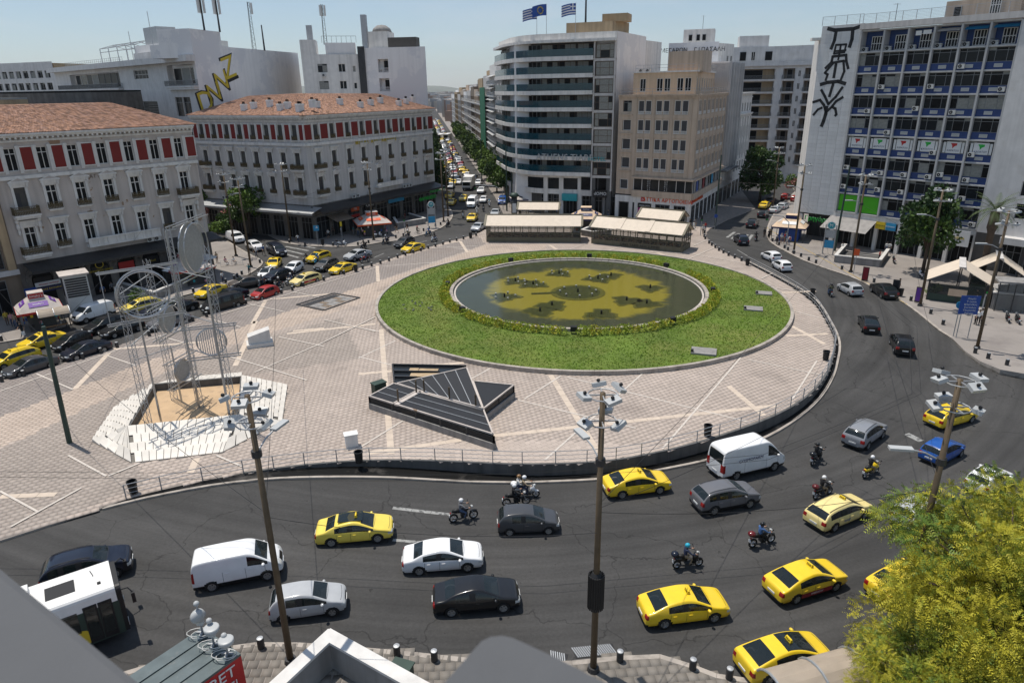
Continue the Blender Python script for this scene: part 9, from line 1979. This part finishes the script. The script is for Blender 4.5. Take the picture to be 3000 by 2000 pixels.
# ------------------------------------------------------------------ the disc sculpture on its marble base
IN4=pv(((380,1275),(456,1146),(711,1123),(705,1241)));OUT=SC_OUT;V3=lambda p,z:Vector((p[0],p[1],z))
t=thing('sculpture_base','faceted white marble base of stepped slabs round a sandy pit','plinth',(IN4[0][0],IN4[0][1],ZP));o=Vector((IN4[0][0],IN4[0][1],ZP));zi,zo=ZP+.72,ZP+.1
fl=MB();fl.prism([(p[0]-o.x,p[1]-o.y)for p in IN4],.02,.09);fl.to('pit_floor','sand',t)
for a,c in zip(IN4,IN4[1:]+IN4[:1]):mb=MB();mb.beam(V3(a,ZP+.36)-o,V3(c,ZP+.36)-o,.22,.72);mb.to('pit_wall','concrete_dark',t)
bk=pv(((560,1110),));Q=[((IN4[0],IN4[3]),(OUT[7],OUT[6]),13,4),((IN4[1],IN4[0]),(OUT[1],OUT[0]),7,8),((IN4[3],IN4[2]),(OUT[5],OUT[4]),6,9),((IN4[2],IN4[1]),(OUT[3],bk[0]),12,3),((IN4[0],IN4[0]),(OUT[0],OUT[7]),5,3),((IN4[3],IN4[3]),(OUT[6],OUT[5]),5,3)]
mat('slab_core',(.16,.15,.135),.9,var=.1)
sv_=[]
for q_,((ia,ib),(oa,ob),nu,nv)in enumerate(Q):
 core=MB();core.add([V3(ia,zi-.13)-o,V3(ib,zi-.13)-o,V3(ob,zo-.13)-o,V3(oa,zo-.13)-o],((3,2,1,0),(0,1,2,3)));core.to('slab_bed','slab_core',t)
 B_=lambda u,v:V3(ia,zi).lerp(V3(ib,zi),u).lerp(V3(oa,zo).lerp(V3(ob,zo),u),v)-o
 for j in range(nv):
  for i in range(nu):
   u0,u1,v0,v1=(i+.04)/nu,(i+.96)/nu,(j+.05)/nv,(j+.95)/nv;sh=(.5/nu if j%2 else 0);u0,u1=min(1,u0+sh),min(1,u1+sh)
   if u1-u0<.3/nu:continue
   p=[B_(u0,v0),B_(u1,v0),B_(u1,v1),B_(u0,v1)];c=sum(p,Vector())/4
   if(p[1]-p[0]).cross(p[2]-p[0]).z<0:p=[p[0],p[3],p[2],p[1]]
   up=Vector((0,0,.17));lo=Vector((0,0,-.08));k=max(range(4),key=lambda n:(p[n]+p[n-1]).dot(Vector((-.6,1.0,0))));top=[v+(up if n in(k,(k-1)%4)else Vector((0,0,-.02)))for n,v in enumerate(p)]
   mb=MB();mb.add([v-c for v in top+[w+lo for w in p]],((0,1,2,3),(4,5,1,0),(5,6,2,1),(6,7,3,2),(7,4,0,3)));w_=rng.uniform(.94,1.08);mb.t=[(w_,w_,w_*.985,1)]*5;mb.to('marble_slab','marble_slab',t,c)
sc=thing('disc_sculpture','tall kinetic sculpture of wire discs and rings on lattice masts','sculpture',o);zs=.1
def lattice(p,h,r=.3,w=.035,name='lattice_mast'):
 mb=MB();c=V3(p,0)-Vector((o.x,o.y,0));L=[Vector((r*math.cos(a),r*math.sin(a),0))+c for a in(0,2.09,4.19)]
 for l in L:mb.beam(l+Vector((0,0,zs)),l+Vector((0,0,h)),w)
 n=int(h/.75)
 for k in range(n):
  for i in range(3):mb.beam(L[i]+Vector((0,0,zs+k*h/n)),L[(i+1)%3]+Vector((0,0,zs+(k+1)*h/n*.995)),w*.6);mb.beam(L[i]+Vector((0,0,zs+k*h/n)),L[(i+1)%3]+Vector((0,0,zs+k*h/n)),w*.5)
 mb.to(name,'galv',sc)
T=pv(((440,1262),(512,1171),(588,1196),(689,1238)))
for p,h in zip(T,(11.8,12.4,15.2,14.4)):lattice(p,h)
for(x,y),h in(((474,1243),9.6),((533,1179),5.2),((676,1240),11.4),((584,1196),15)):p=V3(pv(((x,y),))[0],0)-Vector((o.x,o.y,0));mb=MB();mb.cyl(p,p+Vector((0,0,h)),.09,.07,8);mb.to('pole','steel',sc)
for k,(X,Y,Z,r,ang,fill)in enumerate(((-26.0,55.0,13.1,2.05,62,34),(-27.4,49,11.0,1.8,8,0),(-28.1,53,7.7,1.15,56,22),(-23.4,50,6.75,1.1,-8,14),(-27.8,53.2,3.1,.95,50,26))):
 c=Vector((X-o.x,Y-o.y,Z));az=math.atan2(-Y,-X)+R(ang);n=Vector((math.cos(az),math.sin(az),0));u=Vector((-n.y,n.x,0));z_=Vector((0,0,1))
 for j,(off,rr,th)in enumerate(((.0,r,.06),(.42,r*.98,.045),(-.1,r*.9,.03))if k<3 else((0,r,.05),(.12,r*.97,.03))):mb=MB();mb.tube([c+n*off+u*(rr*math.cos(a))+z_*(rr*math.sin(a))for a in np.linspace(0,2*math.pi,33)[:-1]],th,6,closed=True);mb.to('disc_ring','steel',sc)
 if fill:
  w_=2*r/fill
  for i in range(fill):x=-r+w_*(i+.5);hh=math.sqrt(max(.01,r*r-x*x))*.98;mb=MB();mb.beam(c+u*x-z_*hh,c+u*x+z_*hh,w_*(.72 if k!=3 else .35),.03,up=n);mb.to('disc_slat','galv',sc)
 else:
  for a in np.linspace(0,math.pi,7)[:-1]:mb=MB();mb.beam(c-u*r*math.cos(a)-z_*r*math.sin(a),c+u*r*math.cos(a)+z_*r*math.sin(a)+n*.3,.03);mb.to('spoke','galv',sc)
 for zz in(r+.15,-r-.15):
  for off in(-.2,.35):mb=MB();mb.beam(c+n*off+z_*zz-u*(r+.9),c+n*off+z_*zz+u*(r+.9),.08);mb.to('frame_rail','steel',sc)
 for x in(-r-.7,r+.7):mb=MB();mb.beam(c+u*x-z_*(r+.3),c+u*x+z_*(r+.3),.05);mb.to('frame_post','galv',sc)
for(a,b_,z)in((0,1,7.2),(0,2,6.0),(1,2,9.3),(2,3,8.4),(1,3,12),(0,2,9.8),(2,3,5.4),(0,1,11.2)):mb=MB();mb.beam(V3(T[a],z)-Vector((o.x,o.y,0)),V3(T[b_],z)-Vector((o.x,o.y,0)),.06);mb.to('frame_rail','galv',sc)
# ---- antenna masts and dishes on the roofs
def antenna(p,h,label,panels=6,lat=False):
 t=thing('antenna_mast',label,'antenna',p);mb=MB();mb.cyl((0,0,0),(0,0,h),.2,.12,8)if not lat else[mb.beam((x,y,0),(x*.5,y*.5,h),.07)for x,y in((.4,0),(-.3,.3),(-.3,-.3))]+[mb.beam((.4*(-1)**k*(1-k*.5/int(h*2)),0,k/2),(-.3*(-1)**k*(1-k*.5/int(h*2)),.2,k/2+.5),.04)for k in range(int(h*2))];mb.to('pole','dark_metal',t)
 for k in range(panels):a=k*2.1;z=h-.4-(k//3)*2.2;mb=MB();mb.box(-.24,.24,-.14,.14,-1.9 if k<3 else-.5,.2 if k<3 else .3);mb.beam((0,.1,-.5),(0,.4,-.5),.06);mb.to('panel_antenna','plastic_white',t,(.55*math.cos(a),.55*math.sin(a),z),a+math.pi/2)
antenna((-56.3,139.5,36.0),6,'cellular antenna mast on the white stair tower, left one');antenna((-55.2,144,36.0),6.2,'cellular antenna mast on the white stair tower, right one');antenna((-52.8,155,33.4),9,'slim lattice radio mast on the graffiti block roof',1,True);antenna((-52.0,159,33.4),5,'plain leaning pole on the graffiti block roof',0);antenna((-39.8,163,34.6),8,'lattice antenna mast on the white rear block',3,True);antenna((15.5,148,37),8.5,'tall dark mast on the hotel penthouse',0)
for x,y,z,r,lb in((21.5,149,36.6,1.2,'large satellite dish on the hotel roof'),(23.4,151,36.4,1.0,'smaller satellite dish on the hotel roof')):
 t=thing('satellite_dish',lb,'dish',(x,y,z-1.6));mb=MB();mb.lathe([(.02,.35),(r*.6,.22),(r,0),(r*.98,-.03),(r*.6,.18),(.02,.31)],16,'Y');part('dish',mb.mesh('dish','plastic_white',True),t,(0,0,1.2),R(-40));mb=MB();mb.cyl((0,0,-.4),(0,0,1.2),.07,n=8);mb.to('pole','dark_metal',t)
for x,y,z,h,lb in((58,112,33.4,2.6,'thin aerial on the slab roof, left one'),(60.5,101.5,35.6,2.8,'thin aerial on the slab roof hut'),(66,97,36.4,2.6,'aerial with crossbars at the right of the slab roof'),(45,172,37,3,'thin aerial on the white lettered block')):
 t=thing('tv_aerial',lb,'aerial',(x,y,z));mb=MB();mb.cyl((0,0,0),(0,0,h),.04,n=6);mb.to('pole','dark_metal',t);mb=MB();[mb.beam((-.5+.12*k,-.3+.05*k,h-.1),(-.5+.12*k,.3-.05*k,h-.1),.03)for k in range(8)];mb.beam((-.5,0,h-.1),(.5,0,h-.1),.04);mb.to('bars','galv',t)
 # ---- the red billboard kiosk with dishes, and the parapets of this building in the foreground
KZ=2.5;K4=[at(x,y,KZ)for x,y in((372,1983),(593,1836),(705,1913))];K4.append(K4[0]+K4[2]-K4[1]);ko=Vector((K4[1].x,K4[1].y,NZ));t=thing('billboard_kiosk','grey roofed kiosk with a red betting advert and dishes, bottom left','kiosk',ko)
mb=MB();mb.prism([(p.x-ko.x,p.y-ko.y)for p in K4],0,KZ-NZ-.12);mb.to('cabin','sign_red',t);mb=MB();mb.prism([(p.x-ko.x,p.y-ko.y)for p in K4],KZ-NZ-.12,KZ-NZ,bottom=True);mat('roof_metal',(.10,.125,.13),.45,.4,var=.2,scale=1.5,dirt=((.2,.2,.19),2,.58,.75));mb.to('roof','roof_metal',t)
for k in range(1,4):mb=MB();mb.beam(K4[1].lerp(K4[2],k/4)-ko+Vector((0,0,.03)),K4[0].lerp(K4[3],k/4)-ko+Vector((0,0,.03)),.08,.06);mb.to('roof_seam','roof_metal',t)
d=(K4[2]-K4[3]).normalized();rz=math.atan2(d.y,d.x)
n_=Vector((d.y,-d.x,0))
for i,(tx,sz)in enumerate((('INTERBET',.75),('ΜΑΖΙ',.5),('ΓΙΑΛ',.6))):q_=K4[2]-ko-d*.35+n_*.03;q_.z=KZ-NZ-.55-i*.72;part('lettering',tmesh('sign_white',tx,sz,.01,'RIGHT'),t,q_,rot=(R(90),0,rz))
for k,(u,v,lb)in enumerate(((.12,.06,'white dish mast at the back corner of the red kiosk roof'),(.5,.1,'white drum antenna in the middle of the red kiosk roof'),(.85,.1,'white dish facing up at the right of the red kiosk roof'))):
 p=K4[1].lerp(K4[2],u).lerp(K4[0].lerp(K4[3],u),v);t2=thing('dish_antenna',lb,'antenna',p);mb=MB();mb.cyl((0,0,0),(0,0,1.5-.3*k),.05,n=8);mb.beam((-.25,0,.04),(.25,0,.04),.1);mb.beam((0,-.25,.04),(0,.25,.04),.1);mb.to('pole','galv',t2);mb=MB();mb.lathe([(.02,0),(.2,.03),(.32,.12),(.32,.3),(.28,.32),(.02,.3)],16,'Y' if k==0 else 'Z');part('drum',mb.mesh('drum','lamp_white',True),t2,(.15,-.2,1.0-.15*k),R(50));mb=MB();mb.ball((0,0,1.62-.3*k),.13,n=10);mb.to('radome','lamp_white',t2,smooth=True)if 0 else part('radome',mb.mesh('radome','lamp_white',True),t2);mb=MB();mb.box(-.14,.14,-.1,.1,.5,.85);mb.to('radio_box','plastic_white',t2);mb=MB();mb.tube([(.3*math.cos(a)*(1+.05*i),.3*math.sin(a)-.2,.05+.01*i)for i,a in enumerate(np.linspace(0,12,24))],.018,5);mb.to('cable_coil','plastic_white',t2)
mat('ledge_shade_grey',(.085,.088,.094),.8,var=.12,scale=1.5,bump=.2,bscale=6,spots=((.03,.03,.032),2.2,.60,.66))  # base grey darkened to paint in shade from the building above; spots are stains
def ledge(pts,z,h,label,cham=.05):
 P_=[at(x,y,z)for x,y in pts]+[];return P_
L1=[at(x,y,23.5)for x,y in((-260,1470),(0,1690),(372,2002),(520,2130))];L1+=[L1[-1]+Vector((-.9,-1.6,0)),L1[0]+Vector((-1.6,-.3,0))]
t=thing('parapet','out of focus grey concrete ledge cutting off the lower left corner','parapet',(L1[1].x,L1[1].y,22.9));mb=MB();mb.prism([(p.x-L1[1].x,p.y-L1[1].y)for p in L1],0,.6,bottom=True);mb.to('ledge','ledge_shade_grey',t);mb=MB();[mb.tube([L1[i]-Vector((L1[1].x,L1[1].y,22.9+.03)),L1[i+1]-Vector((L1[1].x,L1[1].y,22.9+.03))],.03,8)for i in range(3)];mb.to('rounded_edge','ledge_shade_grey',t)
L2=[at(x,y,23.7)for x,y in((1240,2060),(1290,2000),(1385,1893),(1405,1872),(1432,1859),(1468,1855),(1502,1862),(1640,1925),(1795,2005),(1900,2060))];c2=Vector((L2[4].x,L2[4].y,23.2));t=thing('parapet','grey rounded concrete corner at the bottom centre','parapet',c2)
mb=MB();mb.prism([(p.x-c2.x,p.y-c2.y)for p in L2],0,.44,bottom=True);mb.to('corner_block','ledge_shade_grey',t);cm_=sum(L2,Vector())/len(L2);mb=MB();mb.prism([((p.x-cm_.x)*.93+cm_.x-c2.x,(p.y-cm_.y)*.93+cm_.y-c2.y)for p in L2],.44,.5);mb.to('cap','ledge_shade_grey',t)
# ---- summer haze over the city
m=bpy.data.materials.new('haze');m.use_nodes=True;n_=m.node_tree.nodes;n_.clear();ou=n_.new('ShaderNodeOutputMaterial');pv_=n_.new('ShaderNodeVolumePrincipled');pv_.inputs['Color'].default_value=(.80,.88,.97,1);pv_.inputs['Density'].default_value=.00004;pv_.inputs['Anisotropy'].default_value=.3;m.node_tree.links.new(pv_.outputs[0],ou.inputs['Volume']);MATS['haze']=m
mb=MB();mb.box(-9000,9000,-700,15500,-2.6,420);hb=mb.build('haze','haze',kind='stuff');hb['label']='thin summer haze over the whole city';hb['category']='haze'
bpy.data.scenes.remove(SIDE)
